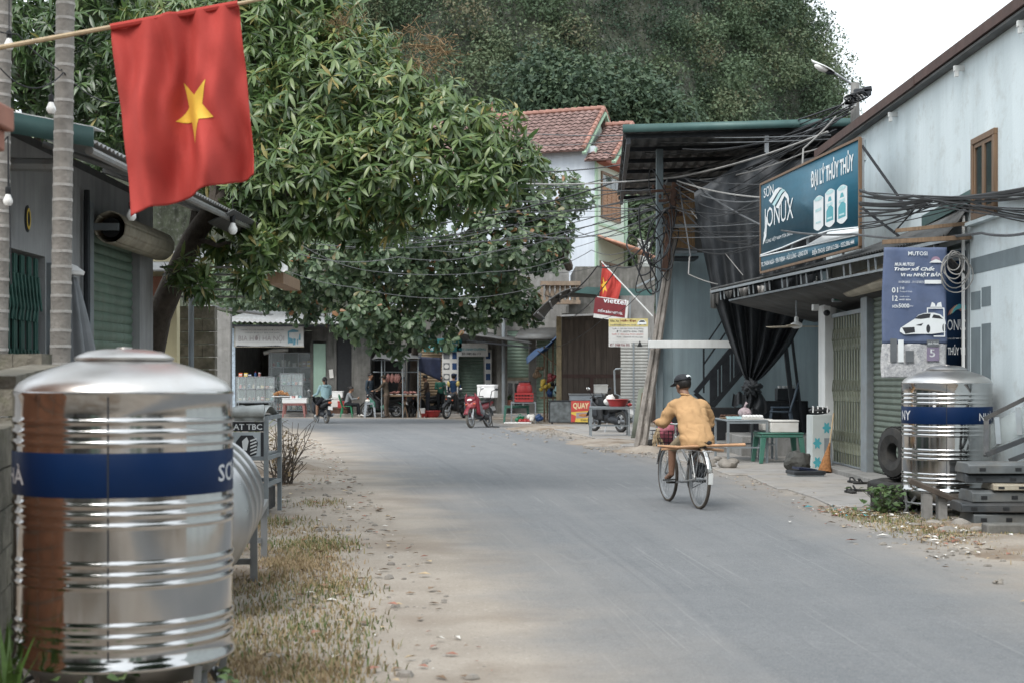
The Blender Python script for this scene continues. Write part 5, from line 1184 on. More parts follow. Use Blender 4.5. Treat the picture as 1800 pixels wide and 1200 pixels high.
# shuttered window
wf = MB(); x0, x1, z0, z1 = .75, 3.35, 8.35, 10.35
for (a, c, d, e) in ((x0, x1, z1-.1, z1), (x0, x1, z0, z0+.08), (x0, x0+.1, z0+.08, z1-.1), (x1-.1, x1, z0+.08, z1-.1)): wf.bx(a, c, -.07, .02, d, e)
wo_ = wf.build('window', M['brown_wood'], mh)
for k in range(4):
    a = x0+.1+k*(x1-x0-.2)/4; w = (x1-x0-.2)/4
    g = MB(); g.bx(a+.04, a+w-.04, -.02, -.01, z1-.6, z1-.14); g.build('pane', M['dark_glass'], wo_)
    g = MB(); g.bx(a+.01, a+w-.01, -.05, -.0, z0+.1, z1-.64)
    for q in range(8): g.bx(a+.05, a+w-.05, -.065, -.051, z0+.16+q*.155, z0+.26+q*.155)
    g.build('shutter_leaf', mat('shutter_wood', (.27, .14, .065), .6, var=.2, scale=8, bump=.1), wo_)
# lean-to tiled canopy, lower window, balcony
b = MB(); b.add([(.1, -.0, 7.55), (W_+.3, -.0, 7.3), (W_+.5, -1.7, 6.7), (.5, -1.7, 6.95)], [(0, 1, 2, 3)]); b.build('canopy', mat('canopy_tile', (.45, .24, .17), .8, var=.2, scale=5, bump=.3, bscale=12), mh, solid=.1)
wf = MB(); x0, x1, z0, z1 = .6, 3.4, 4.9, 6.5
for (a, c, d, e) in ((x0, x1, z1-.1, z1), (x0, x1, z0, z0+.08), (x0, x0+.1, z0+.08, z1-.1), (x1-.1, x1, z0+.08, z1-.1), (1.95, 2.05, z0+.08, z1-.1)): wf.bx(a, c, -.07, .02, d, e)
wo_ = wf.build('window', M['brown_wood'], mh); g = MB(); g.bx(x0+.1, x1-.1, -.02, -.01, z0+.08, z1-.1); g.build('pane', M['dark_glass'], wo_)
b = MB(); b.bx(W_+.02, W_+1.9, -.6, 1.6, 6.2, 6.5)
for k in range(3): b.bx(W_+.2+k*.6, W_+.6+k*.6, -.63, -.601, 6.25, 6.42, 0)
bo = b.build('balcony', M['mint_wall'], mh)
b = MB()
for k in range(12): x = W_+.1+k*.155; b.bx(x, x+.035, -.55, -.51, 6.5, 7.7)
for z in (6.75, 7.0, 7.25, 7.5, 7.72): b.bx(W_+.05, W_+1.9, -.56, -.5, z, z+.045)
b.build('balcony_railing', M['white_paint'], bo)

# upper storey of a grey house behind the almond tree, and the old concrete block with its balustrade
o = thing('grey_house', 'pale grey upper house walls seen through gaps in the almond tree', 'house', (GX(760, 66), 66, 0))
b = MB(); b.bx(GX(640, 66), GX(905, 66), 66, 72, 0, 9.2); b.build('wall', mat('grey_render', (.36, .385, .42), .85, var=.08, scale=1, dirt=(.26, .27, .29), damt=.5, streak=1), o, world=True)
b = MB(); b.bx(GX(636, 66), GX(909, 66), 65.6, 72.3, 9.2, 9.45); b.build('roof', M['concrete'], o, world=True)
for px in (690, 780, 850):
    b = MB(); b.bx(GX(px, 65.95)-.6, GX(px, 65.95)+.6, 65.93, 66, 5.6, 7.2); f = b.build('window', M['white_paint'], o, world=True)
    b = MB(); b.bx(GX(px, 65.95)-.5, GX(px, 65.95)+.5, 65.91, 65.925, 5.7, 7.1); b.build('pane', M['dark_glass'], f, world=True)
o = thing('old_concrete_house', 'old concrete house with a stained parapet and ornate balustrade behind the phone kiosk', 'house', (GX(1040, 54), 54, 0))
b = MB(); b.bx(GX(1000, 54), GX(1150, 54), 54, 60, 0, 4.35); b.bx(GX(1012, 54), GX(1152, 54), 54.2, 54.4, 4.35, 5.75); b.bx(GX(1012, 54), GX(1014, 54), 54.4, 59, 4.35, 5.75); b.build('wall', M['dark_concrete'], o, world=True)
b = MB(); b.bx(GX(950, 53.6), GX(1020, 53.6), 53.4, 53.8, 4.98, 5.14); b.bx(GX(950, 53.6), GX(1020, 53.6), 53.4, 53.8, 4.28, 4.42); b.bx(GX(950, 53.6), GX(955, 53.6), 53.45, 53.75, 4.4, 5.0); b.bx(GX(1012, 53.6), GX(1018, 53.6), 53.45, 53.75, 4.4, 5.0)
rusty = mat('stained_plaster', (.24, .19, .145), .9, var=.3, scale=4, bump=.3, dirt=(.16, .08, .04), damt=.6, dscale=2, dirt2=(.06, .06, .055))
rl = b.build('balustrade', rusty, o, world=True)
bm_ = MB(); bm_.lathe([(.07, 0), (.05, .06), (.1, .22), (.055, .4), (.085, .5), (.07, .58)], 10); me = bm_.mesh('baluster', rusty)
for k in range(6): inst('baluster', me, rl, Vector((GX(962+k*9, 53.6), 53.6, 4.42))-base(rl))

# ------------------------------------------------------------------ row of shops across the far side
FY = 57.0
def bay(name, label, x0, x1, cat='shop', h=4.0): return thing(name, label, cat, ((x0+x1)/2, FY, 0))
bh_ = bay('beer_shop', 'open fronted beer shop with a corrugated roof and a green side door', GX(410, FY), GX(605, FY))
xl, xr_ = GX(414, FY), GX(605, FY)
b = MB(); b.bx(xl-.2, xl, FY, FY+6, 0, 3.6); b.bx(GX(574, FY), GX(592, FY), FY-.1, FY+.3, 0, 3.6); b.bx(GX(548, FY), GX(592, FY), FY+.05, FY+.25, 3.0, 3.6); b.bx(GX(592, FY), xr_+.3, FY+.1, FY+.3, 0, 3.6); b.bx(xl, xr_+.3, FY+5.8, FY+6, 0, 3.6); b.bx(xl, GX(548, FY), FY+.05, FY+.2, 3.42, 3.6); b.bx(GX(545, FY), GX(550, FY), FY+.05, FY+.25, 0, 3.0)
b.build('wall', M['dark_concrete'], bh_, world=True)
b = MB(); b.bx(GX(405, FY), xl-.005, FY-.06, FY-.0, 0, 3.5); b.build('tile_strip', mat('blue_tile', (.38, .46, .53), .5, var=.3, scale=14, bump=.3, bscale=20), bh_, world=True)
b = MB(); corr(b, (xl-.4, FY-1.5, 3.72), (xr_+1.2, FY-1.5, 3.6), (xr_+1.2, FY+6.2, 4.3), (xl-.4, FY+6.2, 4.5), .2, .03); b.build('roof', M['tin'], bh_, world=True, solid=.015)
b = MB(); b.bx(xl, xl+.08, FY-1.3, FY, 3.55, 3.63); b.bx(xr_, xr_+.08, FY-1.3, FY, 3.45, 3.53); b.bx(xl, xr_, FY-1.34, FY-1.26, 3.52, 3.6); b.build('rafter', M['dark_steel'], bh_, world=True)
b = MB(); b.bx(GX(551, FY), GX(573, FY), FY-.02, FY+.04, .1, 2.9); b.build('door', M['mint_shutter'], bh_, world=True, bevel=.01)
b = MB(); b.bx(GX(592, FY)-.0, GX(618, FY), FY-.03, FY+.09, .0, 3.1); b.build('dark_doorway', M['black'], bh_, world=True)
sg = thing('beer_sign', 'faded white beer shop sign with a blue printed jug', 'sign', (GX(413, FY-.7), FY-.7, GZ(609, FY-.7)))
sw, shh = GX(534, FY-.7)-GX(413, FY-.7), (609-573)/F*(FY-.7)
b = MB(); b.bx(0, sw, -.03, .03, 0, shh); b.build('panel', M['sign_white'], sg, bevel=.01)
b = MB(); b.bx(-.02, sw+.02, -.036, -.031, -.02, .02); b.bx(-.02, sw+.02, -.036, -.031, shh-.03, shh+.01); b.bx(-.02, .02, -.036, -.031, .02, shh-.03); b.build('frame', M['beige_metal'], sg)
lettering('BIA HƠI HÀ NỘI', .15, .16, sw*.66, .33, M['faded_ink'], sg, -.04, -.008)
lettering('CÔNG TY CỔ PHẦN BIA RƯỢU HÀ NỘI', .25, .62, sw*.62, .07, M['print_grey'], sg, -.04, .0); lettering('TỔNG ĐẠI LÝ BIA HÀ NỘI', .4, .51, sw*.5, .06, M['print_grey'], sg, -.04, 0)
jx = sw*.77
flat([[(jx, .12), (jx+.05, .12), (jx+.05, .6), (jx, .6)], [(jx+.05, .14), (jx+.2, .14), (jx+.2, .3), (jx+.05, .36)], [(jx, .6), (jx+.2, .68), (jx+.42, .62), (jx+.42, .57), (jx, .55)], [(jx+.2, .06), (jx+.3, .06), (jx+.32, .3), (jx+.22, .32)], [(jx+.36, .08), (jx+.4, .08), (jx+.4, .3), (jx+.36, .28)], [(jx+.42, .25), (jx+.5, .25), (jx+.5, .5), (jx+.46, .5)]], mat('faded_blue', (.13, .3, .38), .6, bump=0), sg, -.04, 'printed_jug')
flat([[(.02, .0), (sw*.8, .0), (sw*.6, .05), (sw*.3, .015), (.1, .05)]], M['ink'], sg, -.041, 'tear')
# plain concrete gable wall to the left of it
o = thing('gable_wall', 'grey concrete end wall with a sloping top left of the beer shop', 'wall', (GX(385, 50), 50, 0))
b = MB(); b.prism([(GX(367, 50), 0), (GX(405, 50), 0), (GX(405, 50), 3.75), (GX(367, 50), 3.95)], 50, 50.3, 'y'); b.build('wall', M['concrete'], o, world=True)
b = MB(); b.bar((GX(362, 50), 49.9, 4.02), (GX(470, 55), 55, 3.95), .5, .06); b.build('coping', M['tin'], o, world=True)
# middle bays
mb_ = bay('dark_shop', 'dark open shop behind the meat stall under the almond tree', GX(620, FY), GX(775, FY))
x0, x1 = GX(618, FY), GX(776, FY)
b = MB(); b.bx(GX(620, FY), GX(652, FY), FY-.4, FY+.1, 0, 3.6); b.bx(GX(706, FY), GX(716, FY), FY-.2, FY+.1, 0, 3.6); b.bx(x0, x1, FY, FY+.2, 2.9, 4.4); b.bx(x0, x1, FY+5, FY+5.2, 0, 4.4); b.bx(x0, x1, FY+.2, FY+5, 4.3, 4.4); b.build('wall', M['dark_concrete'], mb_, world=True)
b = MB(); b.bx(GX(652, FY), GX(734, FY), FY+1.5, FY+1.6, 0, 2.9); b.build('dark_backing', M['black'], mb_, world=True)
bs = thing('brown_shutter', 'closed brown roller shutter behind the meat stall', 'shutter', (GX(757, FY), FY-.1, 0)); shutter(bs, (GX(735, FY), FY-.1), (GX(778, FY), FY-.1), .05, 2.85, .11, mat('brown_shutter', (.19, .14, .085), .6, .1, var=.15, bump=.05))
ms = bay('phone_shop', 'concrete shop with a dark green roller shutter and posters on its pillars', GX(780, FY), GX(880, FY))
b = MB(); b.bx(GX(780, FY), GX(805, FY), FY-.35, FY+.1, 0, 2.9); b.bx(GX(851, FY), GX(866, FY), FY-.35, FY+.1, 0, 2.9); b.bx(GX(776, FY), GX(874, FY), FY-.3, FY+.2, 2.9, 4.4); b.bx(GX(805, FY), GX(851, FY), FY+2, FY+2.1, 0, 3)
b.bx(GX(866, FY), GX(874, FY), FY-.2, FY+.1, 0, 2.9); b.build('wall', M['concrete'], ms, world=True)
b = MB(); b.bx(GX(874, FY), GX(892, FY), FY-1.2, FY+.3, 0, 6.2); b.build('pillar', M['dark_concrete'], ms, world=True)
ds = thing('roller_shutter', 'closed dark green roller shutter between poster pillars across the road', 'shutter', (GX(828, FY), FY, 0)); shutter(ds, (GX(806, FY), FY), (GX(850, FY), FY), .05, 2.7, .115, mat('deep_green_shutter', (.10, .15, .12), .6, .1, var=.15, bump=.05))
for nm, lb, px0, px1, py0, py1, m, tx in (('shop_sign', 'teal shop sign with pale lettering half behind the almond leaves', 745, 812, 618, 595, 'sign_teal', ('CỬA HÀNG TIỆN ÍCH', .55)),
                                          ('shop_sign', 'white cloth shop sign with dark lettering above the dark green shutter', 803, 858, 626, 603, 'sign_white', ('BỘT DINH DƯỠNG', .5))):
    Y = FY-.55; o = thing(nm, lb, 'sign', (GX(px0, Y), Y, GZ(py0, Y))); w = GX(px1, Y)-GX(px0, Y); h = GZ(py1, Y)-GZ(py0, Y)
    b = MB(); b.bx(0, w, 0, .05, 0, h); b.build('panel', M[m], o, bevel=.01)
    lettering(tx[0], .08, h*.42, w*.86, h*.25, M['letter_white'] if m == 'sign_teal' else M['teal_print'], o, -.01, .02); lettering('ĐT: 0982 456 113', .2, h*.12, w*.6, h*.18, M['letter_white'] if m == 'sign_teal' else M['ink'], o, -.01, .01)
for px in (785, 799, 858):
    Y = FY-.42; o = thing('poster_strip', {785: 'tall pale poster strip of faces on the left pillar by the dark green shutter', 799: 'narrow blue poster strip next to the dark green shutter', 858: 'pale poster strip with blue squares on the right pillar by the dark green shutter'}[px], 'poster', (GX(px, Y), Y, .9)); w = .27 if px != 785 else .36
    b = MB(); b.bx(-w/2, w/2, 0, .02, 0, 1.75); b.build('sheet', M['sign_white'], o)
    for k in range(4): flat([[(-w*.34, .12+k*.42), (w*.34, .12+k*.42), (w*.34, .38+k*.42), (-w*.34, .38+k*.42)]], M['print_grey'] if px == 785 else M['blue'], o, -.005, 'printed_square'); 
    if px == 785:
        for k in range(3): flat([[(.1*math.cos(a), .25+k*.42+.09*math.sin(a)) for a in [2*PI*i/9 for i in range(9)]]], M['sign_white'], o, -.008, 'printed_face')
dk = thing('steel_awning', 'thin dark steel awning reaching out over the phone shop', 'awning', (GX(850, FY-1), FY-1, 3.0))
b = MB(); b.add([(GX(765, FY), FY, 3.55), (GX(880, FY), FY, 3.3), (GX(935, 54.5), 54.5, 2.83), (GX(800, 54.5), 54.5, 3.25)], [(0, 1, 2, 3)]); b.build('sheet', M['dark_tin'], dk, world=True, solid=.06)
b = MB(); b.bar((GX(820, 54.6), 54.6, 2.95), (GX(934, 54.6), 54.6, 2.68), .06); b.bar((GX(886, 54.6), 54.6, 2.75), (GX(886, 54.6), 54.6, 3.0), .05); b.bar((GX(850, FY), FY, 2.95), (GX(850, 54.6), 54.6, 2.95), .06); b.build('frame', M['dark_steel'], dk, world=True)
gs = bay('green_shop', 'shop with half lowered pale green shutters above a sliding window', GX(890, FY), GX(990, FY))
b = MB(); b.bx(GX(888, FY)-.1, GX(888, FY)+.08, FY-.1, FY+.2, 0, 4.2); b.bx(GX(930, FY), GX(942, FY), FY-.25, FY+.2, 0, 4.2); b.bx(GX(888, FY), GX(1000, FY), FY-.1, FY+.2, 3.4, 6.8); b.bx(GX(888, FY), GX(1000, FY), FY+3, FY+3.2, 0, 4.2); b.bx(GX(888, FY), GX(930, FY), FY-.12, FY+.1, 0, .32)
b.build('wall', M['grey_paint'] if 0 else M['concrete'], gs, world=True)
for (a, c, z0, lb) in ((889, 929, 1.55, 'half lowered pale green shutter above the sliding window'), (943, 992, .1, 'pale green shutter partly hidden by the fruit stall posts')):
    o = thing('roller_shutter', lb, 'shutter', (GX(a, FY), FY, 0)); shutter(o, (GX(a, FY), FY-.05), (GX(c, FY), FY-.05), z0, 3.4, .13, M['mint_shutter'])
    if z0 > 1: b = MB(); b.bx(0, GX(c, FY)-GX(a, FY), -.09, -.02, z0-.13, z0); b.build('bottom_rail', M['beige_metal'], o)
b = MB()
xa, xb = GX(890, FY), GX(921, FY)
for (p, q, z0, z1) in ((xa, xb, 1.32, 1.4), (xa, xb, .32, .42), (xa, xa+.07, .42, 1.32), (xb-.07, xb, .42, 1.32), ((xa+xb)/2-.1, (xa+xb)/2-.02, .42, 1.32)): b.bx(p, q, FY-.06, FY+.0, z0, z1)
w_ = b.build('window', M['white_plastic'], gs, world=True); b = MB(); b.bx(xa+.07, xb-.07, FY-.03, FY-.02, .42, 1.32); b.build('pane', M['dark_glass'], w_, world=True)
b = MB(); b.bx(xb+.01, GX(929, FY), FY-.06, FY, .32, 1.42); b.build('side_panel', M['dark_concrete'], gs, world=True)
b = MB(); b.add([(GX(905, 55), 55.0, 3.02), (GX(985, 55), 55.0, 3.02), (GX(985, FY), FY, 3.5), (GX(915, FY), FY, 3.45)], [(0, 1, 2, 3)]); b.build('canopy', M['dark_tin'], gs, world=True, solid=.12)
b = MB(); b.tube([(GX(885, 55.6), 55.6, 0), (GX(885, 55.6), 55.6, 5.2)], .07, 7); b.build('downpipe', M['grey_frame'], gs, world=True)

# ------------------------------------------------------------------ phone kiosk with plank front
KY = 48.6
ki = thing('phone_kiosk', 'small kiosk with a dark plank front and a curved tin canopy', 'kiosk', (GX(1040, KY), KY, 0))
kx0, kx1 = GX(988, KY), GX(1091, KY)
mes = []
for w in (.19,):
    b = MB(); b.box((0, 0, 1.72), (w-.008, .03, 3.44)); mes.append(b.mesh('plank', M['ply']))
n = int((kx1-kx0)/.19)
for i in range(n): inst('plank', mes[0], ki, (kx0+.095+i*.19-base(ki).x, rnd.uniform(-.008, .008), .05+rnd.uniform(-.02, .02)))
b = MB(); b.bx(kx0, kx1+1.6, KY+.03, KY+.12, 0, 3.7); b.bx(kx0, kx0+.1, KY+.1, KY+4, 0, 3.7); b.build('wall', M['ply'], ki, world=True)
b = MB(); b.bx(GX(978, KY), GX(987, KY), KY-.06, KY+.1, 0, 3.6); b.build('corner_post', mat('old_timber', (.26, .21, .13), .8, var=.3, scale=6, bump=.2), ki, world=True)
b = MB(); b.bx(kx0, kx1, KY-.04, KY-.016, 1.52, 1.64); b.bx(kx0+.95, kx0+1.07, KY-.04, KY-.016, .7, 1.52); b.bx(kx0, kx0+.95, KY-.04, KY-.016, .62, .74); b.build('batten', mat('dark_batten', (.06, .035, .03), .85, bump=.1), ki, world=True)
b = MB()
def can(u, v):
    xa, xb = (GX(937, 44)+(GX(1010, 44)-GX(937, 44))*min(1, u*2.2) if u < .4545 else GX(1010, 44)+(GX(1146, 44)-GX(1010, 44))*((u-.4545)/.5455)), 0
    s = min(1, u*2.2); z = 3.42+.85*(1-(1-s)**1.7) - (.15*max(0, u-.45)); return (xa+.35*(1-s)*v, 44-.4*v*0+v*4.5, z+.15*v*0)
b.grid(can, 60, 4); b.build('canopy', M['dark_tin'], ki, world=True, solid=.03)
b = MB()
for u in (.05, .18, .3, .42): 
    p = Vector(can(u, 0)); b.bar(p+Vector((0, .02, -.05)), Vector(can(u, 1))+Vector((0, 0, -.05)), .05)
b.bar((GX(985, 44), 44.05, 3.42), (GX(1052, 44), 44.05, 3.46), .06); b.build('rib', M['tin'], ki, world=True)
b = MB(); b.prism([(GX(1009, 44), 4.12), (GX(1030, 44), 4.30), (GX(1145, 44), 4.22), (GX(1145, 44), 3.98), (GX(1060, 44), 4.04)], 43.85, 43.98, 'y'); b.build('green_fascia', M['green_tin'], ki, world=True)
b = MB(); b.bar((GX(1105, 44), 43.9, 3.95), (GX(1140, 44), 43.9, 3.72), .1); b.bar((GX(1118, 43), 43, 4.25), (GX(1150, 43), 43.0, 4.5), .1, .06); b.build('eave_board', M['grey_frame'], ki, world=True)
b = MB(); b.bx(GX(1090, 43.4), GX(1150, 43.4), 43.4, 43.5, 2.6, 4.0); b.build('upper_wall', M['concrete'], ki, world=True)
for (a, c) in ((1091, 1112), (1115, 1139)):
    o = thing('roller_shutter', 'left pale roller shutter behind the leaning pole' if a == 1091 else 'right pale roller shutter just left of the leaning pole', 'shutter', (GX(a, 43), 43, 0)); shutter(o, (GX(a, 43), 43), (GX(c, 43), 43), .3, 2.65, .095, mat('pale_shutter', (.33, .335, .32), .6, .1, var=.12, bump=.05, dirt=(.2, .19, .17), damt=.4, streak=1))
    b = MB(); b.bx(GX(c, 43)-GX(a, 43)+.0, GX(c, 43)-GX(a, 43)+.05, -.05, .03, .0, 2.7); b.build('guide', M['grey_frame'], o)
# signs
vs = thing('phone_sign', 'dark red phone shop sign in a grey frame above the kiosk', 'sign', (GX(1043, 43), 43, GZ(556, 43)), 0)
def PX(px, py, Y, o): return (GX(px, Y)-o.location.x, GZ(py, Y)-o.location.z)
q = [PX(*p, 43, vs) for p in ((1046, 522), (1101, 530), (1098, 559), (1043, 551))]
b = MB(); b.prism([PX(*p, 43, vs) for p in ((1050, 521), (1105, 529), (1102, 566), (1043, 558))], 0, .05, 'y'); b.build('panel', M['sign_white'], vs)
flat([q], M['sign_red'], vs, -.006, 'red_field')
x, z = PX(1058, 538, 43, vs); o = lettering('viettel', x, z, .68, .16, M['letter_white'], vs, -.012, .012); o.rotation_euler = (0, R(7), 0); o.location = (0, 0, .14)
x, z = PX(1050, 551, 43, vs); o = lettering('ĐIỂM BÁN VIETTEL', x, z, .76, .11, M['letter_white'], vs, -.012, .012); o.rotation_euler = (0, R(7), 0); o.location = (0, 0, .06)
b = MB(); b.bar((.02, .03, .0), (.0, .03, -.02), .02); b.bar((PX(1105, 529, 43, vs)[0]+.05, .05, PX(1105, 529, 43, vs)[1]+.1), (PX(1104, 566, 43, vs)[0]+.05, .05, PX(1104, 566, 43, vs)[1]-.2), .04); b.build('bracket', M['grey_frame'], vs)
hs_ = thing('coach_sign', 'white and yellow coach ticket sign with a small white car on it', 'sign', (GX(1070, 41.5), 41.5, GZ(602, 41.5)))
w, h = GX(1139, 41.5)-GX(1070, 41.5), (602-560)/F*41.5
b = MB(); b.bx(0, w, 0, .04, 0, h); b.build('panel', M['sign_white'], hs_, bevel=.005)
flat([[(.0, h*.66), (w, h*.66), (w, h), (0, h)]], mat('pale_yellow', (.55, .47, .2), .6, bump=0), hs_, -.004, 'yellow_field')
lettering('Nhà Xe', .04, h*.85, w*.22, h*.1, M['ink'], hs_, -.008, .015); lettering('Hiền Đạt', w*.3, h*.84, w*.4, h*.13, M['sign_red'], hs_, -.008, .025)
lettering('CHUYÊN TUYẾN: LẠNG SƠN - HÀ NỘI', .04, h*.69, w*.66, h*.085, M['blue'], hs_, -.008, .02)
for k, tx in enumerate(('Tuyến 1:  Bến Tân Thanh, Đồng Đăng', 'ĐT: 0973 456 782', 'Tuyến 2:  Hữu Lũng, Thành Lạng Sơn', '7h30 - 15h30 đi về hàng ngày')): lettering(tx, w*.08+w*.12*(k % 2), h*(.54-.115*k), w*.8-w*.12*(k % 2), h*.075, M['print_grey'] if k != 2 else M['print_red'], hs_, -.008, .008)
flat([[(w*.72, h*.74), (w*.96, h*.76), (w*.96, h*.84), (w*.9, h*.94), (w*.8, h*.94), (w*.74, h*.85)]], M['letter_white'], hs_, -.009, 'printed_car'); flat([[(w*.76, h*.85), (w*.81, h*.92), (w*.9, h*.92), (w*.93, h*.85)], [(w*.75, h*.74), (w*.8, h*.72), (w*.83, h*.76)], [(w*.88, h*.745), (w*.92, h*.73), (w*.95, h*.765)]], M['ink'], hs_, -.0105, 'printed_car_detail')
b = MB(); b.bx(0, w*.58, 0, .03, -.12, -.005); b.build('lower_strip', M['sign_white'], hs_); lettering('ĐT: 0988 936 392', .04, -.1, w*.5, .075, M['sign_red'], hs_, -.008, .012)
b = MB(); b.prism([(w*.72, -.12), (w*.86, -.12), (w*.79, .06)], -.03, -.02, 'y'); b.build('hanging_hook', M['black'], hs_)
# red flag on its staff by the kiosk
def flag(name, label, A, B, drop, star_c, star_r, seed, m_red, nfold=3, group=None, shift=(0, 0, 0), amp=.05, spts=None):
    """cloth hung by one edge A->B, falling by the vector drop"""
    A, B, drop = Vector(A), Vector(B), Vector(drop); o = thing(name, label, 'flag', A, 0, group); n = (B-A).cross(drop).normalized()
    if n.y > 0: n = -n
    def fn(u, v):
        p = A.lerp(B, u)+drop*v+Vector(shift)*v*v*(u)
        return p+n*(amp*math.sin(u*PI*2*nfold+v*2.0+seed)*(.35+.65*v)+amp*.8*mnoise.noise((u*3, v*2, seed))+.35*amp*mnoise.noise((u*9, v*4, seed))+.18*amp*math.sin(u*31+v*2+3*mnoise.noise((u*2, v*3, 1))))
    b = MB(); b.grid(fn, 60, 70); c = b.build('cloth', m_red, o, world=True, ang=180, solid=.003)
    # star sewn to the cloth: subdivided star following the folds
    b = MB(); pts = [(star_c[0]+star_r[0]*(1 if k % 2 == 0 else .40)*math.cos(spts+PI*k/5), star_c[1]+star_r[1]*(1 if k % 2 == 0 else .40)*math.sin(spts+PI*k/5)) for k in range(10)]
    N_ = 8
    for side in (1, -1):
        for k in range(10):
            a, c2 = pts[k], pts[(k+1) % 10]; vs = []; fs = []
            for i in range(N_+1):
                for j in range(i+1):
                    t = i/N_; s = j/i if i else 0; q = (star_c[0]+(a[0]+(c2[0]-a[0])*s-star_c[0])*t, star_c[1]+(a[1]+(c2[1]-a[1])*s-star_c[1])*t); vs.append(fn(*q)+n*.006*side)
            ix = lambda i, j: i*(i+1)//2+j
            for i in range(N_):
                for j in range(i+1):
                    fs.append((ix(i, j), ix(i+1, j), ix(i+1, j+1)))
                    if j < i: fs.append((ix(i, j), ix(i+1, j+1), ix(i, j+1)))
            b.add(vs, fs)
    b.build('star', mat('flag_yellow', (.72, .45, .06), .75, var=.1, scale=6, bump=.05), o, world=True, ang=180)
    return o
fred = mat('flag_red', (.52, .075, .062), .75, var=.10, scale=4, bump=.12, bscale=60, dirt=(.48, .068, .057), damt=.25, trans=.25, spec=.2)
f2 = flag('flag', 'small red flag with a yellow star on a staff over the phone kiosk', P(1059, 463, 43.2), P(1092, 499, 43.2), P(1052, 542, 43.2)-P(1059, 463, 43.2), (.2, .42), (.2, .2), 2, fred, 2, None, (-.35, 0, .35), .06, PI/2)
b = MB(); b.tube([P(1057, 460, 43.2), P(1147, 556, 43.2)], .022, 6); b.build('staff', M['white_paint'], f2, world=True)

# ------------------------------------------------------------------ left house with shutters and awning
LX = -4.25
lh_ = thing('left_house', 'grey concrete shophouse on the left with a green edged tin awning', 'house', (LX, 13.5, 0))
b = MB(); b.bx(LX-.2, LX, 12.95, 14.25, 0, 3.5); b.bx(LX-.2, LX, 10, 12.95, 2.55, 3.5); b.bx(LX-.2, LX, 14.25, 16.12, 2.95, 3.5); b.bx(LX-.25, LX+.03, 16.12, 16.72, 0, 3.5); b.bx(LX-6, LX-.25, 16.5, 16.7, 0, 3.5); b.bx(LX-6, LX-.2, 10.0, 10.2, 0, 3.5); b.bx(LX-6, LX-5.8, 10.2, 16.5, 0, 3.5)
b.build('wall', mat('house_concrete', (.35, .355, .36), .88, var=.15, scale=2, bump=.2, bscale=40, dirt=(.17, .17, .17), damt=.5, streak=1), lh_, world=True)
b = MB(); b.bx(LX-6.1, LX-.01, 9.9, 16.75, 3.502, 3.58); b.build('roof', M['dark_tin'], lh_, world=True)
b = MB(); b.bx(LX, LX+.06, 12.98, 13.1, 0, 2.5); b.bx(LX-.0, LX+.07, 14.1, 14.22, .1, 3.2); b.build('pilaster', M['grey_frame'], lh_, world=True)
b = MB(); b.tube([(LX+.06, 14.02, .3), (LX+.06, 14.02, 3.3)], .03, 7); b.build('downpipe', M['dark_steel'], lh_, world=True)
ls = thing('roller_shutter', 'faded green roller shutter of the left house behind the near tank', 'shutter', (LX-.06, 15.2, .05)); shutter(ls, (LX-.06, 14.27), (LX-.06, 16.1), .05, 2.95, .10, M['green_shutter'])
drum('shutter_box', 'open ended beige shutter roll over the faded green shutter', (LX+.22, 14.25, 2.96), 2.05, .16, M['beige_metal'])
lg = thing('folding_gate', 'dark green folding lattice gate behind the folded umbrella', 'gate', (LX-.05, 11.8, 0))
b = MB(); b.box((0, 0, 1.27), (.02, .035, 2.5)); me = b.mesh('bar', M['dark_gate'])
for i in range(25): inst('bar', me, lg, (.015*(i % 2), -1.1+i*.09, 0))
for zc in (.6, 1.5, 2.15):
    b = MB()
    for i in range(24): y = -1.1+i*.09; b.bar((.03, y, zc-.2), (.03, y+.09, zc+.1), .012, .03); b.bar((.045, y+.09, zc-.1), (.045, y, zc+.2), .012, .03)
    b.build('scissor_links', M['dark_gate'], lg)
um = thing('folded_umbrella', 'folded grey market umbrella standing against the green gate', 'umbrella', (LX+.42, 12.35, 0))
b = MB()
def ucl(u, v):
    a = u*2*PI; r = (.035+.30*v**.85)*(1+.28*math.sin(a*7)+.08*math.sin(a*3+1)); return (r*math.cos(a), r*math.sin(a), 2.32-1.9*v+.05*math.sin(a*7)*v)
b.grid(ucl, 56, 14); b.build('canopy', mat('umbrella_cloth', (.17, .18, .19), .8, var=.15, bump=.1), um, ang=180)
b = MB(); b.tube([(0, 0, 0), (0, 0, 2.4)], .025, 8); b.build('pole', M['steel'], um); b = MB(); b.lathe([(.11, 2.34), (.12, 2.37), (.05, 2.42), (.001, 2.44)], 12); b.build('finial', M['white_plastic'], um); b = MB(); b.lathe([(.3, 0), (.28, .06), (.06, .1)], 16); b.build('foot', M['concrete'], um)
la = thing('tin_awning', 'tin awning of the left house with pipe frame and a green end board', 'awning', (LX+.6, 14, 3.3))
A, B = Vector((LX+1.0, 11.0, 3.28)), Vector((LX+1.28, 17.5, 3.26)); Aw, Bw = Vector((LX-.05, 11, 3.62)), Vector((LX-.05, 17.3, 3.75))
b = MB(); corr(b, A, B, Bw, Aw, .1, .014); b.build('sheet', M['tin'], la, world=True, solid=.006)
b = MB(); b.add([A+Vector((.03, -.06, -.06)), Aw+Vector((-2.5, -.06, .2)), Aw+Vector((-2.5, -.06, .42)), A+Vector((.03, -.06, .09))], [(0, 1, 2, 3)]); b.build('end_board', M['green_tin'], la, world=True, solid=.02)
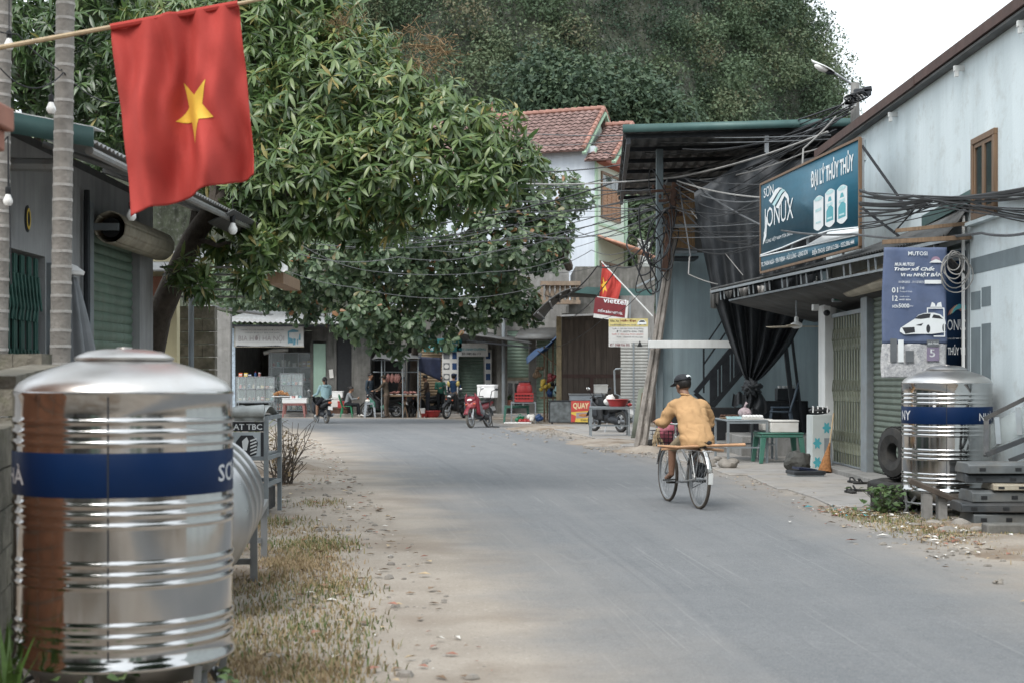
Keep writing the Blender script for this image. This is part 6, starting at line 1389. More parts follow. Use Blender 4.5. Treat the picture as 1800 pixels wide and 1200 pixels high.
b = MB(); b.add([A+Vector((.03, -.07, .092)), Aw+Vector((-2.5, -.07, .422)), Aw+Vector((-2.5, .25, .45)), A+Vector((.03, .25, .11))], [(0, 1, 2, 3)]); b.build('top_flashing', M['white_paint'], la, world=True, solid=.012)
b = MB(); b.tube([Vector((LX-2, 11.4, 3.2)), Vector((LX+.6, 11.4, 3.15))], .055, 8); b.tube([A+Vector((-.05, .1, -.06)), B+Vector((-.05, -.1, -.06))], .035, 8)
for t in (.3, .6, .98): b.tube([A.lerp(B, t)+Vector((-.05, 0, -.06)), Aw.lerp(Bw, t)+Vector((.05, 0, -.09))], .03, 7)
b.build('pipe_frame', M['tin'], la, world=True)
b = MB(); corr(b, B+Vector((-.02, -2.2, .0)), B+Vector((.02, .05, .0)), B+Vector((-.25, -.1, -.14)), B+Vector((-.3, -2.2, -.14)), .1, .012); b.build('gutter', M['dark_tin'], la, world=True, solid=.006)
b = MB()
for k in range(5): b.bx(LX+.1, LX+1.0, 16.75+k*.12, 16.83+k*.12, 2.75-k*.08, 2.77-k*.08)
b.build('louvre', M['tin'], la, world=True)
o = thing('wall_plaque', 'small yellow and black plaque on the left house wall', 'plaque', tuple(P(26, 385, 12.0)+Vector((.1, 0, 0)))); b = MB(); b.lathe([(.001, 0), (.085, 0), (.09, .01), (.001, .015)], 20, (0, 0, 0), 0, 'x'); b.v = [(v[0], v[1]*.7, v[2]*1.3) for v in b.v]; b.build('disc', M['black'], o); b = MB(); b.lathe([(.05, .016), (.07, .018), (.07, .02), (.05, .02)], 20, (0, 0, 0), 0, 'x', caps=False); b.v = [(v[0], v[1]*.7, v[2]*1.3) for v in b.v]; b.build('ring', M['print_yellow'], o)
# behind it: yellow house, mossy wall, grey pipe, second roof
o = thing('yellow_house', 'pale yellow house wall behind the mango trunk', 'house', (-6, 21, 0)); b = MB(); b.bx(-9, -4.95, 21, 21.2, 0, 3.3); b.build('wall', M['yellow_wall'], o, world=True); b = MB(); b.add([(-9, 19.8, 3.0), (-4.75, 19.8, 2.95), (-4.75, 23, 3.5), (-9, 23, 3.5)], [(0, 1, 2, 3)]); b.build('roof', M['tin'], o, world=True, solid=.03); b = MB(); b.bx(-5.35, -5.1, 20.9, 21, 2.35, 2.95); b.build('brown_panel', M['terracotta'], o, world=True)
o = thing('mossy_wall', 'dark mossy block wall behind the mango trunk', 'wall', (-4.9, 22.5, 0)); courses('block', o, (-.6, 0, 0), (1, 0), .8, 2.8, .40, .2, .2, M['moss_block'])
o = thing('steel_pipe_post', 'slim grey pipe post by the mango tree', 'post', (GX(336, 17.6), 17.6, 0)); b = MB(); b.tube([(0, 0, 0), (.0, 0, 3.0)], .035, 8); b.build('pipe', M['grey_frame'], o)
o = thing('tin_shed', 'small shed with a rusty tin roof showing beneath the mango leaves', 'shed', (GX(455, 38), 38, 0)); b = MB(); b.bx(GX(470, 38), GX(498, 38), 38, 41, 4.0, 4.3); b.build('wall', M['yellow_wall'] if 0 else M['wood'], o, world=True)
b = MB(); corr(b, (GX(380, 37), 37, 4.4), (GX(506, 37), 37, 4.25), (GX(506, 42), 42, 4.9), (GX(380, 42), 42, 5.0), .2, .03); b.build('roof', M['tin'], o, world=True, solid=.012);
# near left: block wall, brick gate pillar, palms, flag
o = thing('block_wall', 'mossy concrete block wall along the left edge behind the near tank', 'wall', (-2.34, 6.3, 0)); ax = Vector((-.6, 2.7)).normalized()
courses('block', o, (0, 0, 0), ax, 2.75, 1.4, .39, .2, .15, M['moss_block']); b = MB(); b.bar((.02, .05, 1.42), (ax[0]*2.75, ax[1]*2.75, 1.5), .2, .06); b.build('coping', M['moss_block'], o)
courses('block', o, (-.6, 2.8, 0), (-.97, .1), 2.2, 1.6, .39, .2, .15, M['moss_block'])
bp = thing('brick_pillar', 'orange brick gate pillar with an overhanging cap at the left edge', 'pillar', (-2.97, 5.33, 0))
for r_ in range(33):
    pass
bmes = []
for k in range(3):
    b = MB(); b.box((.105, .05, .0325), (.21, .10, .065)); b.v = [(v[0]+rnd.uniform(-.004, .004), v[1]+rnd.uniform(-.004, .004), v[2]+rnd.uniform(-.003, .003)) for v in b.v]; bmes.append(b.mesh('brick', M['brick']))
PW = .67
for r_ in range(31):
    z = .01+r_*.077
    for (ox, oy, a) in ((0, 0, 0), (PW, 0, PI/2), (PW, PW, PI), (0, PW, -PI/2)):
        for k in range(3): inst('brick', rnd.choice(bmes), bp, (ox+math.cos(a)*(k*.222+(.0 if r_ % 2 else .004)), oy+math.sin(a)*(k*.222), z), (0, 0, a), (1, 1, 1))
b = MB(); b.bx(.012, PW-.012, .012, PW-.012, 0, 2.4); b.build('mortar_core', M['mortar'], bp)
b = MB(); b.bx(-.12, PW+.12, -.12, PW+.12, 2.41, 2.5); b.bx(-.15, PW+.15, -.15, PW+.15, 2.5, 2.6); b.build('cap', M['terracotta'], bp, bevel=.01)
for (px, Y, lb) in ((112, 10, 'grey ringed palm trunk beside the red flag'), (1, 9.6, 'grey ringed palm trunk cut by the left edge of the photo')):
    o = thing('palm_tree', lb, 'palm', (GX(px-12, Y), Y, 0)); p0, p1 = Vector((0, 0, -.05)), Vector((GX(px+8, Y)-GX(px-12, Y), 0, 5.4)); b = MB(); pts, rr = [], []; rings = MB(); z = 0
    while z < 5.35:
        d = rnd.uniform(.085, .14) if z > 1 else .1; t = z/5.4; c = p0.lerp(p1, t); r_ = .076-.016*t; pts += [c+Vector((0, 0, .01)), c+Vector((0, 0, d*.85))]; rr += [r_*.97, r_*.99]; c2 = p0.lerp(p1, min(1, (z+d)/5.4)); pts.append(c2); rr.append(r_*1.01)
        rings.tube([c2+Vector((0, 0, -.011)), c2+Vector((0, 0, .009))], [r_*1.025, r_*1.02], 14, caps=False); z += d
    b.tube(pts, rr, 14); b.build('trunk', M['palm_bark'], o); stuff(rings.build('leaf_scar_rings', M['palm_ring'], o))
    b = MB()                                           # crown of fronds above the frame
    for k in range(11):
        a = k*.571; q = [p1+Vector((math.cos(a)*1.9*t, math.sin(a)*1.9*t, .9*t*2-1.9*t*t)) for t in [i/7 for i in range(8)]]; b.tube(q, taper(.03, .006, 8), 4)
        for i in range(1, 8):
            for s in (-1, 1):
                for e in (0, .5):
                    c = q[i].lerp(q[min(7, i+1)], e); sd = Vector((-math.sin(a)*s, math.cos(a)*s, -.7)); tp2 = c+sd*.5+Vector((math.cos(a), math.sin(a), 0))*.2; w = Vector((math.cos(a), math.sin(a), 0))*.025; b.add([c-w, c+w, tp2], [(0, 1, 2)])
    b.build('crown', mat('palm_leaf', (.045, .08, .03), .5, var=.2, bump=0), o)
FYY = 8.8
FS = P(0, 85, FYY); FE = P(452, -2, FYY)
fg = flag('flag', 'large red flag with a yellow star hanging from a bamboo pole', P(193, 45, FYY), P(418, 4, FYY), P(229, 381, FYY)-P(193, 45, FYY), (.585, .525), (.175, .19), 4, fred, 2, None, (-.03, 0, .12), .10, R(98))
b = MB(); q = [P(-220, 128, FYY), P(0, 84, FYY), P(195, 48, FYY), P(418, 7, FYY), P(470, -3, FYY)]; b.tube(q, [.018, .016, .0145, .012, .010], 8); b.build('pole', M['bamboo'], fg, world=True)
b = MB(); b.tube([p+Vector((0, 0, -.0)) for p in q[2:4]], .021, 8); b.build('sleeve', fred, fg, world=True)
# bulbs on a wire
for (px, py, Y, lb) in ((14, 352, 9.3, 'hanging light bulb lowest at the left edge'), (90, 190, 9.8, 'hanging light bulb just left of the palm trunk'), (16, 78, 9.3, 'hanging light bulb behind the bamboo pole at the left edge'), (409, 402, 15.5, 'pale light bulb under the tip of the tin awning'), (231, 378, 12, 'light bulb peeping out beneath the red flag')):
    o = thing('light_bulb', lb, 'light bulb', tuple(P(px, py, Y)), 0, 'bulbs strung along the left house'); s = Y/9.3*.9
    b = MB(); b.lathe([(.001, -.045*s), (.02*s, -.042*s), (.034*s, -.02*s), (.034*s, 0), (.02*s, .03*s), (.016*s, .045*s)], 14); b.build('glass', M['bulb'], o); b = MB(); b.lathe([(.018*s, .04*s), (.02*s, .05*s), (.02*s, .09*s), (.008*s, .1*s), (.001, .11*s)], 10); b.build('socket', M['black'], o); b = MB(); b.tube([(0, 0, .1*s), (0, 0, .35)], .004, 4); b.build('wire', M['cable'], o)
for pts, sg_ in (([(-40, 40, 9.2), (30, 60, 9.3), (100, 120, 9.8), (112, 118, 10)], .02), ([(0, 120, 9.4), (112, 128, 9.9), (240, 170, 12), (420, 320, 15.5)], .12), ([(-20, 280, 9.3), (14, 240, 9.3), (20, 500, 9.3)], .0)):
    cable(pts, sg_, .005, label=('thin black bulb wire at the top left corner', 'thin black bulb wire running back under the red flag', 'thin black bulb wire hanging straight down at the left edge')[int(pts[0][1]//110)], group='bulb wires by the palm trunks')
# ------------------------------------------------------------------ furniture builders
def steel_table(name, label, loc, w, d, h, rz=0, top=None, shelf=.25, m='grey_frame'):
    o = thing(name, label, 'table', loc, rz); x, y = w/2, d/2
    b = MB(); b.bx(-x-.02, x+.02, -y-.02, y+.02, h-.025, h); b.build('table_top', M[top or m], o, bevel=.006)
    for sx in (-1, 1):
        for sy in (-1, 1): b = MB(); b.bx(sx*x-.02, sx*x+.02, sy*y-.02, sy*y+.02, 0, h-.026); b.build('leg', M[m], o)
    b = MB()
    for sy in (-1, 1): b.bx(-x+.02, x-.02, sy*y-.012, sy*y+.012, shelf, shelf+.025); b.bx(-x+.02, x-.02, sy*y-.012, sy*y+.012, h-.06, h-.028)
    for sx in (-1, 1): b.bx(sx*x-.012, sx*x+.012, -y+.02, y-.02, shelf, shelf+.025)
    b.build('rail', M[m], o); return o
def plastic_table(name, label, loc, w, d, h, m, rz=0, cat='table'):
    o = thing(name, label, cat, loc, rz); x, y = w/2, d/2
    b = MB(); b.bx(-x, x, -y, y, h-.03, h); b.bx(-x+.01, x-.01, -y+.01, y-.01, h-.085, h-.031); b.build('table_top', M[m], o, bevel=.012)
    for sx in (-1, 1):
        for sy in (-1, 1):
            b = MB(); c = [(sx*(x-.05), sy*(y-.05)), (sx*(x-.0), sy*(y-.0))]
            vs = []
            for (cx, cy), z, s in ((c[0], h-.086, .045), (c[1], 0, .03)):
                vs += [(cx-s, cy-s, z), (cx+s, cy-s, z), (cx+s, cy+s, z), (cx-s, cy+s, z)]
            b.add(vs, [(0, 1, 2, 3), (7, 6, 5, 4), (0, 4, 5, 1), (1, 5, 6, 2), (2, 6, 7, 3), (3, 7, 4, 0)]); b.build('leg', M[m], o, bevel=.006)
    return o
def plastic_chair(name, label, loc, m, rz=0):
    o = thing(name, label, 'chair', loc, rz); h = .43
    b = MB(); b.grid(lambda u, v: ((u-.5)*.40, (v-.5)*.40, h-.015*math.sin(u*PI)*math.sin(v*PI)), 6, 6); b.build('seat', M[m], o, solid=.025)
    for sx in (-1, 1):
        for sy in (-1, 1): b = MB(); b.bar((sx*.17, sy*.17, h-.02), (sx*.22, sy*.23, 0), .04, .045); b.build('leg', M[m], o, bevel=.005)
    b = MB()
    for i in range(5): x = (i-2)*.075; b.bar((x, -.19, h), (x*1.05, -.30, h+.40), .038, .012)
    b.tube([(-.2, -.18, h), (-.205, -.27, h+.28), (-.15, -.31, h+.43), (0, -.325, h+.46), (.15, -.31, h+.43), (.205, -.27, h+.28), (.2, -.18, h)], .018, 7); b.build('backrest', M[m], o); return o
def foam_box(name, label, loc, w, d, h, rz=0, m='foam'):
    o = thing(name, label, 'box', loc, rz); b = MB(); b.bx(-w/2, w/2, -d/2, d/2, 0, h*.82); b.build('body', M[m], o, bevel=.015); b = MB(); b.bx(-w/2-.008, w/2+.008, -d/2-.008, d/2+.008, h*.825, h); b.build('lid', M[m], o, bevel=.015); return o

# ------------------------------------------------------------------ people: one skinned body each
def person(label, loc, rz, J, clothes, h=1.6, hair='short', hat=None, fing=None, group=None, rad=None, extra=None):
    """J: joint -> (x, y, z), x right, y forward. clothes: dict top/bottom/skin/shoe/hair of materials"""
    s = h/1.65; o = thing('person', label, 'person', loc, rz, group)
    RD_ = dict(pel=(.145, .11), spi=(.13, .10), che=(.155, .11), nek=(.052, .055), hed=(.072, .082), mid=(.080, .098), top=(.055, .07), sh=(.062, .062), el=(.043, .043), wr=(.030, .026), ha=(.036, .02), hi=(.09, .09), kn=(.062, .062), an=(.042, .042), to=(.04, .028))
    if rad: RD_.update(rad)
    E_ = [('pel', 'spi', 'top_'), ('spi', 'che', 'top_'), ('che', 'nek', 'top_'), ('nek', 'hed', 'skin'), ('hed', 'mid', 'skin'), ('mid', 'top', 'skin')]
    for q in 'LR': E_ += [('che', 'sh'+q, 'top_'), ('sh'+q, 'el'+q, 'sleeve'), ('el'+q, 'wr'+q, 'fore'), ('wr'+q, 'ha'+q, 'skin'), ('pel', 'hi'+q, 'bottom'), ('hi'+q, 'kn'+q, 'bottom'), ('kn'+q, 'an'+q, 'shin'), ('an'+q, 'to'+q, 'shoe')]
    K_ = {k: Vector(v) for k, v in J.items()}; rq = lambda k: [q*s for q in (RD_.get(k) or RD_[k[:2]])]; seg = [(K_[a], K_[c_], k) for a, c_, k in E_]; b = MB()
    def chain(p, q, ra, rb, n=7):
        for i in range(n+1): t = i/n; r_ = [ra[k]+(rb[k]-ra[k])*t for k in (0, 1)]; b.ball(p.lerp(q, t), (r_[0], r_[1], (r_[0]+r_[1])/2), 12, 8)
    for a, c_, k in E_:
        if a in ('pel', 'spi') and c_ in ('spi', 'che'): chain(K_[a], K_[c_], rq(a), rq(c_))
        elif a == 'che' and c_ == 'nek': chain(K_[a], K_[c_].lerp(K_[a], .12), rq(a), [.06*s, .055*s])
        elif c_ in ('hed', 'mid', 'top'): pass
        else:
            ra, rb = (rq('sh'+c_[-1]) if a == 'che' else [.1*s, .1*s] if a == 'pel' else rq(a)), rq(c_); b.tube([K_[a], K_[c_]], [(ra[0]+ra[1])/2, (rb[0]+rb[1])/2], 14); chain(K_[a], K_[c_], ra, rb, 1)
    hd, md, tp3 = K_['hed'], K_['mid'], K_['top']; upv = (tp3-hd).normalized(); fwd = Vector(clothes.get('look', (0, 1, 0))); fwd = (fwd-upv*fwd.dot(upv)).normalized(); sd = fwd.cross(upv); QH = Matrix((sd, fwd, upv)).transposed().to_euler()
    b.tube([K_['nek'].lerp(K_['che'], .3), K_['nek'], hd], [.056*s, .052*s, .055*s], 12); b.ball(md+upv*.012*s, (.078*s, .098*s, .108*s), 16, 12, 0, QH); b.ball(md-upv*.055*s+fwd*.03*s, (.055*s, .06*s, .05*s), 12, 8, 0, QH)
    b.tube([md+fwd*.085*s+upv*.015*s, md+fwd*.108*s-upv*.022*s, md+fwd*.09*s-upv*.03*s], [.008*s, .016*s, .012*s], 8)
    for q in (-1, 1): b.ball(md+sd*q*.08*s-fwd*.006*s-upv*.01*s, (.012*s, .026*s, .034*s), 8, 6, 0, QH)
    if fing:
        for q in 'LR':
            f, d = [Vector(t).normalized() for t in fing[q]]; side = f.cross(d).normalized(); p = K_['ha'+q]; fs_ = [(of, ln, 0) for of, ln in ((-.030, .8), (-.010, .98), (.010, 1), (.030, .9))]; sg = 1 if q == 'L' else -1
            b.ball(p-f*.01*s, (.04*s, .04*s, .022*s), 10, 7)
            for of, ln, _ in fs_: a = p+side*of*s-f*.012*s; pts = [a, a+f*.045*s*ln, a+(f*.064+d*.022)*s*ln, a+(f*.052+d*.05)*s*ln]; b.tube(pts, [.010*s, .010*s, .0095*s, .007*s], 8); seg.append((pts[0], pts[3], 'skin'))
            a = p-f*.03*s+side*.022*sg*s; pts = [a, a+(side*.03*sg+f*.02)*s, a+(side*.032*sg+f*.05+d*.02)*s]; b.tube(pts, [.012*s, .011*s, .008*s], 8); seg.append((pts[0], pts[2], 'skin'))
    t = b.build('body', M['skin'], None); rm = t.modifiers.new('remesh', 'REMESH'); rm.mode = 'VOXEL'; rm.voxel_size = .008 if fing else .014; sm_ = t.modifiers.new('smooth', 'SMOOTH'); sm_.factor = .5; sm_.iterations = 2 if fing else 3
    bpy.context.view_layer.update(); em = bpy.data.meshes.new_from_object(t.evaluated_get(bpy.context.evaluated_depsgraph_get())); bpy.data.objects.remove(t)
    cm = ['skin', 'top', 'bottom', 'shoe', 'ink']; ml = [clothes.get('skin', M['skin']), clothes['top'], clothes['bottom'], clothes.get('shoe', M['black']), M['ink']]
    fm = {'skin': 0, 'top_': 1, 'sleeve': 1, 'fore': 0 if clothes.get('short_sleeve') else 1, 'bottom': 2, 'shin': 0 if clothes.get('bare_legs') else 2, 'shoe': 3}
    b = MB(); b.v = [tuple(v.co) for v in em.vertices]
    for p in em.polygons:
        c = p.center; best = 1e9; mi = 0
        for a, e, k in seg:
            ab = e-a; tt = max(0, min(1, (c-a).dot(ab)/max(1e-9, ab.length_squared))); dd = (c-(a+ab*tt)).length
            if k == 'skin': dd *= .96
            if dd < best: best = dd; mi = fm[k]
        b.f.append(tuple(p.vertices)); b.m.append(mi)
    bpy.data.meshes.remove(em)
    for q in (-1, 1):
        b.ball(md+fwd*.083*s+sd*q*.03*s+upv*.008*s, (.011*s, .008*s, .006*s), 6, 5, 4)
    b.ball(md+fwd*.085*s-upv*.055*s, (.022*s, .008*s, .005*s), 8, 4, 4)
    b.build('body', ml, o, ang=75)
    hm = clothes.get('hair', M['hair'])
    if hair:
        b = MB(); c0 = md+upv*.022*s-fwd*.012*s; n, k = 18, 12
        def hp(u, v):
            a = u*2*PI; t = v*PI*(.72 if hat is not None else .64); dv = sd*math.cos(a)*math.sin(t)+fwd*math.sin(a)*math.sin(t)+upv*math.cos(t); low = -.10 if hair != 'short' else -.06
            front = max(0, math.sin(a)); 
            if front > .25: t2 = t*(1-.38*front); dv = sd*math.cos(a)*math.sin(t2)+fwd*math.sin(a)*math.sin(t2)+upv*math.cos(t2)
            r_ = Vector((dv.dot(sd)*.089, dv.dot(fwd)*.108, dv.dot(upv)*.108)); return c0+(sd*r_.x+fwd*r_.y+upv*r_.z)*s*(1+.03*math.sin(a*9))
        b.grid(hp, n, k); 
        if hair == 'pony':
            q = [md-fwd*.10*s+upv*.03*s, md-fwd*.15*s-upv*.02*s, md-fwd*.145*s-upv*.12*s, md-fwd*.125*s-upv*.22*s]; b.tube(q, [.02*s, .035*s, .03*s, .006*s], 8)
        if hair == 'bun': b.ball(md-fwd*.12*s+upv*.05*s, .045*s, 8, 6)
        b.build('hair', hm, o, ang=180, solid=.004)
    if hat is not None:
        b = MB(); c0 = md+upv*.046*s-fwd*.008*s
        def cp(u, v):
            a = u*2*PI; t = v*PI*.5; return c0+(sd*math.cos(a)*math.sin(t)*.096+fwd*math.sin(a)*math.sin(t)*.114+upv*math.cos(t)*.088)*s
        b.grid(cp, 20, 8)
        def br(u, v): a = PI*(.12+.76*u); return c0+(sd*math.cos(a)*(.1+.0*v)+fwd*(math.sin(a)*.115+.085*v*math.sin(a))-upv*(.012+.02*v))*s
        b.grid(br, 10, 3); hh = b.build('cap', hat, o, solid=.006)
        if extra == 'emblem': b = MB(); b.grid(lambda u, v: c0+(sd*(u-.5)*.07-fwd*(.126-.02*v)+upv*(.028+.022*v+.012*math.sin(u*PI)))*s, 6, 2); b.build('emblem', M['letter_white'], hh)
    return o
def stand(h=1.62, walk=0, arm=None, lean=0):
    s = h/1.65; z = lambda v: v*s
    J = dict(pel=(0, 0, z(.93)), spi=(0, .01+lean*.1, z(1.10)), che=(0, .0+lean*.25, z(1.30)), nek=(0, .01+lean*.36, z(1.44)), hed=(0, .03+lean*.4, z(1.50)), mid=(0, .035+lean*.42, z(1.57)), top=(0, .03+lean*.44, z(1.63)))
    for q, sx in (('L', -1), ('R', 1)):
        w = walk*sx; J['sh'+q] = (sx*.165*s, lean*.28, z(1.36)); J['el'+q] = (sx*.22*s, -.02-w*.08+lean*.25, z(1.09)); J['wr'+q] = (sx*.21*s, .07-w*.18+lean*.25, z(.86)); J['ha'+q] = (sx*.205*s, .10-w*.2+lean*.25, z(.79))
        J['hi'+q] = (sx*.085*s, 0, z(.88)); J['kn'+q] = (sx*.095*s, .03+w*.14, z(.48)); J['an'+q] = (sx*.10*s, w*.22, z(.07)); J['to'+q] = (sx*.115*s, .15+w*.22, z(.035))
    if arm:
        for k, v in arm.items(): J[k] = v
    return J
def cloth(name, c, **k): return mat('cloth_'+name, c, .85, var=.12, scale=5, bump=.3, bscale=18, spec=.15, **k)

# ------------------------------------------------------------------ wheels, bicycle, scooters
def wheel(parent, c, R_, r, nsp, tyre, rim_m, wid=1, hub=.03, name='wheel', depth=.5):
    b = MB(); n = 40
    def tr_(u, v):
        a, t = u*2*PI, v*2*PI; q = R_-r+r*math.cos(t); return (c[0]+r*wid*math.sin(t), c[1]+q*math.cos(a), c[2]+q*math.sin(a))
    b.grid(tr_, n, 10); w = b.build('tyre', tyre, None, ang=60); w.name = name
    w.parent = parent
    b = MB(); q = R_-2*r
    b.lathe([(q+.006, -r*.7), (q-.012, -r*.6), (q-.014, r*.6), (q+.006, r*.7)], n, c, 0, 'x', caps=False); b.build('rim', rim_m, w)
    b = MB()
    for i in range(nsp):
        a = 2*PI*i/nsp; s = 1 if i % 2 else -1; a2 = a+(.35 if i % 4 < 2 else -.35)*(1 if nsp > 8 else 0)
        b.bar((c[0]+s*hub*.6, c[1]+hub*math.cos(a2), c[2]+hub*math.sin(a2)), (c[0], c[1]+(q-.006)*math.cos(a), c[2]+(q-.006)*math.sin(a)), .0022 if nsp > 8 else .035, None if nsp > 8 else .02)
    b.build('spokes', rim_m, w); b = MB(); b.tube([(c[0]-hub*1.4, c[1], c[2]), (c[0]+hub*1.4, c[1], c[2])], hub*.8, 12); b.build('hub', M['steel'], w); return w
def loft(mb, secs, n=14, m=0, p=2.4):
    """secs: (y, z, rx, rz[, x]) superellipse sections along y"""
    vs = []
    for s in secs:
        y, z, rx, rz = s[:4]; x0 = s[4] if len(s) > 4 else 0
        for j in range(n):
            a = 2*PI*j/n; ca, sa = math.cos(a), math.sin(a); vs.append((x0+rx*math.copysign(abs(ca)**(2/p), ca), y, z+rz*math.copysign(abs(sa)**(2/p), sa)))
    fs = [(i*n+j, i*n+(j+1) % n, (i+1)*n+(j+1) % n, (i+1)*n+j) for i in range(len(secs)-1) for j in range(n)]; fs += [tuple(range(n-1, -1, -1)), tuple((len(secs)-1)*n+j for j in range(n))]
    return mb.add(vs, fs, m)
def scooter(name, label, loc, rz, body, trim=None, seat=None, wheelm=None, Rw=.275, L_=1.24, lean=0, sc=1, box=None, tail=None, group=None, cat='motorbike', nose=None):
    o = thing(name, label, cat, loc, rz, group); o.rotation_euler = (0, lean, rz); o.scale = (sc, sc, sc); trim = trim or M['black']; ty = wheelm or M['rubber']; y1 = L_
    wheel(o, (0, 0, Rw), Rw, .048, 6, ty, M['steel'], 1.0, .06, 'rear_wheel'); wheel(o, (0, y1, Rw), Rw, .042, 6, ty, M['steel'], 1.0, .055, 'front_wheel')
    b = MB()
    for x in (-.07, .07): b.tube([(x, y1, Rw), (x, y1-.14, Rw+.36), (x*.6, y1-.20, Rw+.50)], [.024, .022, .02], 8)
    b.build('fork', M['steel'], o)
    b = MB(); b.grid(lambda u, v: ((v-.5)*.13, y1+(Rw+.045)*math.cos(.35+u*1.9), Rw+(Rw+.045)*math.sin(.35+u*1.9)+.02*math.cos((v-.5)*PI)), 12, 6); b.build('front_mudguard', body, o, solid=.01)
    b = MB(); loft(b, [(y1-.02, .66, .05, .05), (y1-.08, .70, .12, .14), (y1-.17, .74, .16, .18), (y1-.26, .74, .15, .19), (y1-.31, .70, .11, .15)]); b.build('nose_panel', nose or body, o)
    b = MB(); loft(b, [(y1+.0, .80, .03, .03), (y1-.05, .83, .10, .06), (y1-.15, .87, .15, .09), (y1-.25, .89, .10, .07)]); b.build('handlebar_cowl', body, o)
    b = MB(); b.ball((0, y1-.035, .84), (.085, .03, .045), 12, 8); b.build('headlight', M['white_plastic'], o)
    for sx in (-1, 1):
        b = MB(); b.grid(lambda u, v: (sx*(.10+.14*math.sin(u*PI*.85+.2)), y1-.16-.40*u*u-.05*(1-v), .30+(.66-.34*u)*(v)+.10*(1-u)), 8, 6); b.build('leg_shield', body, o, solid=.014)
        b = MB(); b.grid(lambda u, v: (sx*(.255-.02*u), y1-.20-.22*u-.03*(1-v), .40+(.40-.2*u)*v), 5, 4); b.build('shield_trim', trim, o, solid=.012)
        b = MB(); b.tube([(sx*.12, y1-.2, .90), (sx*.25, y1-.24, .94), (sx*.35, y1-.30, .92)], [.014, .014, .018], 8); b.build('grip', M['rubber'], o)
        b = MB(); b.tube([(sx*.24, y1-.23, .95), (sx*.30, y1-.19, 1.08), (sx*.34, y1-.21, 1.14)], .008, 6); mo = b.build('mirror', M['black'], o); b = MB(); b.ball((sx*.36, y1-.21, 1.17), (.065, .018, .042), 12, 8, 0, (0, sx*-.2, 0)); b.build('mirror_head', M['black'] if sx > 0 else M['chrome'], mo)
        b = MB(); b.ball((sx*.135, y1-.075, .72), (.035, .03, .025), 8, 6); b.build('indicator', M['orange'], o)
        b = MB(); b.tube([(sx*.08, .42, .27), (sx*.25, .42, .27)], .016, 8); b.build('footpeg', M['rubber'], o)
    b = MB(); loft(b, [(y1-.28, .42, .06, .10), (.75, .36, .10, .08), (.55, .38, .11, .10), (.42, .46, .12, .14)]); b.build('centre_tunnel', trim, o)
    b = MB(); loft(b, [(.50, .60, .09, .12), (.35, .63, .13, .12), (.1, .66, .135, .11), (-.18, .72, .11, .085), (-.38, .77, .05, .04)]); b.build('side_panel', body, o)
    b = MB(); loft(b, [(.60, .74, .07, .03), (.48, .755, .12, .045), (.2, .775, .14, .05), (-.05, .805, .14, .05), (-.28, .83, .10, .04)]); b.build('saddle', seat or M['black'], o)
    b = MB(); b.ball((0, -.385, .755), (.075, .04, .045), 12, 8); b.build('tail_light', tail or M['red'], o)
    b = MB(); b.tube([(-.12, -.05, .84), (-.13, -.3, .88), (0, -.40, .89), (.13, -.3, .88), (.12, -.05, .84)], .013, 7); b.build('grab_rail', M['steel'], o)
    b = MB(); loft(b, [(.45, .34, .12, .10), (.25, .32, .12, .11), (.05, .30, .10, .09)]); b.build('engine', M['dark_steel'], o)
    b = MB(); b.tube([(.13, .35, .22), (.14, .1, .24), (.15, -.15, .30), (.15, -.32, .34)], [.025, .03, .055, .045], 10); b.build('exhaust', M['steel'], o)
    b = MB(); b.grid(lambda u, v: ((v-.5)*.14, -(Rw+.05)*math.cos(.15+u*1.7)*1.0, Rw+(Rw+.05)*math.sin(.15+u*1.7)), 10, 4); b.build('rear_mudguard', trim, o, solid=.01)
    b = MB(); b.bar((-.02, -.46, .50), (.0, -.42, .62), .17, .012, up=(0, 1, 0)); b.build('number_plate', M['white_plastic'], o)
    b = MB(); b.bar((-.10, .5, .25), (-.24, .42, .0), .02); b.build('kickstand', M['steel'], o)
    return o

# the cyclist
BK = Vector((2.08, 15.8, 0)); brz = R(12.7)
bk = thing('bicycle', 'old silver bicycle ridden along the road with long sticks across its rack', 'bicycle', BK, brz)
Rb_ = .335; wb = 1.06; oldtyre = mat('old_tyre', (.075, .062, .05), .85, var=.3, scale=14, bump=.1)
wheel(bk, (0, 0, Rb_), Rb_, .019, 28, oldtyre, M['steel'], 1, .028, 'rear_wheel'); wheel(bk, (0, wb, Rb_), Rb_, .019, 28, oldtyre, M['steel'], 1, .022, 'front_wheel')
BBp, SEAT, HD0, HD1 = Vector((0, .44, .28)), Vector((0, .22, .73)), Vector((0, .83, .62)), Vector((0, .80, .78))
fr_m = mat('bike_paint', (.42, .43, .43), .4, .6, var=.2, scale=20, bump=.05, dirt=(.2, .14, .1), damt=.5, dscale=9)
b = MB(); b.tube([BBp, SEAT], .016, 8); b.tube([BBp, HD0], .017, 8); b.tube([Vector((0, .34, .50)), HD1], .015, 8); b.tube([HD0-Vector((0, -.0, .02)), HD1+Vector((0, 0, .03))], .02, 8)
for x in (-.045, .045): b.tube([BBp+Vector((x*.6, 0, 0)), (x, 0, Rb_)], .010, 6); b.tube([(x, 0, Rb_), Vector((x*.4, .29, .60))], .009, 6)
b.build('frame', fr_m, bk)
b = MB()
for x in (-.04, .04): b.tube([(x, wb, Rb_), (x, .90, .56), (x*.5, .84, .62)], .011, 7)
b.build('fork', fr_m, bk)
b = MB(); b.tube([HD1, HD1+Vector((0, .0, .13))], .013, 7); b.tube([(-.27, .62, .93), (-.25, .74, .95), (-.12, .82, .93), (0, .80, .92), (.12, .82, .93), (.25, .74, .95), (.27, .62, .93)], .011, 8); b.build('handlebar', M['chrome'], bk)
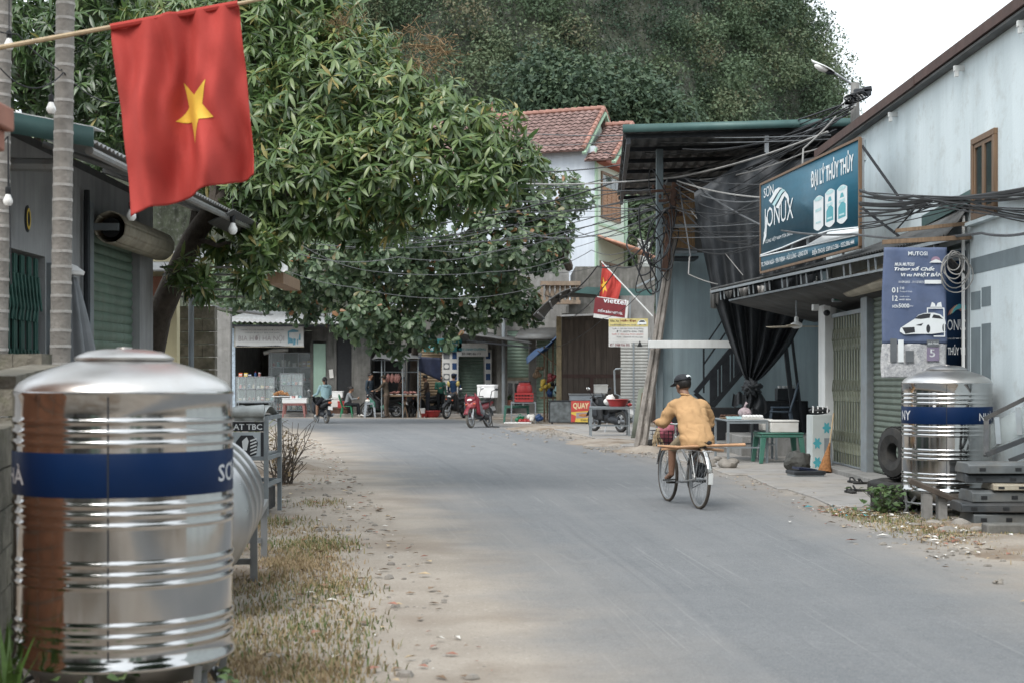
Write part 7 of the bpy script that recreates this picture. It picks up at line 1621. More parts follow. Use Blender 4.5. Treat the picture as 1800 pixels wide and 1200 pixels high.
for sx in (-1, 1): b = MB(); b.tube([(sx*.275, .60, .928), (sx*.268, .70, .945)], .017, 8); b.build('grip', M['rubber'], bk)
b = MB(); b.tube([SEAT, SEAT+Vector((0, -.02, .05))], .012, 7); b.build('seat_post', M['chrome'], bk)
b = MB(); loft(b, [(.34, .785, .025, .02), (.24, .79, .06, .03), (.12, .80, .10, .035), (.07, .80, .08, .03)]); b.build('saddle', M['black'], bk)
for (cy, a0, a1) in ((0, .25, 2.75), (wb, .75, 2.9)):
    b = MB(); b.grid(lambda u, v: ((v-.5)*.055, cy-(Rb_+.02)*math.cos(a0+(a1-a0)*u), Rb_+(Rb_+.02)*math.sin(a0+(a1-a0)*u)+.008*math.cos((v-.5)*PI)), 18, 4); b.build('mudguard', M['chrome'], bk, solid=.003)
b = MB(); b.bar((0, -.365, .42), (0, -.352, .30), .05, .012); b.build('mudguard_flap', M['white_paint'], bk)
b = MB()
for x in (-.06, 0, .06): b.tube([(x, .25, .655), (x, -.26, .655)], .006, 6)
for y in (.2, 0, -.24): b.tube([(-.065, y, .655), (.065, y, .655)], .006, 6)
for sx in (-1, 1): b.tube([(sx*.06, -.16, .655), (sx*.05, 0, Rb_)], .006, 6); b.tube([(sx*.06, .1, .655), (sx*.05, 0, Rb_)], .006, 6)
b.build('rear_rack', M['chrome'], bk)
b = MB(); b.lathe([(.085, -.004), (.095, -.004), (.095, .004), (.085, .004)], 24, tuple(BBp+Vector((.05, 0, 0))), 0, 'x', caps=False)
for k in range(5): a = k*1.257; b.bar(BBp+Vector((.05, 0, 0)), BBp+Vector((.05, .088*math.cos(a), .088*math.sin(a))), .008)
b.tube([BBp+Vector((-.07, 0, 0)), BBp+Vector((.07, 0, 0))], .016, 8); b.bar(BBp+Vector((.07, 0, 0)), BBp+Vector((.075, -.165, .02)), .016, .02); b.bar(BBp+Vector((-.07, 0, 0)), BBp+Vector((-.075, .165, -.02)), .016, .02); b.build('crank', M['steel'], bk)
b = MB(); b.tube([BBp+Vector((.05, 0, .09)), (.05, 0, Rb_+.035)], .005, 5); b.tube([BBp+Vector((.05, 0, -.09)), (.05, 0, Rb_-.035)], .005, 5); b.build('chain', M['dark_steel'], bk)
for sx, dy, dz in ((1, -.165, .02), (-1, .165, -.02)): b = MB(); b.box(BBp+Vector((sx*.125, dy, dz)), (.09, .07, .022)); b.build('pedal', M['rubber'], bk)
b = MB(); b.box((.01, .03, .44), (.1, .10, .14), 0, (.3, .2, .1)); b.ball((.03, .02, .42), (.07, .06, .09), 8, 6); b.build('chain_guard_bag', M['black'], bk)
b = MB()
for k in range(5):
    z = .66+.045*k; b.tube([(-.15-.01*k, .90, z), (.15+.01*k, .90, z), (.15+.01*k, 1.14+.01*k, z), (-.15-.01*k, 1.14+.01*k, z)], .005, 4, closed=True)
for i in range(7):
    x = -.15+.05*i
    b.tube([(x, .90, .66), (x*1.05, .90, .84)], .004, 4); b.tube([(x, 1.14, .66), (x*1.05, 1.18, .84)], .004, 4); b.tube([(x, .9, .66), (x, 1.14, .66)], .004, 4)
b.build('basket', M['dark_steel'], bk)
Mb = Matrix.Translation(BK) @ Matrix.Rotation(brz, 4, 'Z')
o = thing('shopping_bag', 'pink plastic shopping bag in the bicycle basket', 'bag', Mb @ Vector((-.05, 1.0, .68)), brz)
b = MB(); b.ball((.02, 0, .13), (.13, .10, .14), 12, 9); b.v = [(v[0]*(1+.12*mnoise.noise((v[0]*20, v[1]*20, v[2]*20))), v[1], v[2]+.03*mnoise.noise((v[0]*15, 1, v[2]*15))) for v in b.v]; b.tube([(-.03, 0, .24), (0, 0, .34), (.05, 0, .25)], .012, 6); b.build('bag', mat('pink_bag', (.42, .12, .16), .5, var=.3, scale=15, bump=.4, bscale=30, trans=.2), o, ang=180)
o = thing('straw_bundle', 'bundle of pale straw cord hanging at the bicycle basket', 'bundle', Mb @ Vector((-.15, .98, .70)), brz)
b = MB()
for k in range(16): a = k*.39; b.tube([(.02*math.cos(a), .02*math.sin(a), .17), (.04*math.cos(a*2), .04*math.sin(a), .08), (.055*math.cos(a*1.7), .05*math.sin(a*1.3), -.04+.02*(k % 3))], .009, 5)
b.build('strands', M['bamboo'], o)
for k, (y, z, x0, x1, t, lb) in enumerate(((.11, .69, -.42, .60, .04, 'longest pale stick laid across the bicycle rack'), (.03, .676, -.46, .28, -.05, 'short pale stick at the front of the bicycle rack'), (-.07, .705, -.30, .52, .015, 'pale stick laid across the back of the bicycle rack'))):
    o = thing('wooden_stick', lb, 'stick', Mb @ Vector((0, y, z)), brz, 'sticks on the bicycle rack'); b = MB(); b.tube([(x0, -t, -t*.6), ((x0+x1)/2, 0, .006), (x1, t, t*.5)], [.013, .017, .015], 8); b.build('stick', M['stick'], o)
o = thing('black_bundle', 'small black plastic bundle tied on the bicycle rack', 'bag', Mb @ Vector((.06, -.02, .70)), brz); b = MB()
for k in range(7): b.ball((rnd.uniform(-.08, .08), rnd.uniform(-.05, .05), rnd.uniform(0, .04)), (.05, .045, .03), 7, 5, 0, (rnd.random()*3, 0, rnd.random()*3))
b.build('bundle', M['black'], o)
cy = Mb @ Vector((0, 0, 0))
J = dict(pel=(0, .14, .84), spi=(-.005, .20, .98), che=(-.015, .28, 1.12), nek=(-.03, .345, 1.245), hed=(-.045, .388, 1.315), mid=(-.05, .408, 1.378), top=(-.055, .408, 1.445),
         shL=(-.175, .30, 1.165), elL=(-.285, .40, .95), wrL=(-.27, .60, .96), haL=(-.268, .655, .965), shR=(.15, .30, 1.16), elR=(.26, .38, .95), wrR=(.27, .60, .955), haR=(.268, .655, .96),
         hiL=(-.085, .16, .80), knL=(-.13, .53, .66), anL=(-.125, .575, .36), toL=(-.13, .70, .305), hiR=(.085, .16, .80), knR=(.12, .50, .56), anR=(.12, .27, .35), toR=(.125, .37, .315))
tan = mat('tan_shirt', (.46, .285, .145), .85, var=.10, scale=3.5, bump=.35, bscale=11, spec=.12, dirt=(.40, .24, .12), damt=.5, dscale=6)
cyc = person('man in a tan shirt and black cap cycling away along the road', cy, brz, J, dict(top=tan, bottom=cloth('khaki', (.30, .24, .16)), skin=M['skin_tan'], shoe=M['skin_tan'], bare_legs=1, look=(-.45, 1, -.12), hair=M['hair']), 1.55, 'short', mat('cap_black', (.012, .014, .018), .7, var=.15, bump=.2, bscale=60), {'L': ((.1, 1, .05), (.15, .2, -1)), 'R': ((-.1, 1, .05), (-.15, .2, -1))}, extra='emblem', rad=dict(sh=(.048, .048), che=(.125, .075), spi=(.12, .09), el=(.036, .036), kn=(.055, .055), an=(.036, .036)))
# loose shirt over the body, wrinkled, joined to its sleeves
TS = [(0, .07, .685, .19, .165), (0, .075, .76, .2, .17), (-.001, .115, .86, .19, .155), (-.005, .185, .97, .188, .145), (-.012, .25, 1.08, .19, .135), (-.018, .29, 1.15, .18, .115), (-.024, .315, 1.20, .135, .095), (-.03, .34, 1.245, .07, .068), (-.031, .345, 1.262, .062, .06)]
b = MB(); vs = []; TSI = spl([np.array(t) for t in TS], 4)
for t in TSI: vs += [(t[0]+t[3]*math.cos(2*PI*k/28), t[1]+t[4]*math.sin(2*PI*k/28), t[2]) for k in range(28)]
n = len(TSI); b.add(vs, [(i*28+k, i*28+(k+1) % 28, (i+1)*28+(k+1) % 28, (i+1)*28+k) for i in range(n-1) for k in range(28)]+[tuple(range(27, -1, -1)), tuple((n-1)*28+k for k in range(28))])
for q in 'LR':
    s_, e_, w_ = Vector(J['sh'+q]), Vector(J['el'+q]), Vector(J['wr'+q]); sg = -1 if q == 'L' else 1
    pts = [s_+Vector((-sg*.10, 0, .0)), s_+Vector((-sg*.02, 0, .0)), s_.lerp(e_, .45), e_+Vector((0, -.01, 0)), e_.lerp(w_, .45), e_.lerp(w_, .86)]; pts = [Vector(p) for p in spl([np.array(p) for p in pts], 4)]; rr = [float(np.interp(i/(len(pts)-1), [0, .16, .3, .5, .65, 1], [.03, .06, .08, .070, .066, .047])) for i in range(len(pts))]; b.tube(pts, rr, 18)
t = b.build('shirt', tan, None); rm = t.modifiers.new('remesh', 'REMESH'); rm.mode = 'VOXEL'; rm.voxel_size = .010
bpy.context.view_layer.update(); em = bpy.data.meshes.new_from_object(t.evaluated_get(bpy.context.evaluated_depsgraph_get())); bpy.data.objects.remove(t)
import bmesh
bm = bmesh.new(); bm.from_mesh(em)
for _ in range(6): bmesh.ops.smooth_vert(bm, verts=bm.verts[:], factor=.5, use_axis_x=True, use_axis_y=True, use_axis_z=True)
bm.to_mesh(em); bm.free()
for v in em.vertices:
    p = v.co; arm = min(1, max(0, (abs(p.x)-.15)/.1)); f = .012*mnoise.noise((p.x*9, p.y*9, p.z*5))+.005*math.sin(p.x*55+p.z*22+4*mnoise.noise((p.x*4, p.y*4, p.z*4)))*(.4+.6*mnoise.noise((p.x*6, p.y*6, p.z*6+9)))-.010*max(0, .22-abs(mnoise.noise((p.x*7+p.z*5, p.y*7, p.z*7-p.x*4))))/.22*(.6+.2*arm)+.005*math.sin(p.z*46+p.x*14+3*mnoise.noise((p.x*5, 1, p.z*5)))*(arm+math.exp(-((p.z-.86)/.1)**2))+.005*mnoise.noise((p.x*24, p.y*24, p.z*10))
    v.co = p+v.normal*f
    if p.z < .70: v.co.z = .70+.01*math.sin(p.x*30)
em.materials.clear(); em.materials.append(tan); em.shade_smooth(); em.name = 'shirt'; o = bpy.data.objects.new('shirt', em); C.objects.link(o); o.parent = cyc
b = MB(); b.tube([(-.056*math.cos(a)-.032, .348+.056*math.sin(a), 1.268+.010*math.cos(a)) for a in [2*PI*i/20 for i in range(20)]], .011, 6, closed=True); b.build('collar', tan, cyc)
for q in 'LR': b = MB(); a = Vector(J['an'+q]); t = Vector(J['to'+q]); b.bar(a+Vector((0, -.05, -.062)), t+Vector((0, .05, -.028)), .085, .018); b.build('sandal', M['rubber'], cyc, bevel=.006)

# woman riding the small electric scooter
EY = 47.4; el = Vector((GX(574, EY), EY, 0)); erz = R(27)
scooter('electric_scooter', 'small black electric scooter with an orange tail light ridden along the far road', el, erz, M['black'], M['dark_steel'], tail=M['orange'], Rw=.25, L_=1.1, sc=.92, wheelm=M['dusty_tyre'])
J = dict(pel=(0, .12, .80), spi=(0, .13, .97), che=(0, .14, 1.16), nek=(0, .16, 1.31), hed=(0, .18, 1.37), mid=(0, .19, 1.43), top=(0, .185, 1.50), shL=(-.165, .15, 1.22), elL=(-.23, .28, .98), wrL=(-.27, .56, .92), haL=(-.28, .63, .92), shR=(.165, .15, 1.22), elR=(.24, .28, .98), wrR=(.27, .56, .92), haR=(.28, .63, .92),
         hiL=(-.1, .16, .78), knL=(-.15, .48, .62), anL=(-.16, .50, .28), toL=(-.17, .63, .23), hiR=(.1, .16, .78), knR=(.13, .48, .62), anR=(.13, .50, .28), toR=(.14, .63, .23))
w1 = person('woman with a ponytail in a pale blue hoodie riding an electric scooter', el, erz, J, dict(top=cloth('pale_blue', (.32, .47, .50)), bottom=cloth('black_shorts', (.02, .02, .024)), shoe=M['paper'], bare_legs=1), 1.6, 'pony', rad=dict(che=(.17, .13), spi=(.155, .13)))
b = MB(); b.tube([(-.12, .10, 1.27), (-.06, .05, 1.25), (0, .03, 1.23), (.06, .05, 1.25), (.12, .10, 1.27)], [.03, .05, .055, .05, .03], 8); b.build('hood', cloth('pale_blue', (.32, .47, .50)), w1)
# group at the market
o = scooter('motorbike', 'black motorbike facing the meat stall with a rider in a brown tracksuit', (GX(697, 54.8), 54.8, 0), R(72), M['black'], M['dusty_green_plastic'], L_=1.22)
J = stand(1.6, 0, dict(elL=(-.24, .22, 1.12), wrL=(-.24, .46, 1.03), haL=(-.24, .53, 1.02), elR=(.24, .22, 1.12), wrR=(.24, .46, 1.03), haR=(.24, .53, 1.02)), .25)
p = person('person in a brown hooded tracksuit standing over the black motorbike by the meat stall', (GX(680, 54.4), 54.4, 0), R(75), J, dict(top=cloth('brown', (.075, .06, .045)), bottom=cloth('brown_trousers', (.105, .08, .062))), 1.58, 'short', cloth('brown_hood', (.05, .04, .03)))
J = stand(1.68); person('man in a dark blue jacket standing in the dark doorway', (GX(650, 56), 56, 0), R(-120), J, dict(top=cloth('slate', (.04, .055, .07)), bottom=cloth('dark_slate', (.035, .04, .05))), 1.68)
J = stand(1.6, .2, dict(elR=(.22, .05, 1.1), wrR=(.1, .22, 1.12), haR=(.05, .27, 1.14))); person('woman in a green jacket and black trousers facing the street beside the navy capped man', (GX(774, 56.5), 56.5, 0), R(-160), J, dict(top=cloth('green', (.03, .10, .075)), bottom=cloth('black', (.015, .017, .02))), 1.58, 'bun')
J = stand(1.66, .9, dict(elR=(.27, .06, 1.16), wrR=(.24, .28, 1.14), haR=(.23, .34, 1.15)))
p = person('person in a navy and yellow jacket and navy cap seen from behind', (GX(797, 55.9), 55.9, 0), R(-15), J, dict(top=cloth('navy', (.018, .04, .085)), bottom=cloth('taupe', (.17, .12, .095)), shoe=M['skin']), 1.68, 'short', cloth('navy_cap', (.015, .02, .04)))
for sx in (-1, 1): b = MB(); b.ball((sx*.185, -.01, 1.30), (.075, .085, .12), 10, 8); b.build('yellow_sleeve_patch', cloth('yellow', (.55, .45, .17)), p)
J = stand(1.6, 0, dict(elL=(-.22, .15, 1.1), wrL=(-.18, .33, 1.0), haL=(-.17, .38, .98)), .2); person('vendor in dark clothes leaning behind the meat stall', (GX(752, 55.8), 55.8, 0), R(100), J, dict(top=cloth('dark_brown', (.07, .055, .045)), bottom=cloth('dark_slate', (.035, .04, .05))), 1.6)
J = stand(1.55, 0, dict(elR=(.2, .2, 1.12), wrR=(.12, .38, .98), haR=(.1, .43, .95)), .3); person('vendor in a brown jacket reaching over the meat stall table', (GX(702, 56.3), 56.3, 0), R(-110), J, dict(top=cloth('rust_brown', (.10, .062, .05)), bottom=cloth('black', (.015, .017, .02))), 1.55)
# seated woman
SY = 55.3; sp_ = (GX(610, SY), SY, 0)
plastic_chair('plastic_chair', 'green plastic chair under the seated woman', sp_, 'green_plastic', R(-90))
J = dict(pel=(0, -.02, .50), spi=(0, .02, .66), che=(0, .08, .84), nek=(0, .13, .97), hed=(0, .155, 1.03), mid=(0, .165, 1.09), top=(0, .16, 1.16), shL=(-.16, .09, .90), elL=(-.2, .22, .70), wrL=(-.13, .40, .70), haL=(-.1, .46, .74), shR=(.16, .09, .90), elR=(.2, .22, .70), wrR=(.13, .42, .72), haR=(.1, .47, .78),
         hiL=(-.09, .04, .48), knL=(-.1, .42, .48), anL=(-.1, .40, .08), toL=(-.1, .53, .04), hiR=(.09, .04, .48), knR=(.1, .44, .50), anR=(.1, .52, .10), toR=(.1, .66, .06))
person('woman in a grey jacket and black trousers sitting on a green plastic chair', sp_, R(-90), J, dict(top=cloth('grey', (.20, .21, .22)), bottom=cloth('black', (.015, .017, .02)), shoe=M['paper']), 1.58, 'bun')
plastic_table('plastic_stool', 'tall grey plastic stool with white bags on it', (GX(650, 55), 55, 0), .40, .40, .58, 'grey_plastic', R(8), 'stool')
for k, (dx, s) in enumerate(((-.08, .1), (.08, .12))): o = thing('plastic_bag', ('left' if k == 0 else 'right')+' white plastic bag on the grey stool', 'bag', (GX(650, 55)+dx, 55, .58)); b = MB(); b.ball((0, 0, s*.6), (s, s*.8, s*.6), 9, 7); b.v = [(v[0], v[1], v[2]+.04*mnoise.noise((v[0]*20, v[1]*20, k))) for v in b.v]; b.build('bag', M['paper'], o, ang=180)
# black dog
dg = thing('dog', 'black dog standing by the meat stall', 'dog', (GX(717, 55.2), 55.2, 0), R(30))
def skin_body(name, V, ed, rr, m, parent):
    me = bpy.data.meshes.new(name); me.from_pydata(V, ed, []); t = bpy.data.objects.new(name, me); C.objects.link(t); t.modifiers.new('skin', 'SKIN'); ld = me.skin_vertices[0].data
    for i, r_ in enumerate(rr): ld[i].radius = (r_, r_); ld[i].use_root = i == 0
    sb = t.modifiers.new('sub', 'SUBSURF'); sb.levels = 2; bpy.context.view_layer.update(); em = bpy.data.meshes.new_from_object(t.evaluated_get(bpy.context.evaluated_depsgraph_get())); bpy.data.objects.remove(t)
    em.materials.clear(); em.materials.append(m); em.shade_smooth(); em.name = name; o = bpy.data.objects.new(name, em); C.objects.link(o); o.parent = parent; return o
V = [(0, 0, .47), (0, -.22, .48), (0, .22, .46), (0, .33, .56), (0, .40, .66), (0, .50, .65), (0, .58, .63), (0, -.33, .50), (0, -.44, .58), (0, -.48, .68)]; ed = [(0, 1), (0, 2), (2, 3), (3, 4), (4, 5), (5, 6), (1, 7), (7, 8), (8, 9)]; rr = [.12, .10, .125, .085, .075, .05, .028, .03, .02, .012]
for sx in (-1, 1):
    n = len(V); V += [(sx*.08, .24, .34), (sx*.08, .22, .17), (sx*.08, .23, .03), (sx*.08, .27, .02)]; ed += [(2, n), (n, n+1), (n+1, n+2), (n+2, n+3)]; rr += [.055, .032, .025, .022]
    n = len(V); V += [(sx*.08, -.20, .32), (sx*.085, -.32, .18), (sx*.085, -.29, .03), (sx*.085, -.25, .02)]; ed += [(1, n), (n, n+1), (n+1, n+2), (n+2, n+3)]; rr += [.07, .033, .025, .022]
    n = len(V); V += [(sx*.05, .38, .74), (sx*.06, .37, .79)]; ed += [(4, n), (n, n+1)]; rr += [.022, .008]
skin_body('body', V, ed, rr, M['black'], dg)

# scooters on the right of the market
rs_ = scooter('motorbike', 'red and white scooter facing the camera with a white foam box on its back', (GX(858, 43.8), 43.8, 0), R(157), M['dark_red'], M['print_grey'], wheelm=M['dusty_tyre'], Rw=.29, L_=1.25, lean=R(5), nose=M['pink_red'])
foam_box('foam_box', 'white foam box strapped on the red scooter', (GX(857, 43.9), 43.85, .90), .55, .42, .40, R(165), 'white_plastic')
scooter('motorbike', 'black motorbike parked with its nose to the dark green shutter', (GX(815, 54), 54.0, 0), R(150), M['black'], M['dark_steel'], Rw=.29, lean=R(-8))
scooter('motorbike', 'dark motorbike half hidden behind the woman in the green jacket', (GX(770, 56.4), 56.6, 0), R(120), M['black'], M['dark_steel'], Rw=.29)
scooter('motorbike', 'black motorbike parked behind the steel table by the kiosk', (GX(1092, 38.3), 38.3, .03), R(32), M['black'], M['dark_steel'], Rw=.29)
o = thing('rod_stand', 'thin black rod with a hook in a flat base by the red scooter', 'stand', (GX(866, 43.2), 43.2, 0)); b = MB(); b.tube([(0, 0, .02), (-.1, 0, .7), (-.03, 0, 1.1), (.12, 0, 1.16)], .014, 6); b.build('rod', M['black'], o); b = MB(); b.lathe([(.001, 0), (.22, 0), (.2, .03), (.03, .05), (.001, .05)], 16); b.build('foot', M['black'], o); b = MB(); b.ball((.12, 0, 1.16), (.06, .03, .04), 8, 6); b.build('mirror_head', M['black'], o)
# ------------------------------------------------------------------ beer shop goods
def cabinet(name, label, loc, w, d, h, cols, rows, rz=0, leg=0):
    o = thing(name, label, 'cabinet', loc, rz); f = MB(); t = .03
    for x in (0, w):
        for y in (0, d): f.bx(x-t/2, x+t/2, y-t/2, y+t/2, 0, h)
    for z in [leg+(h-leg)*k/rows for k in range(rows+1)]:
        for y in (0, d): f.bx(t/2, w-t/2, y-t/2, y+t/2, z-t/2, z+t/2)
        for x in (0, w): f.bx(x-t/2, x+t/2, t/2, d-t/2, z-t/2, z+t/2)
    for c in range(1, cols): f.bx(w*c/cols-t/2, w*c/cols+t/2, -t/2, t/2, leg+t/2, h-t/2)
    f.build('frame', M['steel'], o)
    for k in range(rows): b = MB(); b.bx(t/2, w-t/2, t/2, d-t/2, leg+(h-leg)*k/rows+.016, leg+(h-leg)*k/rows+.026); b.build('shelf', M['grey_frame'], o)
    for c in range(cols): b = MB(); b.bx(w*c/cols+t/2, w*(c+1)/cols-t/2, -.004, .004, leg+t/2, h-t/2); b.build('pane', M['glass'], o)
    return o
USED = set(); GOODC = ['print_red', 'teal_print', 'paper', 'green_plastic', 'print_yellow', 'blue', 'orange', 'pink_plastic', 'white_plastic', 'bamboo']
def goods(name, lab, x0, x1, y, z, n, hmin=.1, hmax=.24, grp=None, kinds=('box', 'bottle', 'jar')):
    for i in range(n):
        x = x0+(x1-x0)*(i+.5)/n+rnd.uniform(-.02, .02)
        while 1:
            k, c = rnd.choice(kinds), rnd.choice(GOODC)
            if (k, c, lab) not in USED: USED.add((k, c, lab)); break
        h = rnd.uniform(hmin, hmax)
        cn = {'print_red': 'red', 'teal_print': 'teal', 'paper': 'off white', 'green_plastic': 'green', 'print_yellow': 'yellow', 'blue': 'blue', 'orange': 'orange', 'pink_plastic': 'dusty pink', 'white_plastic': 'white', 'bamboo': 'straw coloured'}[c]
        o = thing(k, f'small {cn} {k} {lab}', k, (x, y+rnd.uniform(-.05, .05), z), rnd.uniform(-.3, .3), grp or lab)
        b = MB(); w = (x1-x0)/n*.36
        if k == 'box': b.bx(-w, w, -.08, .08, 0, h*.8); b.build('carton', M[c], o, bevel=.004); b = MB(); b.bx(-w*.9, w*.9, -.083, -.081, h*.3, h*.55); b.build('label_band', M['paper'], o)
        else: r = min(w, .05); b.lathe([(r, 0), (r, h*.6), (r*.4, h*.75), (r*.4, h*.9)] if k == 'bottle' else [(r, 0), (r*1.05, h*.3), (r, h*.6)], 10); b.build('body', M[c], o); b = MB(); zt = h*.9 if k == 'bottle' else h*.6; b.lathe([(r*.45 if k == 'bottle' else r*1.03, zt+.001), (r*.45 if k == 'bottle' else r*1.03, zt+.02)], 10); b.build('cap', M['red'] if i % 2 else M['white_plastic'], o)
Yc = 56.0
def gx(px, Y=Yc): return GX(px, Y)
c1 = cabinet('display_cabinet', 'low glass display cabinet full of small goods at the left of the beer shop', (gx(416), Yc-.1, .62), gx(483)-gx(416), .45, .95, 4, 2)
steel_table('steel_stand', 'grey steel stand carrying the left display cabinet', ((gx(416)+gx(483))/2, Yc+.12, 0), gx(483)-gx(416), .5, .61)
goods('g', 'on the lower shelf of the left display cabinet', gx(418), gx(481), Yc+.08, .65, 8); goods('g', 'on the upper shelf of the left display cabinet', gx(418), gx(481), Yc+.08, 1.125, 8); goods('g', 'standing on top of the left display cabinet', gx(418), gx(460), Yc+.12, 1.585, 5)
c2 = cabinet('display_cabinet', 'middle glass display cabinet with a tray of golden buns', (gx(494), Yc-.2, .78), gx(533)-gx(494), .4, .92, 2, 2)
steel_table('steel_stand', 'grey steel stand carrying the bun cabinet', ((gx(494)+gx(533))/2, Yc+.0, 0), gx(533)-gx(494)+.3, .5, .77)
goods('g', 'on the upper shelf of the bun cabinet', gx(496), gx(532), Yc, 1.26, 5, .1, .2)
o = thing('bun_tray', 'white tray heaped with golden brown buns', 'tray', (gx(497), Yc-.38, .79)); b = MB(); b.bx(-.35, .35, -.14, .14, 0, .03); b.build('tray', M['white_plastic'], o, bevel=.01)
bun = MB(); bun.ball((0, 0, 0), (.06, .045, .035), 9, 6); me = bun.mesh('bun', mat('bun', (.42, .21, .09), .6, var=.3, scale=20))
for k in range(34): x = rnd.uniform(-.28, .28); inst('bun', me, o, (x, rnd.uniform(-.1, .1), .06+rnd.random()*.22*(1-abs(x)/.34)), (rnd.random(), rnd.random(), rnd.random()*3))
c3_ = cabinet('display_cabinet', 'tall back cabinet of shelves inside the beer shop', (gx(473, 58.2), 58.2, .2), gx(550, 58.2)-gx(473, 58.2), .5, 2.35, 3, 4)
for k in range(4): goods('g', f'on the {("lowest", "second", "third", "top")[k]} shelf of the tall back cabinet', gx(475, 58.2), gx(548, 58.2), 58.4, .235+k*.5875, 8, .15, .35)
o = thing('rolled_mat', 'pale rolled mat lying on top of the tall back cabinet', 'mat', (gx(485, 58.4), 58.4, 2.62)); b = MB(); b.tube([(-.5, 0, -.08), (-.1, 0, .02), (.5, 0, .05)], .08, 10); b.build('roll', M['paper'], o)
plastic_table('plastic_stool', 'dusty red plastic stool under the white foam tray', (gx(518, 55.2), 55.2, 0), .85, .5, .55, 'pink_plastic', 0, 'stool')
o = foam_box('foam_box', 'shallow white foam tray on the dusty red stool', (gx(519, 55.2), 55.2, .55), .95, .5, .20, 0, 'white_plastic'); goods('g', 'in the foam tray on the dusty red stool', gx(509, 55.2), gx(530, 55.2), 55.2, .75, 4, .08, .14, None, ('box', 'jar'))
foam_box('foam_box', 'white foam box stacked by the wall behind the seated woman', (gx(594, 56.2), 56.2, .75), .42, .4, .26, 0, 'white_plastic'); foam_box('foam_box', 'white crate under the foam box behind the seated woman', (gx(592, 56.2), 56.2, .38), .4, .4, .36, 0, 'foam'); foam_box('plastic_crate', 'red crate beside the white crate behind the seated woman', (gx(601, 56.0), 56.0, .28), .3, .3, .34, 0, 'red'); foam_box('plastic_crate', 'dark brown crate on the floor behind the green chair', (gx(594, 56.1), 56.0, 0), .8, .4, .36, 0, 'rust')
o = thing('paper_notice', 'small white notice on the pillar by the green side door', 'notice', (gx(582, 56.8), 56.86, 1.55)); b = MB(); b.box((0, 0, .15), (.16, .02, .34), 0, (0, R(-6), 0)); b.build('sheet', M['paper'], o)
# meat stall
ml = thing('meat_stall', 'meat stall with a pipe frame, dark tarps and a table of meat', 'stall', (GX(705, 54.9), 54.9, 0))
b = MB()
for px in (671, 708, 735):
    for y in (54.4, 55.7): b.tube([(GX(px, 54.4), y, 0), (GX(px, 54.4), y, 2.25 if y < 55 else 2.45)], .028, 6)
for z, y in ((2.2, 54.4), (1.75, 54.6), (2.4, 55.7)): b.tube([(GX(655, 54.4), y, z), (GX(735, 54.4), y, z)], .02, 6)
b.build('pipe_frame', M['grey_frame'], ml, world=True)
b = MB(); b.grid(lambda u, v: (GX(654+84*u, 54.4), 54.1+v*1.8, 2.22+.25*v+.05*math.sin(u*9)-.05*math.sin(v*PI)), 20, 6); b.build('canopy', M['dark_tin'], ml, world=True, solid=.02, ang=180)
b = MB(); b.grid(lambda u, v: (GX(735+40*u, 54.8), 54.8+.05*math.sin(u*8), 2.35-.05*u-(.55+.35*u)*v), 14, 8); b.build('side_tarp', M['navy_tarp'], ml, world=True, solid=.01, ang=180)
b = MB(); b.bx(GX(672, 54.7), GX(735, 54.7), 54.45, 55.5, .82, .88); b.build('table_top', M['wood'], ml, world=True); b = MB()
for px in (676, 708, 732): b.bar((GX(px, 54.6), 54.6, 0), (GX(px+7, 54.6), 54.6, .82), .04); b.bar((GX(px+9, 54.6), 54.6, 0), (GX(px, 54.6), 54.6, .82), .04)
b.build('trestle', M['wood'], ml, world=True)
meat = mat('meat', (.33, .16, .14), .5, var=.35, scale=14, bump=.2)
for k, px in enumerate((682, 689, 696, 700)):
    o = thing('hanging_meat', ('first', 'second', 'third', 'fourth')[k]+' piece of pink meat from the left hanging in the meat stall', 'meat', (GX(px, 54.6), 54.62, 1.74), 0, 'meat hanging in the stall'); b = MB(); b.tube([(0, 0, .03), (0, 0, -.06)], .006, 4); b.build('hook', M['steel'], o); b = MB(); b.tube([(0, 0, -.05), (.02, 0, -.16), (-.02, 0, -.32), (.0, 0, -.40)], [.03, .09, .075, .02], 8); b.build('meat', meat, o)
for k, px in enumerate((690, 698, 713, 722, 730)):
    o = thing('meat_tray', ('first', 'second', 'third', 'fourth', 'fifth')[k]+' heap of meat from the left on the stall table', 'meat', (GX(px, 54.8), 54.75, .885), 0, 'meat on the stall table'); b = MB(); b.bx(-.14, .14, -.1, .1, 0, .02); b.build('board', M['paper'], o); b = MB()
    for q in range(4): b.ball((rnd.uniform(-.08, .08), rnd.uniform(-.05, .05), .05+.02*q), (.075, .05, .035), 7, 5, 0, (0, 0, rnd.random()*3))
    b.build('meat', meat, o)
foam_box('bucket_box', 'white bucket on the ground in the meat stall', (GX(741, 55), 55, 0), .26, .26, .36, 0, 'white_plastic')
def basin(name, label, loc, r, h, m, cat='basin'):
    o = thing(name, label, cat, loc); b = MB(); b.lathe([(r*.75, 0), (r*.92, h*.6), (r, h), (r*1.05, h*1.01), (r*1.03, h*1.06), (r*.95, h), (r*.7, .03), (.001, .025)], 28); b.build('bowl', M[m], o, ang=50); b = MB(); b.tube([(r*1.04*math.cos(a), r*1.04*math.sin(a), h*1.03) for a in [2*PI*i/28 for i in range(28)]], .012, 6, closed=True); b.build('rim', M[m], o); return o
basin('basin', 'larger red basin on the ground behind the two standing people', (GX(757, 55.3), 55.3, 0), .38, .24, 'red'); basin('basin', 'small red basin left of the larger one on the ground', (GX(744, 55.1), 55.0, 0), .17, .15, 'red')
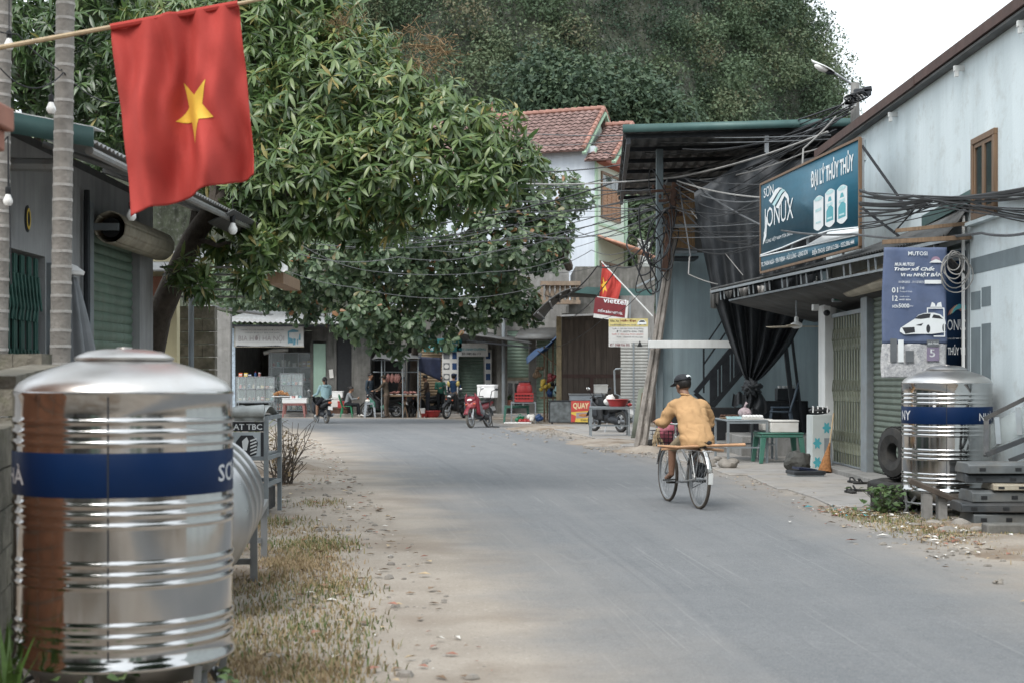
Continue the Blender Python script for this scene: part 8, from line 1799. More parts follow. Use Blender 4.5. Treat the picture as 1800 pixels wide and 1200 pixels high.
o = thing('flower_pot', 'terracotta flower pot on the sill of the sliding window', 'flower pot', (GX(893, 56), 56.2, .33)); b = MB(); b.lathe([(.11, 0), (.16, .28), (.18, .28), (.18, .33), (.14, .33), (.001, .3)], 16); b.build('pot', M['terracotta'], o); b = MB()
for k in range(14): a = k*2.4; b.add([(0, 0, .3), (.05*math.cos(a+.4), .05*math.sin(a+.4), .45), (.15*math.cos(a), .15*math.sin(a), .52+.03*(k % 3))], [(0, 1, 2)])
b.build('leaves', mat('plain_leaf', (.06, .10, .035), .5, var=.3, bump=0), o)

# ------------------------------------------------------------------ fruit stall and kiosk front
fs_ = thing('fruit_stall', 'small fruit stall under a torn blue tarp beside the kiosk', 'stall', (GX(960, 49.5), 49.5, 0))
b = MB()
for px, h, y, w in ((957, 2.6, 49.3, .07), (972, 2.8, 49.3, .07), (962, 2.7, 51, .06)): b = MB(); b.bar((GX(px, y), y, 0), (GX(px, y), y, h), w); b.build('post', M['wood'], fs_, world=True)
b = MB(); b.tube([(GX(945, 48.8), 48.8, 2.45), (GX(985, 48.8), 48.8, 1.85)], .02, 6); b.build('brace', M['wood'], fs_, world=True)
b = MB(); b.grid(lambda u, v: (GX(926+(984-926)*u**.8, 48.7), 48.7+v*2.2, 1.98+1.0*u**.8+.06*math.sin(u*8)*v+.25*v*(1-u)-.18*math.sin(v*PI)*math.sin(u*PI)), 24, 10); b.build('tarp', M['blue_tarp'], fs_, world=True, solid=.008, ang=180)
b = MB(); b.bx(GX(950, 49.4), GX(986, 49.4), 49.4, 50.4, .8, .85); b.build('table_top', M['wood'], fs_, world=True)
b = MB(); b.grid(lambda u, v: (GX(985-2*u, 49.6), 49.0+u*2.5, 2.9-1.6*v), 4, 4); b.build('back_sheet', M['navy_tarp'], fs_, world=True, solid=.01)
for k, (px, z, c, lb) in enumerate(((946, 1.55, 'wood', 'brown bunch of goods hanging at the edge of the blue tarp'), (957, 1.1, 'print_yellow', 'yellow bunch of fruit hanging from the stall post'), (968, 1.35, 'pink_red', 'pink goods hanging inside the fruit stall'), (975, 1.0, 'black', 'dark cloth goods hanging inside the fruit stall'), (966, .9, 'blue', 'blue bag on the fruit stall table'), (980, .9, 'pale_teal', 'pale bag on the fruit stall table'))):
    o = thing('hanging_goods' if k < 4 else 'goods_bag', lb, 'goods', (GX(px, 49.2), 49.25, z)); b = MB()
    for q in range(9): b.ball((rnd.gauss(0, .07), rnd.gauss(0, .05), rnd.uniform(0, .3)), (.07, .06, .1), 7, 5, 0, (rnd.random(), rnd.random(), 0))
    b.build('bunch', M[c], o)
    if k < 4: b = MB(); b.tube([(0, 0, .28), (0, 0, .75)], .008, 4); b.build('string', M['paper'], o)
steel_table('steel_table', 'pale steel table carrying the red crate and drum', (GX(920, 47.6), 47.6, 0), .80, .5, .72)
plastic_table('plastic_table', 'green plastic table just behind the red crate', (GX(908, 48.2), 48.3, 0), .85, .6, .58, 'dusty_green_plastic')
def crate(name, label, loc, w, d, h, m, rz=0):
    o = thing(name, label, 'crate', loc, rz); b = MB(); b.bx(-w/2, w/2, -d/2, d/2, 0, .02); t = .015
    for z0, z1 in ((.02, h*.28), (h*.42, h*.6), (h*.78, h)):
        b.bx(-w/2, w/2, -d/2, -d/2+t, z0, z1); b.bx(-w/2, w/2, d/2-t, d/2, z0, z1); b.bx(-w/2, -w/2+t, -d/2+t, d/2-t, z0, z1); b.bx(w/2-t, w/2, -d/2+t, d/2-t, z0, z1)
    for i in range(7): x = -w/2+.01+(w-.02)*i/6; b.bx(x-.012, x+.012, -d/2+.001, -d/2+t-.001, .02, h-.005); b.bx(x-.012, x+.012, d/2-t+.001, d/2-.001, .02, h-.005)
    b.build('shell', M[m], o); b = MB(); b.bx(-w*.3, w*.3, -d*.3, d*.3, h*.3, h*.85); b.build('contents', M['black'], o); return o
crate('plastic_crate', 'red plastic crate on the pale steel table', (GX(921, 47.5), 47.5, .72), .62, .4, .30, 'red')
o = thing('red_drum', 'red drum with a black lid standing over the red crate', 'drum', (GX(922, 47.8), 47.75, 1.0)); b = MB(); b.lathe([(.24, -.0), (.27, .1), (.24, .26), (.19, .30), (.19, .36)], 24); b.build('body', M['red'], o, ang=40); b = MB(); b.lathe([(.21, .362), (.21, .40), (.1, .42), (.001, .42)], 24); b.build('lid', M['black'], o)
for k, (dx, dz, c, lb) in enumerate(((-.12, 0, 'green_plastic', 'green melon heap under the pale steel table'), (.08, 0, 'red', 'red bag of fruit under the pale steel table'), (.22, 0, 'paper', 'white cabbage heap under the pale steel table'), (.48, 0, 'blue', 'blue plastic bag on the ground beside the pale steel table'))):
    o = thing('produce_heap' if k != 3 else 'plastic_bag', lb, 'produce' if k != 3 else 'bag', (GX(920, 47.6)+dx, 47.45-.05*k, .0)); b = MB()
    for q in range(7): b.ball((rnd.gauss(0, .08), rnd.gauss(0, .07), .08+rnd.random()*.16*(k != 1)), .085, 8, 6)
    b.build('pieces', M[c], o)
b = MB(); b.box((0, 0, .02), (.9, .35, .04)); o = thing('white_tray', 'flat white foam tray on the ground under the pale steel table', 'tray', (GX(910, 46.9), 46.9, .012)); b.build('tray', M['white_plastic'], o, bevel=.01); b = MB(); b.box((0, 0, .045), (.8, .28, .008)); b.build('inner', M['foam'], o)
gr = thing('grill_box', 'long sheet metal grill box with a roast poster on its right half', 'grill box', (GX(1001, 45.6), 45.6, 0)); gw = GX(1037, 45.6)-GX(965, 45.6)
b = MB(); b.bx(-gw/2, gw/2, 0, .5, .1, .76); b.build('body', mat('grill_metal', (.13, .145, .15), .6, .3, var=.4, scale=7, bump=.15, dirt=(.05, .05, .05), damt=.5, dscale=4), gr, bevel=.01)
b = MB(); b.bx(-gw/2-.02, gw/2+.02, -.02, .52, .762, .79); b.bx(-gw/2-.015, -gw/2+.03, -.015, -.001, .1, .76); b.bx(-gw/2, gw/2, -.015, -.001, .08, .11); b.build('edge_angle', M['dark_steel'], gr)
for sx in (-1, 1): b = MB(); b.lathe([(.001, -.03), (.07, -.03), (.07, .03), (.001, .03)], 14, (sx*(gw/2-.1), .05, .07), 0, 'x'); b.build('castor', M['rubber'], gr)
pw = gw*.46; px0 = gw/2-pw
flat([[(px0, .1), (gw/2, .1), (gw/2, .78), (px0, .78)]], M['print_yellow'], gr, -.018, 'poster'); flat([[(px0, .42), (gw/2, .46), (gw/2, .78), (px0, .78)], [(px0, .1), (px0+.12, .1), (px0+.16, .3), (px0, .36)]], M['print_red'], gr, -.021, 'poster_field')
flat([[(px0+.16, .22), (gw/2-.02, .24), (gw/2-.02, .42), (px0+.16, .40)]], M['faded_ink'], gr, -.022, 'poster_photo'); flat([[(px0+.2+.02*math.cos(0)+.19+.17*math.cos(a), .32+.05*math.sin(a)) for a in [2*PI*i/14 for i in range(14)]]], mat('roast', (.40, .17, .06), .5, var=.3, scale=20, bump=0), gr, -.0235, 'poster_roast')
lettering('QUAY', px0+.06, .50, pw-.1, .22, mat('letter_cream', (.68, .58, .34), .5, bump=0), gr, -.024, .03); lettering('VỊT NGAN GÀ', px0+.3, .13, pw-.34, .07, M['ink'], gr, -.024, .02)
st = steel_table('steel_table', 'grey steel table with the red basin by the leaning pole', (GX(1071, 36), 36.0, .03), .95, .62, .74)
basin('basin', 'red basin upside down on the steel table by the leaning pole', (GX(1086, 35.9), 35.9, .775), .27, .17, 'red')
o = thing('plastic_bag', 'pale crumpled plastic bags beside the red basin', 'bag', (GX(1070, 35.9), 36.0, .772)); b = MB()
for q in range(6): b.ball((rnd.gauss(0, .07), rnd.gauss(0, .06), .08+rnd.random()*.14), (.11, .09, .09), 8, 6)
b.v = [(v[0], v[1], v[2]+.05*mnoise.noise((v[0]*14, v[1]*14, v[2]*14))) for v in b.v]; b.build('bag', M['paper'], o, ang=180)
foam_box('foam_box', 'white foam box on the counter before the kiosk planks', (GX(1056, 47.4), 47.4, 1.0), .45, .35, .30, 0, 'foam')
o = thing('counter', 'pale low counter before the kiosk planks', 'counter', (GX(1030, 47.5), 47.5, 0)); b = MB(); b.bx(-.55, .6, -.25, .25, .05, .94); b.build('body', M['grey_plastic'], o, bevel=.01); b = MB(); b.bx(-.58, .63, -.28, .28, .942, .995); b.build('top', M['steel'], o, bevel=.008)
o = thing('water_pipe', 'thin bent water pipe standing before the pale shutter', 'pipe', (GX(1081, 40), 40, 0)); b = MB(); b.tube([(.15, 0, 0), (.13, 0, 1.0), (.0, 0, 1.05), (-.02, 0, 1.70), (.02, 0, 1.75), (.2, 0, 1.76)], .025, 7); b.build('pipe', M['grey_frame'], o)
o = thing('leaning_board', 'greenish board leaning by the foot of the utility pole', 'board', (GX(1122, 34.5), 34.5, .03)); b = MB(); b.add([(-.18, 0, 0), (.14, 0, 0), (.26, .1, 1.3), (.02, .1, 1.18)], [(0, 1, 2, 3)]); b.build('panel', mat('board', (.19, .21, .17), .8, var=.2, scale=5, dirt=(.1, .1, .08), damt=.5), o, solid=.03); b = MB(); b.bar((.0, -.03, .15), (.12, .06, 1.1), .06, .02); b.build('batten', M['wood'], o)

# ------------------------------------------------------------------ porch front things
steel_table('steel_table', 'grey steel table with trays of food on the porch apron', (4.0, 24.9, .03), .66, 1.5, .73)
o = thing('egg_tray', 'grey tray of white eggs on the porch steel table', 'tray', (4.12, 24.35, .765)); b = MB(); b.bx(-.17, .17, -.15, .15, 0, .03); b.build('tray', M['foam'], o); e = MB(); e.ball((0, 0, 0), (.022, .022, .028), 8, 6); me = e.mesh('egg', M['white_plastic'])
for i in range(6):
    for j in range(5): inst('egg', me, o, (-.14+i*.056, -.12+j*.06, .05))
o = thing('food_tray', 'tray of brown skewered food on the porch steel table', 'tray', (3.86, 24.9, .765)); b = MB(); b.bx(-.2, .2, -.2, .2, 0, .025); b.build('tray', M['wood'], o); b = MB()
for k in range(14): b.ball((rnd.uniform(-.17, .17), rnd.uniform(-.15, .15), .045), (.05, .03, .025), 7, 5, 0, (0, 0, rnd.random()*3))
b.build('food', M['rust'], o)
o = thing('food_bag', 'clear pinkish food bag on the porch steel table', 'bag', (4.05, 24.75, .765)); b = MB(); b.ball((0, 0, .1), (.12, .1, .1), 10, 8); b.tube([(0, 0, .18), (.01, 0, .24), (.04, 0, .28)], [.03, .015, .03], 8); b.build('bag', mat('pale_bag', (.45, .36, .38), .3, var=.4, scale=20, bump=.3, trans=.2), o, ang=180); b = MB(); b.box((-.2, -.05, .02), (.25, .2, .04)); b.build('blue_wrapper', M['pale_teal'], o)
plastic_table('plastic_table', 'green plastic table with a foam box on the porch apron', (GX(1368, 24.3), 24.3, .03), .74, .62, .52, 'dusty_green_plastic', R(3))
foam_box('foam_box', 'pale speckled foam box on the green plastic table', (GX(1376, 24.2), 24.2, .55), .47, .36, .21)
foam_box('foam_box', 'smaller foam box behind the speckled one', (GX(1346, 25.2), 25.2, .55), .2, .3, .2); steel_table('steel_stand', 'low stand under the smaller foam box', (GX(1346, 25.3), 25.3, .03), .3, .4, .51)
plastic_chair('plastic_chair', 'slate blue plastic chair on the concrete step', (GX(1372, 27.1), 27.1, .41), 'slate_plastic', R(78)); plastic_chair('plastic_chair', 'slate blue plastic chair stacked a little above the other on the step', (GX(1374, 27.1), 27.15, .49), 'slate_plastic', R(80))
o = thing('dark_cabinet', 'dark cabinet standing on the concrete step behind the chair', 'cabinet', (GX(1368, 28.1), 28.1, .41)); b = MB(); b.bx(-.55, .55, -.2, .2, 0, .62); b.build('body', M['black'], o, bevel=.01); b = MB(); b.bx(-.5, -.02, -.215, -.202, .05, .57); b.bx(.02, .5, -.215, -.202, .05, .57); b.build('door', M['dark_steel'], o)
o = thing('metal_pot_box', 'black metal box with pale cups on top of the dark cabinet', 'box', (GX(1382, 28.1), 28.1, 1.035)); b = MB(); b.bx(-.2, .2, -.15, .15, 0, .24); b.build('body', M['dark_steel'], o, bevel=.01); b = MB()
for k in range(4): b.lathe([(.035, .241), (.04, .29), (.001, .285)], 10, (-.13+k*.085, 0, 0))
b.build('cup', M['white_plastic'], o)
fl = mat('floral_tin', (.46, .50, .49), .5, var=.08, scale=4, bump=.05, dirt=(.33, .34, .32), damt=.4)
o = thing('floral_bin', 'tall pale bin with teal floral tiles beside the folding gate', 'bin', (GX(1440, 22.4), 22.4, .03), R(6)); b = MB(); b.bx(-.16, .16, -.15, .15, 0, .86); b.build('body', fl, o, bevel=.01)
for (x, z) in ((-.08, .12), (-.08, .42), (.07, .66)):
    pt = []
    for k in range(24): a = 2*PI*k/24; r_ = .055*(1+.3*math.cos(6*a)); pt.append((x+r_*math.cos(a), z+1.4*r_*math.sin(a)))
    flat([pt, [(x+.02*math.cos(a), z+.028*math.sin(a)) for a in [2*PI*i/10 for i in range(10)]]], M['teal_print'], o, -.153, 'printed_flower')
b = MB(); b.bx(.03, .155, -.156, -.151, .02, .5); b.build('grey_patch', M['grey_frame'], o)
o = thing('striped_bag', 'black and white bag lying on the floral bin', 'bag', (GX(1440, 22.4), 22.4, .895)); b = MB(); b.ball((0, 0, .06), (.17, .12, .06), 10, 8); b.build('bag', M['black'], o); b = MB()
for k in range(4): b.tube([(-.12+k*.075, -.10, .03), (-.11+k*.075, -.09, .11), (-.10+k*.075, 0, .125)], .012, 5)
b.build('stripe', M['white_plastic'], o)
o = thing('straw_broom', 'orange brown straw broom leaning by the floral bin', 'broom', (GX(1452, 21.6), 21.6, .03)); b = MB(); b.tube([(.08, .1, .45), (.02, .03, .25), (-.02, 0, .02)], [.012, .05, .11], 10); b.build('head', mat('straw', (.28, .13, .05), .9, var=.4, scale=30, bump=.4, bscale=80), o); b = MB(); b.tube([(.08, .1, .44), (.16, .2, .9)], .012, 6); b.build('handle', M['bamboo'], o)
o = thing('rock_sack', 'black crumpled sack of rubble on the apron before the floral bin', 'sack', (GX(1402, 21.6), 21.6, .03)); b = MB(); b.ball((0, 0, .15), (.21, .17, .19), 22, 16); b.v = [(v[0]+.05*mnoise.noise((v[0]*9, v[1]*9, v[2]*9)), v[1]+.05*mnoise.noise((v[0]*9, v[1]*9+5, v[2]*9)), max(0, v[2]+.07*mnoise.noise((v[0]*8, v[1]*8, v[2]*8+9)))) for v in b.v]; b.build('sack', mat('sack', (.06, .06, .055), .8, var=.4, scale=9, bump=.6, bscale=25), o, ang=25)
o = thing('floor_scale', 'flat dark platform with grey corners on the apron', 'platform', (GX(1416, 20.9), 20.9, .03), R(8)); b = MB(); b.bx(-.24, .24, -.2, .2, .03, .08); b.build('plate', M['dark_steel'], o, bevel=.01); b = MB(); b.bx(-.22, .22, -.18, .18, 0, .029); b.build('base', M['grey_frame'], o); b = MB(); b.box((.0, .05, .1), (.3, .2, .03), 0, (.05, .1, .2)); b.build('folded_bag', M['navy_tarp'], o)
for k, (px, py, s) in enumerate(((1243, 822, .17), (1262, 812, .11), (1278, 824, .19), (1288, 816, .12), (1252, 815, .1), (1272, 811, .1))):
    Y = GY(py); o = thing('rock', ('long flat', 'small pale', 'broad rounded', 'small upright', 'dark low', 'smallest')[k]+' grey rock in the group by the porch table leg', 'rock', (GX(px, Y), Y, .02), k, 'rocks by the porch table'); b = MB(); b.ball((0, 0, s*.3), (s, s*.7, s*.45), 14, 10); b.v = [(v[0]+.3*s*mnoise.noise((v[0]*6+k, v[1]*6, v[2]*6)), v[1], max(-.02, v[2]+.3*s*mnoise.noise((v[0]*7, v[1]*7+k, v[2]*7)))) for v in b.v]; b.build('stone', M['stone'], o, ang=30)
o = thing('hose_coil', 'dark coil of hose on the gravel behind the leaning pole', 'hose', (GX(1152, 28.5), 29.4, .05)); b = MB()
for k in range(5): b.tube([(.3*math.cos(a)+.03*k, .2*math.sin(a), .03+.03*k+.03*math.sin(a*3+k)) for a in [2*PI*i/22 for i in range(22)]], .018, 6, closed=True)
b.build('hose', M['rubber'], o)
# sandals, tyres, plank, junk pile, weed
for k, (px, py, a) in enumerate(((1495, 867, .2), (1507, 864, 1.4), (1500, 849, .3), (1516, 851, 1.8), (1540, 855, .6))):
    Y = GY(py)*.985; o = thing('sandal', ('black sandal nearest the road', 'black sandal overlapping the nearest one', 'dark sandal beneath the folding gate', 'dark sandal by the steel post', 'dark shoe beside the olive shutter')[k], 'sandal', (GX(px, Y), Y, .035), a, 'footwear before the shutter'); b = MB(); b.prism([(-.04, -.12), (.03, -.12), (.045, .0), (.04, .12), (0, .14), (-.04, .1)], 0, .025, 'z'); b.build('sole', M['rubber'], o, bevel=.006); b = MB(); b.tube([(-.045, .02, .02), (-.02, .05, .065), (.02, .05, .065), (.045, .02, .02)], .012, 6); b.build('strap', M['black'], o)
def tyre(label, loc, R0, r, rot):
    o = thing('tyre', label, 'tyre', loc); b = MB(); b.lathe([(R0-2*r, -r*.7), (R0-r, -r), (R0-.2*r, -r*.8), (R0, -r*.4), (R0, r*.4), (R0-.2*r, r*.8), (R0-r, r), (R0-2*r, r*.7), (R0-2*r, -r*.7)], 36, caps=False); ob = b.build('casing', M['rubber'], o, ang=30); ob.rotation_euler = rot
    b = MB()
    for k in range(36): a = 2*PI*k/36; b.box((R0*math.cos(a), R0*math.sin(a), 0), (.012, .03, r*1.3), 0, (.25, 0, a))
    t = b.build('tread', M['rubber'], o); t.rotation_euler = rot
tyre('tyre standing upright between the olive shutter and the right tank', (GX(1577, 16.0), 16.0, .62), .29, .09, (0, R(90), R(20))); tyre('tyre lying flat under the upright one', (GX(1580, 15.8), 15.9, .22), .31, .1, (R(4), 0, 0)); tyre('lowest tyre on the ground in the weeds', (GX(1582, 15.8), 15.85, .09), .30, .09, (0, 0, 0))
wd = thing('weed_plant', 'leafy green weed growing before the tyres', 'plant', (GX(1553, 15.3), 15.3, 0)); n = 130
pos = np.stack([rng.normal(0, .15, n), rng.normal(0, .11, n), rng.uniform(.03, .30, n)], 1); d = np.stack([rng.normal(0, 1, n), rng.normal(-.3, 1, n), rng.uniform(-.5, .4, n)], 1); up = np.stack([rng.normal(0, .3, n), rng.normal(-.3, .3, n), np.ones(n)], 1)
WEED = leafmat('weed_leaves', [(0, (.03, .06, .02)), (.5, (.06, .115, .035)), (1, (.12, .17, .06))], .5, .25)
b0 = np.array(base(wd)); k0 = 60; V, Q, T = leaf_arrays('heart', pos[k0:], d[k0:], up[k0:], rng.uniform(.05, .09, n-k0), rng.uniform(.2, .9, n-k0)); stuff(npmesh('foliage', V, Q, WEED, wd, T, True))
V0, F0 = TPL['heart']; tmp = npmesh('leaf', V0, F0, WEED, None, np.full(len(V0), .6), True); me = tmp.data; bpy.data.objects.remove(tmp); Rm = frames(d, up)
for i in range(k0): ob = bpy.data.objects.new('leaf', me); C.objects.link(ob); ob.parent = wd; ob.matrix_local = Matrix([list(Rm[i][r]*.085)+[pos[i][r]] for r in range(3)]+[[0, 0, 0, 1]])
b = MB()
for i in range(0, n, 4): b.tube([(0, 0, 0), (pos[i][0]*.6, pos[i][1]*.6, pos[i][2]*.7), tuple(pos[i])], .004, 4)
b.build('stems', mat('stem', (.07, .09, .04), .7, bump=0), wd)
def beam(name, label, loc, L_, d, h, m, rz, prof=0, cat='scrap metal'):
    o = thing(name, label, cat, loc, rz, 'scrap pile by the blue wall'); b = MB(); b.prism([(0, 0), (d, 0), (d, h*.35), (d*.85, h), (d*.12, h), (0, h*.8)] if prof == 0 else [(0, 0), (d, 0), (d, h), (d-.02, h), (d-.02, .025), (.02, .025), (.02, h), (0, h)], -L_/2, L_/2, 'x'); b.build('body', m, o, bevel=.008)
    b = MB()
    for k in range(3): x = -L_*.36+L_*.36*k; b.bx(x-.03, x+.03, -.006, -.001, h*.25, h*.55)
    b.build('slot', M['black'], o); return o
SX, SYY = GX(1778, 13.9), 13.9
scr = mat('scrap_grey', (.115, .125, .13), .6, .2, var=.3, scale=6, bump=.1, dirt=(.20, .18, .15), damt=.6, dscale=2.5); scd = mat('scrap_dark', (.045, .05, .055), .55, .2, var=.3, scale=6, bump=.1, dirt=(.14, .12, .1), damt=.5, dscale=2.5)
for z, dx, L_, d, h, m, a, lb in ((.02, -.02, .70, .4, .12, scr, 3, 'grey slotted profile at the bottom of the scrap pile'), (.142, -.06, .86, .44, .095, scd, -2, 'wide dark bumper second from the bottom of the scrap pile'), (.239, .04, .84, .4, .115, scr, 2, 'blue grey profile with stains in the middle of the scrap pile'), (.356, .10, .56, .35, .07, M['beige_metal'], 1, 'cream profile wedged in the scrap pile'),
    (.428, .02, .9, .42, .09, scd, -3, 'dark bumper second from the top of the scrap pile'), (.52, .06, .98, .4, .105, scr, 2, 'grey bumper lying on top of the scrap pile')): beam('scrap_bumper', lb, (SX+dx, SYY+rnd.uniform(-.05, .04), z), L_, d, h, m, R(a))
o = thing('scrap_grille', 'rusty steel window frame leaning on the blue wall over the scrap pile', 'scrap metal', (GX(1815, 13.9), 14.25, .62), R(-20)); b = MB(); b.bar((-.32, 0, .05), (-.32, .1, .42), .05); b.bar((-.34, .1, .42), (.6, .2, .92), .07, .04); b.bar((-.32, 0, .06), (.6, .05, .46), .05); b.bar((-.1, 0, .0), (.6, .02, .3), .05); b.build('bar', scd, o); b = MB()
for k in range(3): b.bar((-.2+k*.2, .06, .17+k*.09), (-.22+k*.2, .1, .44+k*.1), .05, .03)
b.build('strut', M['grey_frame'], o); b = MB(); b.add([(-.28, .1, .12), (.5, .1, .45), (.5, .15, .8), (-.28, .12, .38)], [(0, 1, 2, 3)]); b.build('pane', M['glass'], o, solid=.006)
o = thing('plank', 'dark plank leaning on stones under the right tank', 'plank', (GX(1690, 14.6), 14.5, 0)); b = MB(); b.box((-.1, 0, .22), (1.0, .16, .05), 0, (.1, R(23), R(-5))); b.build('board', M['ply'], o, bevel=.005); b = MB(); b.box((-.38, .02, .14), (.09, .1, .28)); b.box((-.22, .05, .13), (.09, .1, .26)); b.build('stub', M['concrete'], o)
o = thing('low_kerb_beam', 'dark stained concrete beam below the scrap pile', 'beam', (SX+.25, 13.2, 0)); b = MB(); b.box((0, 0, .045), (1.5, .18, .12)); b.build('beam', M['dark_concrete'], o, bevel=.015)
for k, (px, py, s) in enumerate(((1668, 935, .12), (1690, 925, .15), (1640, 922, .09), (1720, 935, .1), (1610, 925, .08))):
    Y = GY(py); o = thing('rubble_stone', ('pale flat', 'large flat', 'small brown', 'angular', 'smallest')[k]+' rubble stone before the scrap pile', 'stone', (GX(px, Y), Y, .0), k*1.3, 'rubble by the scrap pile'); b = MB(); b.ball((0, 0, .02), (s, s*.7, s*.35), 10, 8); b.v = [(v[0]+.35*s*mnoise.noise((v[0]*9+k, v[1]*9, v[2]*9)), v[1], v[2]+.3*s*mnoise.noise((v[0]*9, v[1]*9+k, v[2]*9))) for v in b.v]; b.build('stone', M['stone'], o, ang=25)

# ------------------------------------------------------------------ left verge things
ct = thing('food_cart', 'grey steel food cart with a black and white sign board behind the near tank', 'cart', (GX(420, 14.8), 14.8, 0)); w = GX(476, 14.8)-GX(380, 14.8); x0, x1 = -w/2, w/2
b = MB()
for x in (x0, x1):
    for y in (0, .85): b.bx(x-.022, x+.022, y-.022, y+.022, 0, 1.06)
for z in (.34, .62, 1.04):
    for y in (0, .85): b.bx(x0+.022, x1-.022, y-.018, y+.018, z-.02, z+.02)
    for x in (x0, x1): b.bx(x-.018, x+.018, .022, .83, z-.02, z+.02)
b.build('frame', M['grey_frame'], ct); b = MB(); b.bx(x0+.023, x1-.023, .0, .85, .642, .66); b.build('shelf', M['steel'], ct)
b = MB(); b.bx(x0+.023, x1-.023, -.012, .0, .90, 1.0); b.build('sign_strip', M['ink'], ct)
lettering('AT TBC', x1-.34, .918, .30, .062, M['letter_white'], ct, -.016, .02)
b = MB(); b.bx(x0+.023, x1-.023, -.008, .0, .642, .895); b.build('poster_board', mat('poster_pale', (.42, .47, .5), .6, var=.1, bump=0), ct)
cx, cz = x1-.20, .76
flat([[(cx-.1, cz-.07), (cx-.115, cz+.03), (cx-.06, cz+.1), (cx+.06, cz+.1), (cx+.115, cz+.03), (cx+.1, cz-.1), (cx, cz-.13)]], M['ink'], ct, -.0135, 'printed_emblem'); flat([[(cx-.04, cz-.05), (cx-.05, cz+.04), (cx-.0, cz+.085), (cx+.02, cz+.04), (cx+.0, cz-.06)]]+[[(cx+.035+.002*k, cz+.05-.034*k), (cx+.1, cz+.075-.034*k), (cx+.105, cz+.06-.034*k), (cx+.035, cz+.035-.034*k)] for k in range(5)], M['letter_white'], ct, -.0165, 'printed_emblem')
b = MB(); b.bx(x1-.055, x1-.025, -.016, -.009, .642, .893); b.build('black_edge', M['ink'], ct)
pst = mat('plastic_sheet', (.36, .38, .375), .35, var=.25, scale=8, bump=.4, bscale=16)
b = MB(); b.tube([(x0-.02, -.02, 1.10), (-.1, -.02, 1.095), (x1-.02, -.03, 1.115)], [.06, .055, .065], 10); b.grid(lambda u, v: (x0+.01+(w-.02)*u, -.045+.9*v+.015*math.sin(u*20), 1.07+.08*math.sin(v*PI)+.015*math.sin(u*13+v*5)), 24, 10); b.build('rolled_cover', pst, ct, ang=180, solid=.005)
b = MB(); b.grid(lambda u, v: (x0+.01+(w-.02)*u, -.035+.012*math.sin(u*16), 1.05-.045*v), 24, 3); b.build('cover_skirt', pst, ct, ang=180, solid=.004)
b = MB(); b.bx(x0+.04, x1-.04, .1, .8, .05, .28); b.build('stored_crate', M['dark_steel'], ct)
sk_ = thing('spiky_plant', 'yellow green spiky plant showing over the food cart', 'plant', (GX(424, 20.5), 20.5, 0)); b = MB()
for k in range(40):
    a = rnd.uniform(0, 6.28); l = rnd.uniform(.5, 1.0); w_ = .018; d = Vector((math.cos(a), math.sin(a), 0)); s = Vector((-d.y, d.x, 0)); pts = [Vector((0, 0, .1)), d*l*.25+Vector((0, 0, l*.65)), d*l*.65+Vector((0, 0, l*.9)), d*l*.95+Vector((0, 0, l*.75))]
    b.add([pts[0]-s*w_, pts[0]+s*w_, pts[1]+s*w_, pts[1]-s*w_, pts[2]+s*w_*.7, pts[2]-s*w_*.7, pts[3]], [(0, 1, 2, 3), (3, 2, 4, 5), (5, 4, 6)])
b.build('leaves', mat('spiky_leaf', (.17, .19, .055), .5, var=.3, scale=9, bump=0, trans=.2), sk_)
db = thing('dead_bush', 'dry grey twiggy bush at the verge right of the food cart', 'bush', (GX(497, 19.5), 19.5, 0)); b = MB()
for k in range(46):
    e = Vector((rnd.gauss(.02, .2), rnd.gauss(0, .2), rnd.uniform(.25, .85))); q = wander((rnd.gauss(0, .05), rnd.gauss(0, .05), 0), e, 5, .09); b.tube(q, taper(.011, .004, len(q)), 4)
    for s in range(3): p = q[rnd.randint(2, 5)]; b.tube([p, p+Vector((rnd.gauss(0, .1), rnd.gauss(0, .1), rnd.uniform(0, .12)))], .004, 3)
b.build('twigs', mat('twig', (.11, .09, .075), .9, var=.3, bump=0), db)
V, Q, T = clump_leaves(np.array([(rnd.gauss(0, .14), rnd.gauss(0, .14), rnd.uniform(.15, .7)) for k in range(26)]), np.full(26, .1), 9, .028, np.full(26, .25), .9); stuff(npmesh('leaves', V, Q, GRC, db, T))
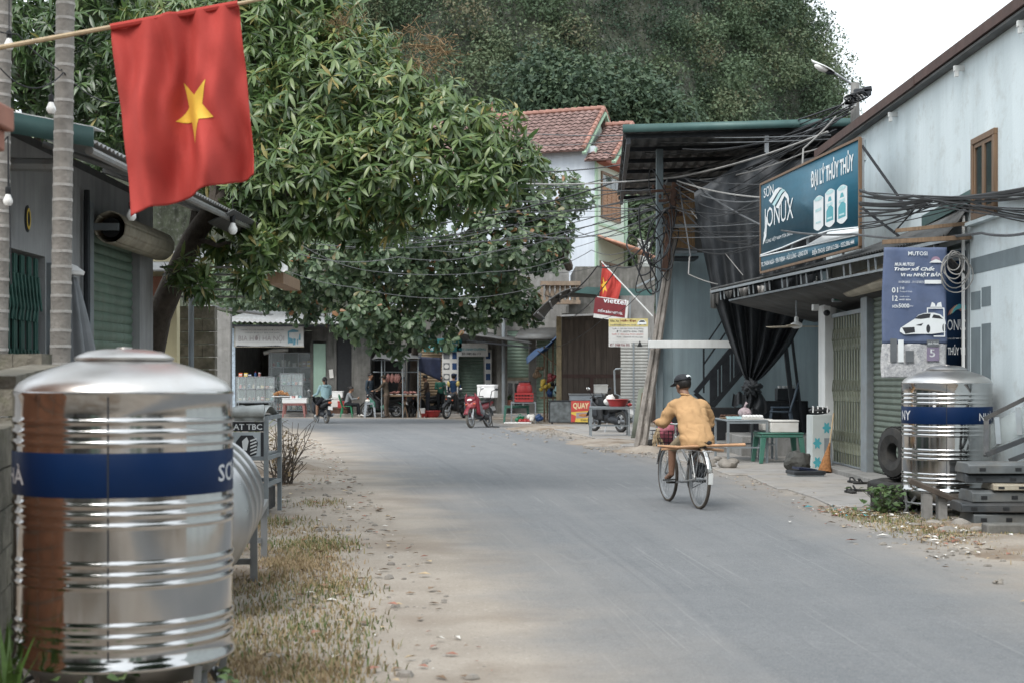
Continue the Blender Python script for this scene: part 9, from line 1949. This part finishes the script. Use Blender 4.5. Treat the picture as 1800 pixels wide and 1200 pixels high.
for k, (px, py, Y) in enumerate(((15, 1150, 5.7), (60, 1195, 5.6), (200, 1195, 5.75), (395, 1195, 6.0), (8, 1080, 6.0))):
    p = P(px, py, Y); o = thing('weed_tuft', ('tall grassy weed at the bottom left corner', 'broad leaved weed under the left side of the near tank', 'low weed under the middle of the near tank', 'low weed under the right side of the near tank', 'tall weed against the block wall by the near tank')[k], 'weed', (p.x, Y, 0)); n = 26; h = max(.1, p.z+.04)
    if k in (0, 4):
        b = MB()
        for q in range(16): a = rnd.uniform(0, 6.28); l = h*rnd.uniform(.7, 1.3)+.06; d = Vector((math.cos(a), math.sin(a), 0))*l*.35; s = Vector((-math.sin(a), math.cos(a), 0))*.012; b.add([-s, s, d*.4+s+Vector((0, 0, l*.6)), d*.4-s+Vector((0, 0, l*.6)), d+Vector((0, 0, l*.95))], [(0, 1, 2, 3), (3, 2, 4)])
        b.build('blades', mat('weed_blade', (.075, .14, .03), .5, var=.3, scale=20, bump=0, trans=.25), o)
    else:
        pos = np.stack([rng.normal(0, .09, n), rng.normal(0, .07, n), rng.uniform(.02, h, n)], 1); d = np.stack([rng.normal(0, 1, n), rng.normal(-.3, 1, n), rng.uniform(-.4, .4, n)], 1); up = np.stack([rng.normal(0, .3, n), rng.normal(-.2, .3, n), np.ones(n)], 1); V, Q, T = leaf_arrays('heart', pos, d, up, rng.uniform(.05, .08, n), rng.uniform(.3, 1, n)); npmesh('leaves', V, Q, WEED, o, T, True)
# unseen houses and trees added behind the camera for the steel tanks to mirror
o = thing('unseen_house', 'unseen cream house with green shutters added behind the viewpoint for the tank reflections', 'house', (6.5, -9, 0)); b = MB(); b.bx(6, 13, -16, -4, 0, 5.5); b.build('wall', M['white_paint'], o, world=True); b = MB(); b.bx(5.2, 13.5, -16.5, -3.5, 5.5, 5.8); b.build('roof', M['terracotta'], o, world=True); b = MB(); b.bx(5.96, 6.0, -14, -10.5, 0, 3); b.bx(5.96, 6.0, -9.5, -6, 0, 3); b.build('shutter_door', M['green_shutter'], o, world=True)
o = thing('unseen_shop', 'unseen low grey shop added behind the viewpoint on the left for the tank reflections', 'shop', (-7, -9, 0)); b = MB(); b.bx(-14, -5.5, -20, -3, 0, 4.2); b.build('wall', M['concrete'], o, world=True); b = MB(); b.bx(-14.5, -4.4, -20.5, -2.6, 4.2, 4.4); b.build('roof', M['tin'], o, world=True); b = MB(); b.bx(-5.5, -5.46, -15, -11, 0, 3); b.bx(-5.5, -5.46, -9, -5, 0, 3); b.build('shutter_door', M['mint_shutter'], o, world=True)
for x, y, k in ((1, -30, 0), (-7.5, -2.2, 1), (8.5, -2.0, 2)): bushy('bushy_tree', ('unseen bushy tree added behind the viewpoint at the road end to darken tank reflections', 'unseen bushy tree added by the shop behind the viewpoint to darken tank reflections', 'unseen bushy tree added by the cream house behind the viewpoint to darken tank reflections')[k], 'tree', [(x, y, 4, 2.6), (x-3.2, y-1, 4.6, 2.6), (x+3.2, y-1, 4.2, 2.6), (x, y-1, 7, 2.8)], 40, .3, .4, stem=.2)  # unseen trees added to darken the horizon mirrored in the tanks
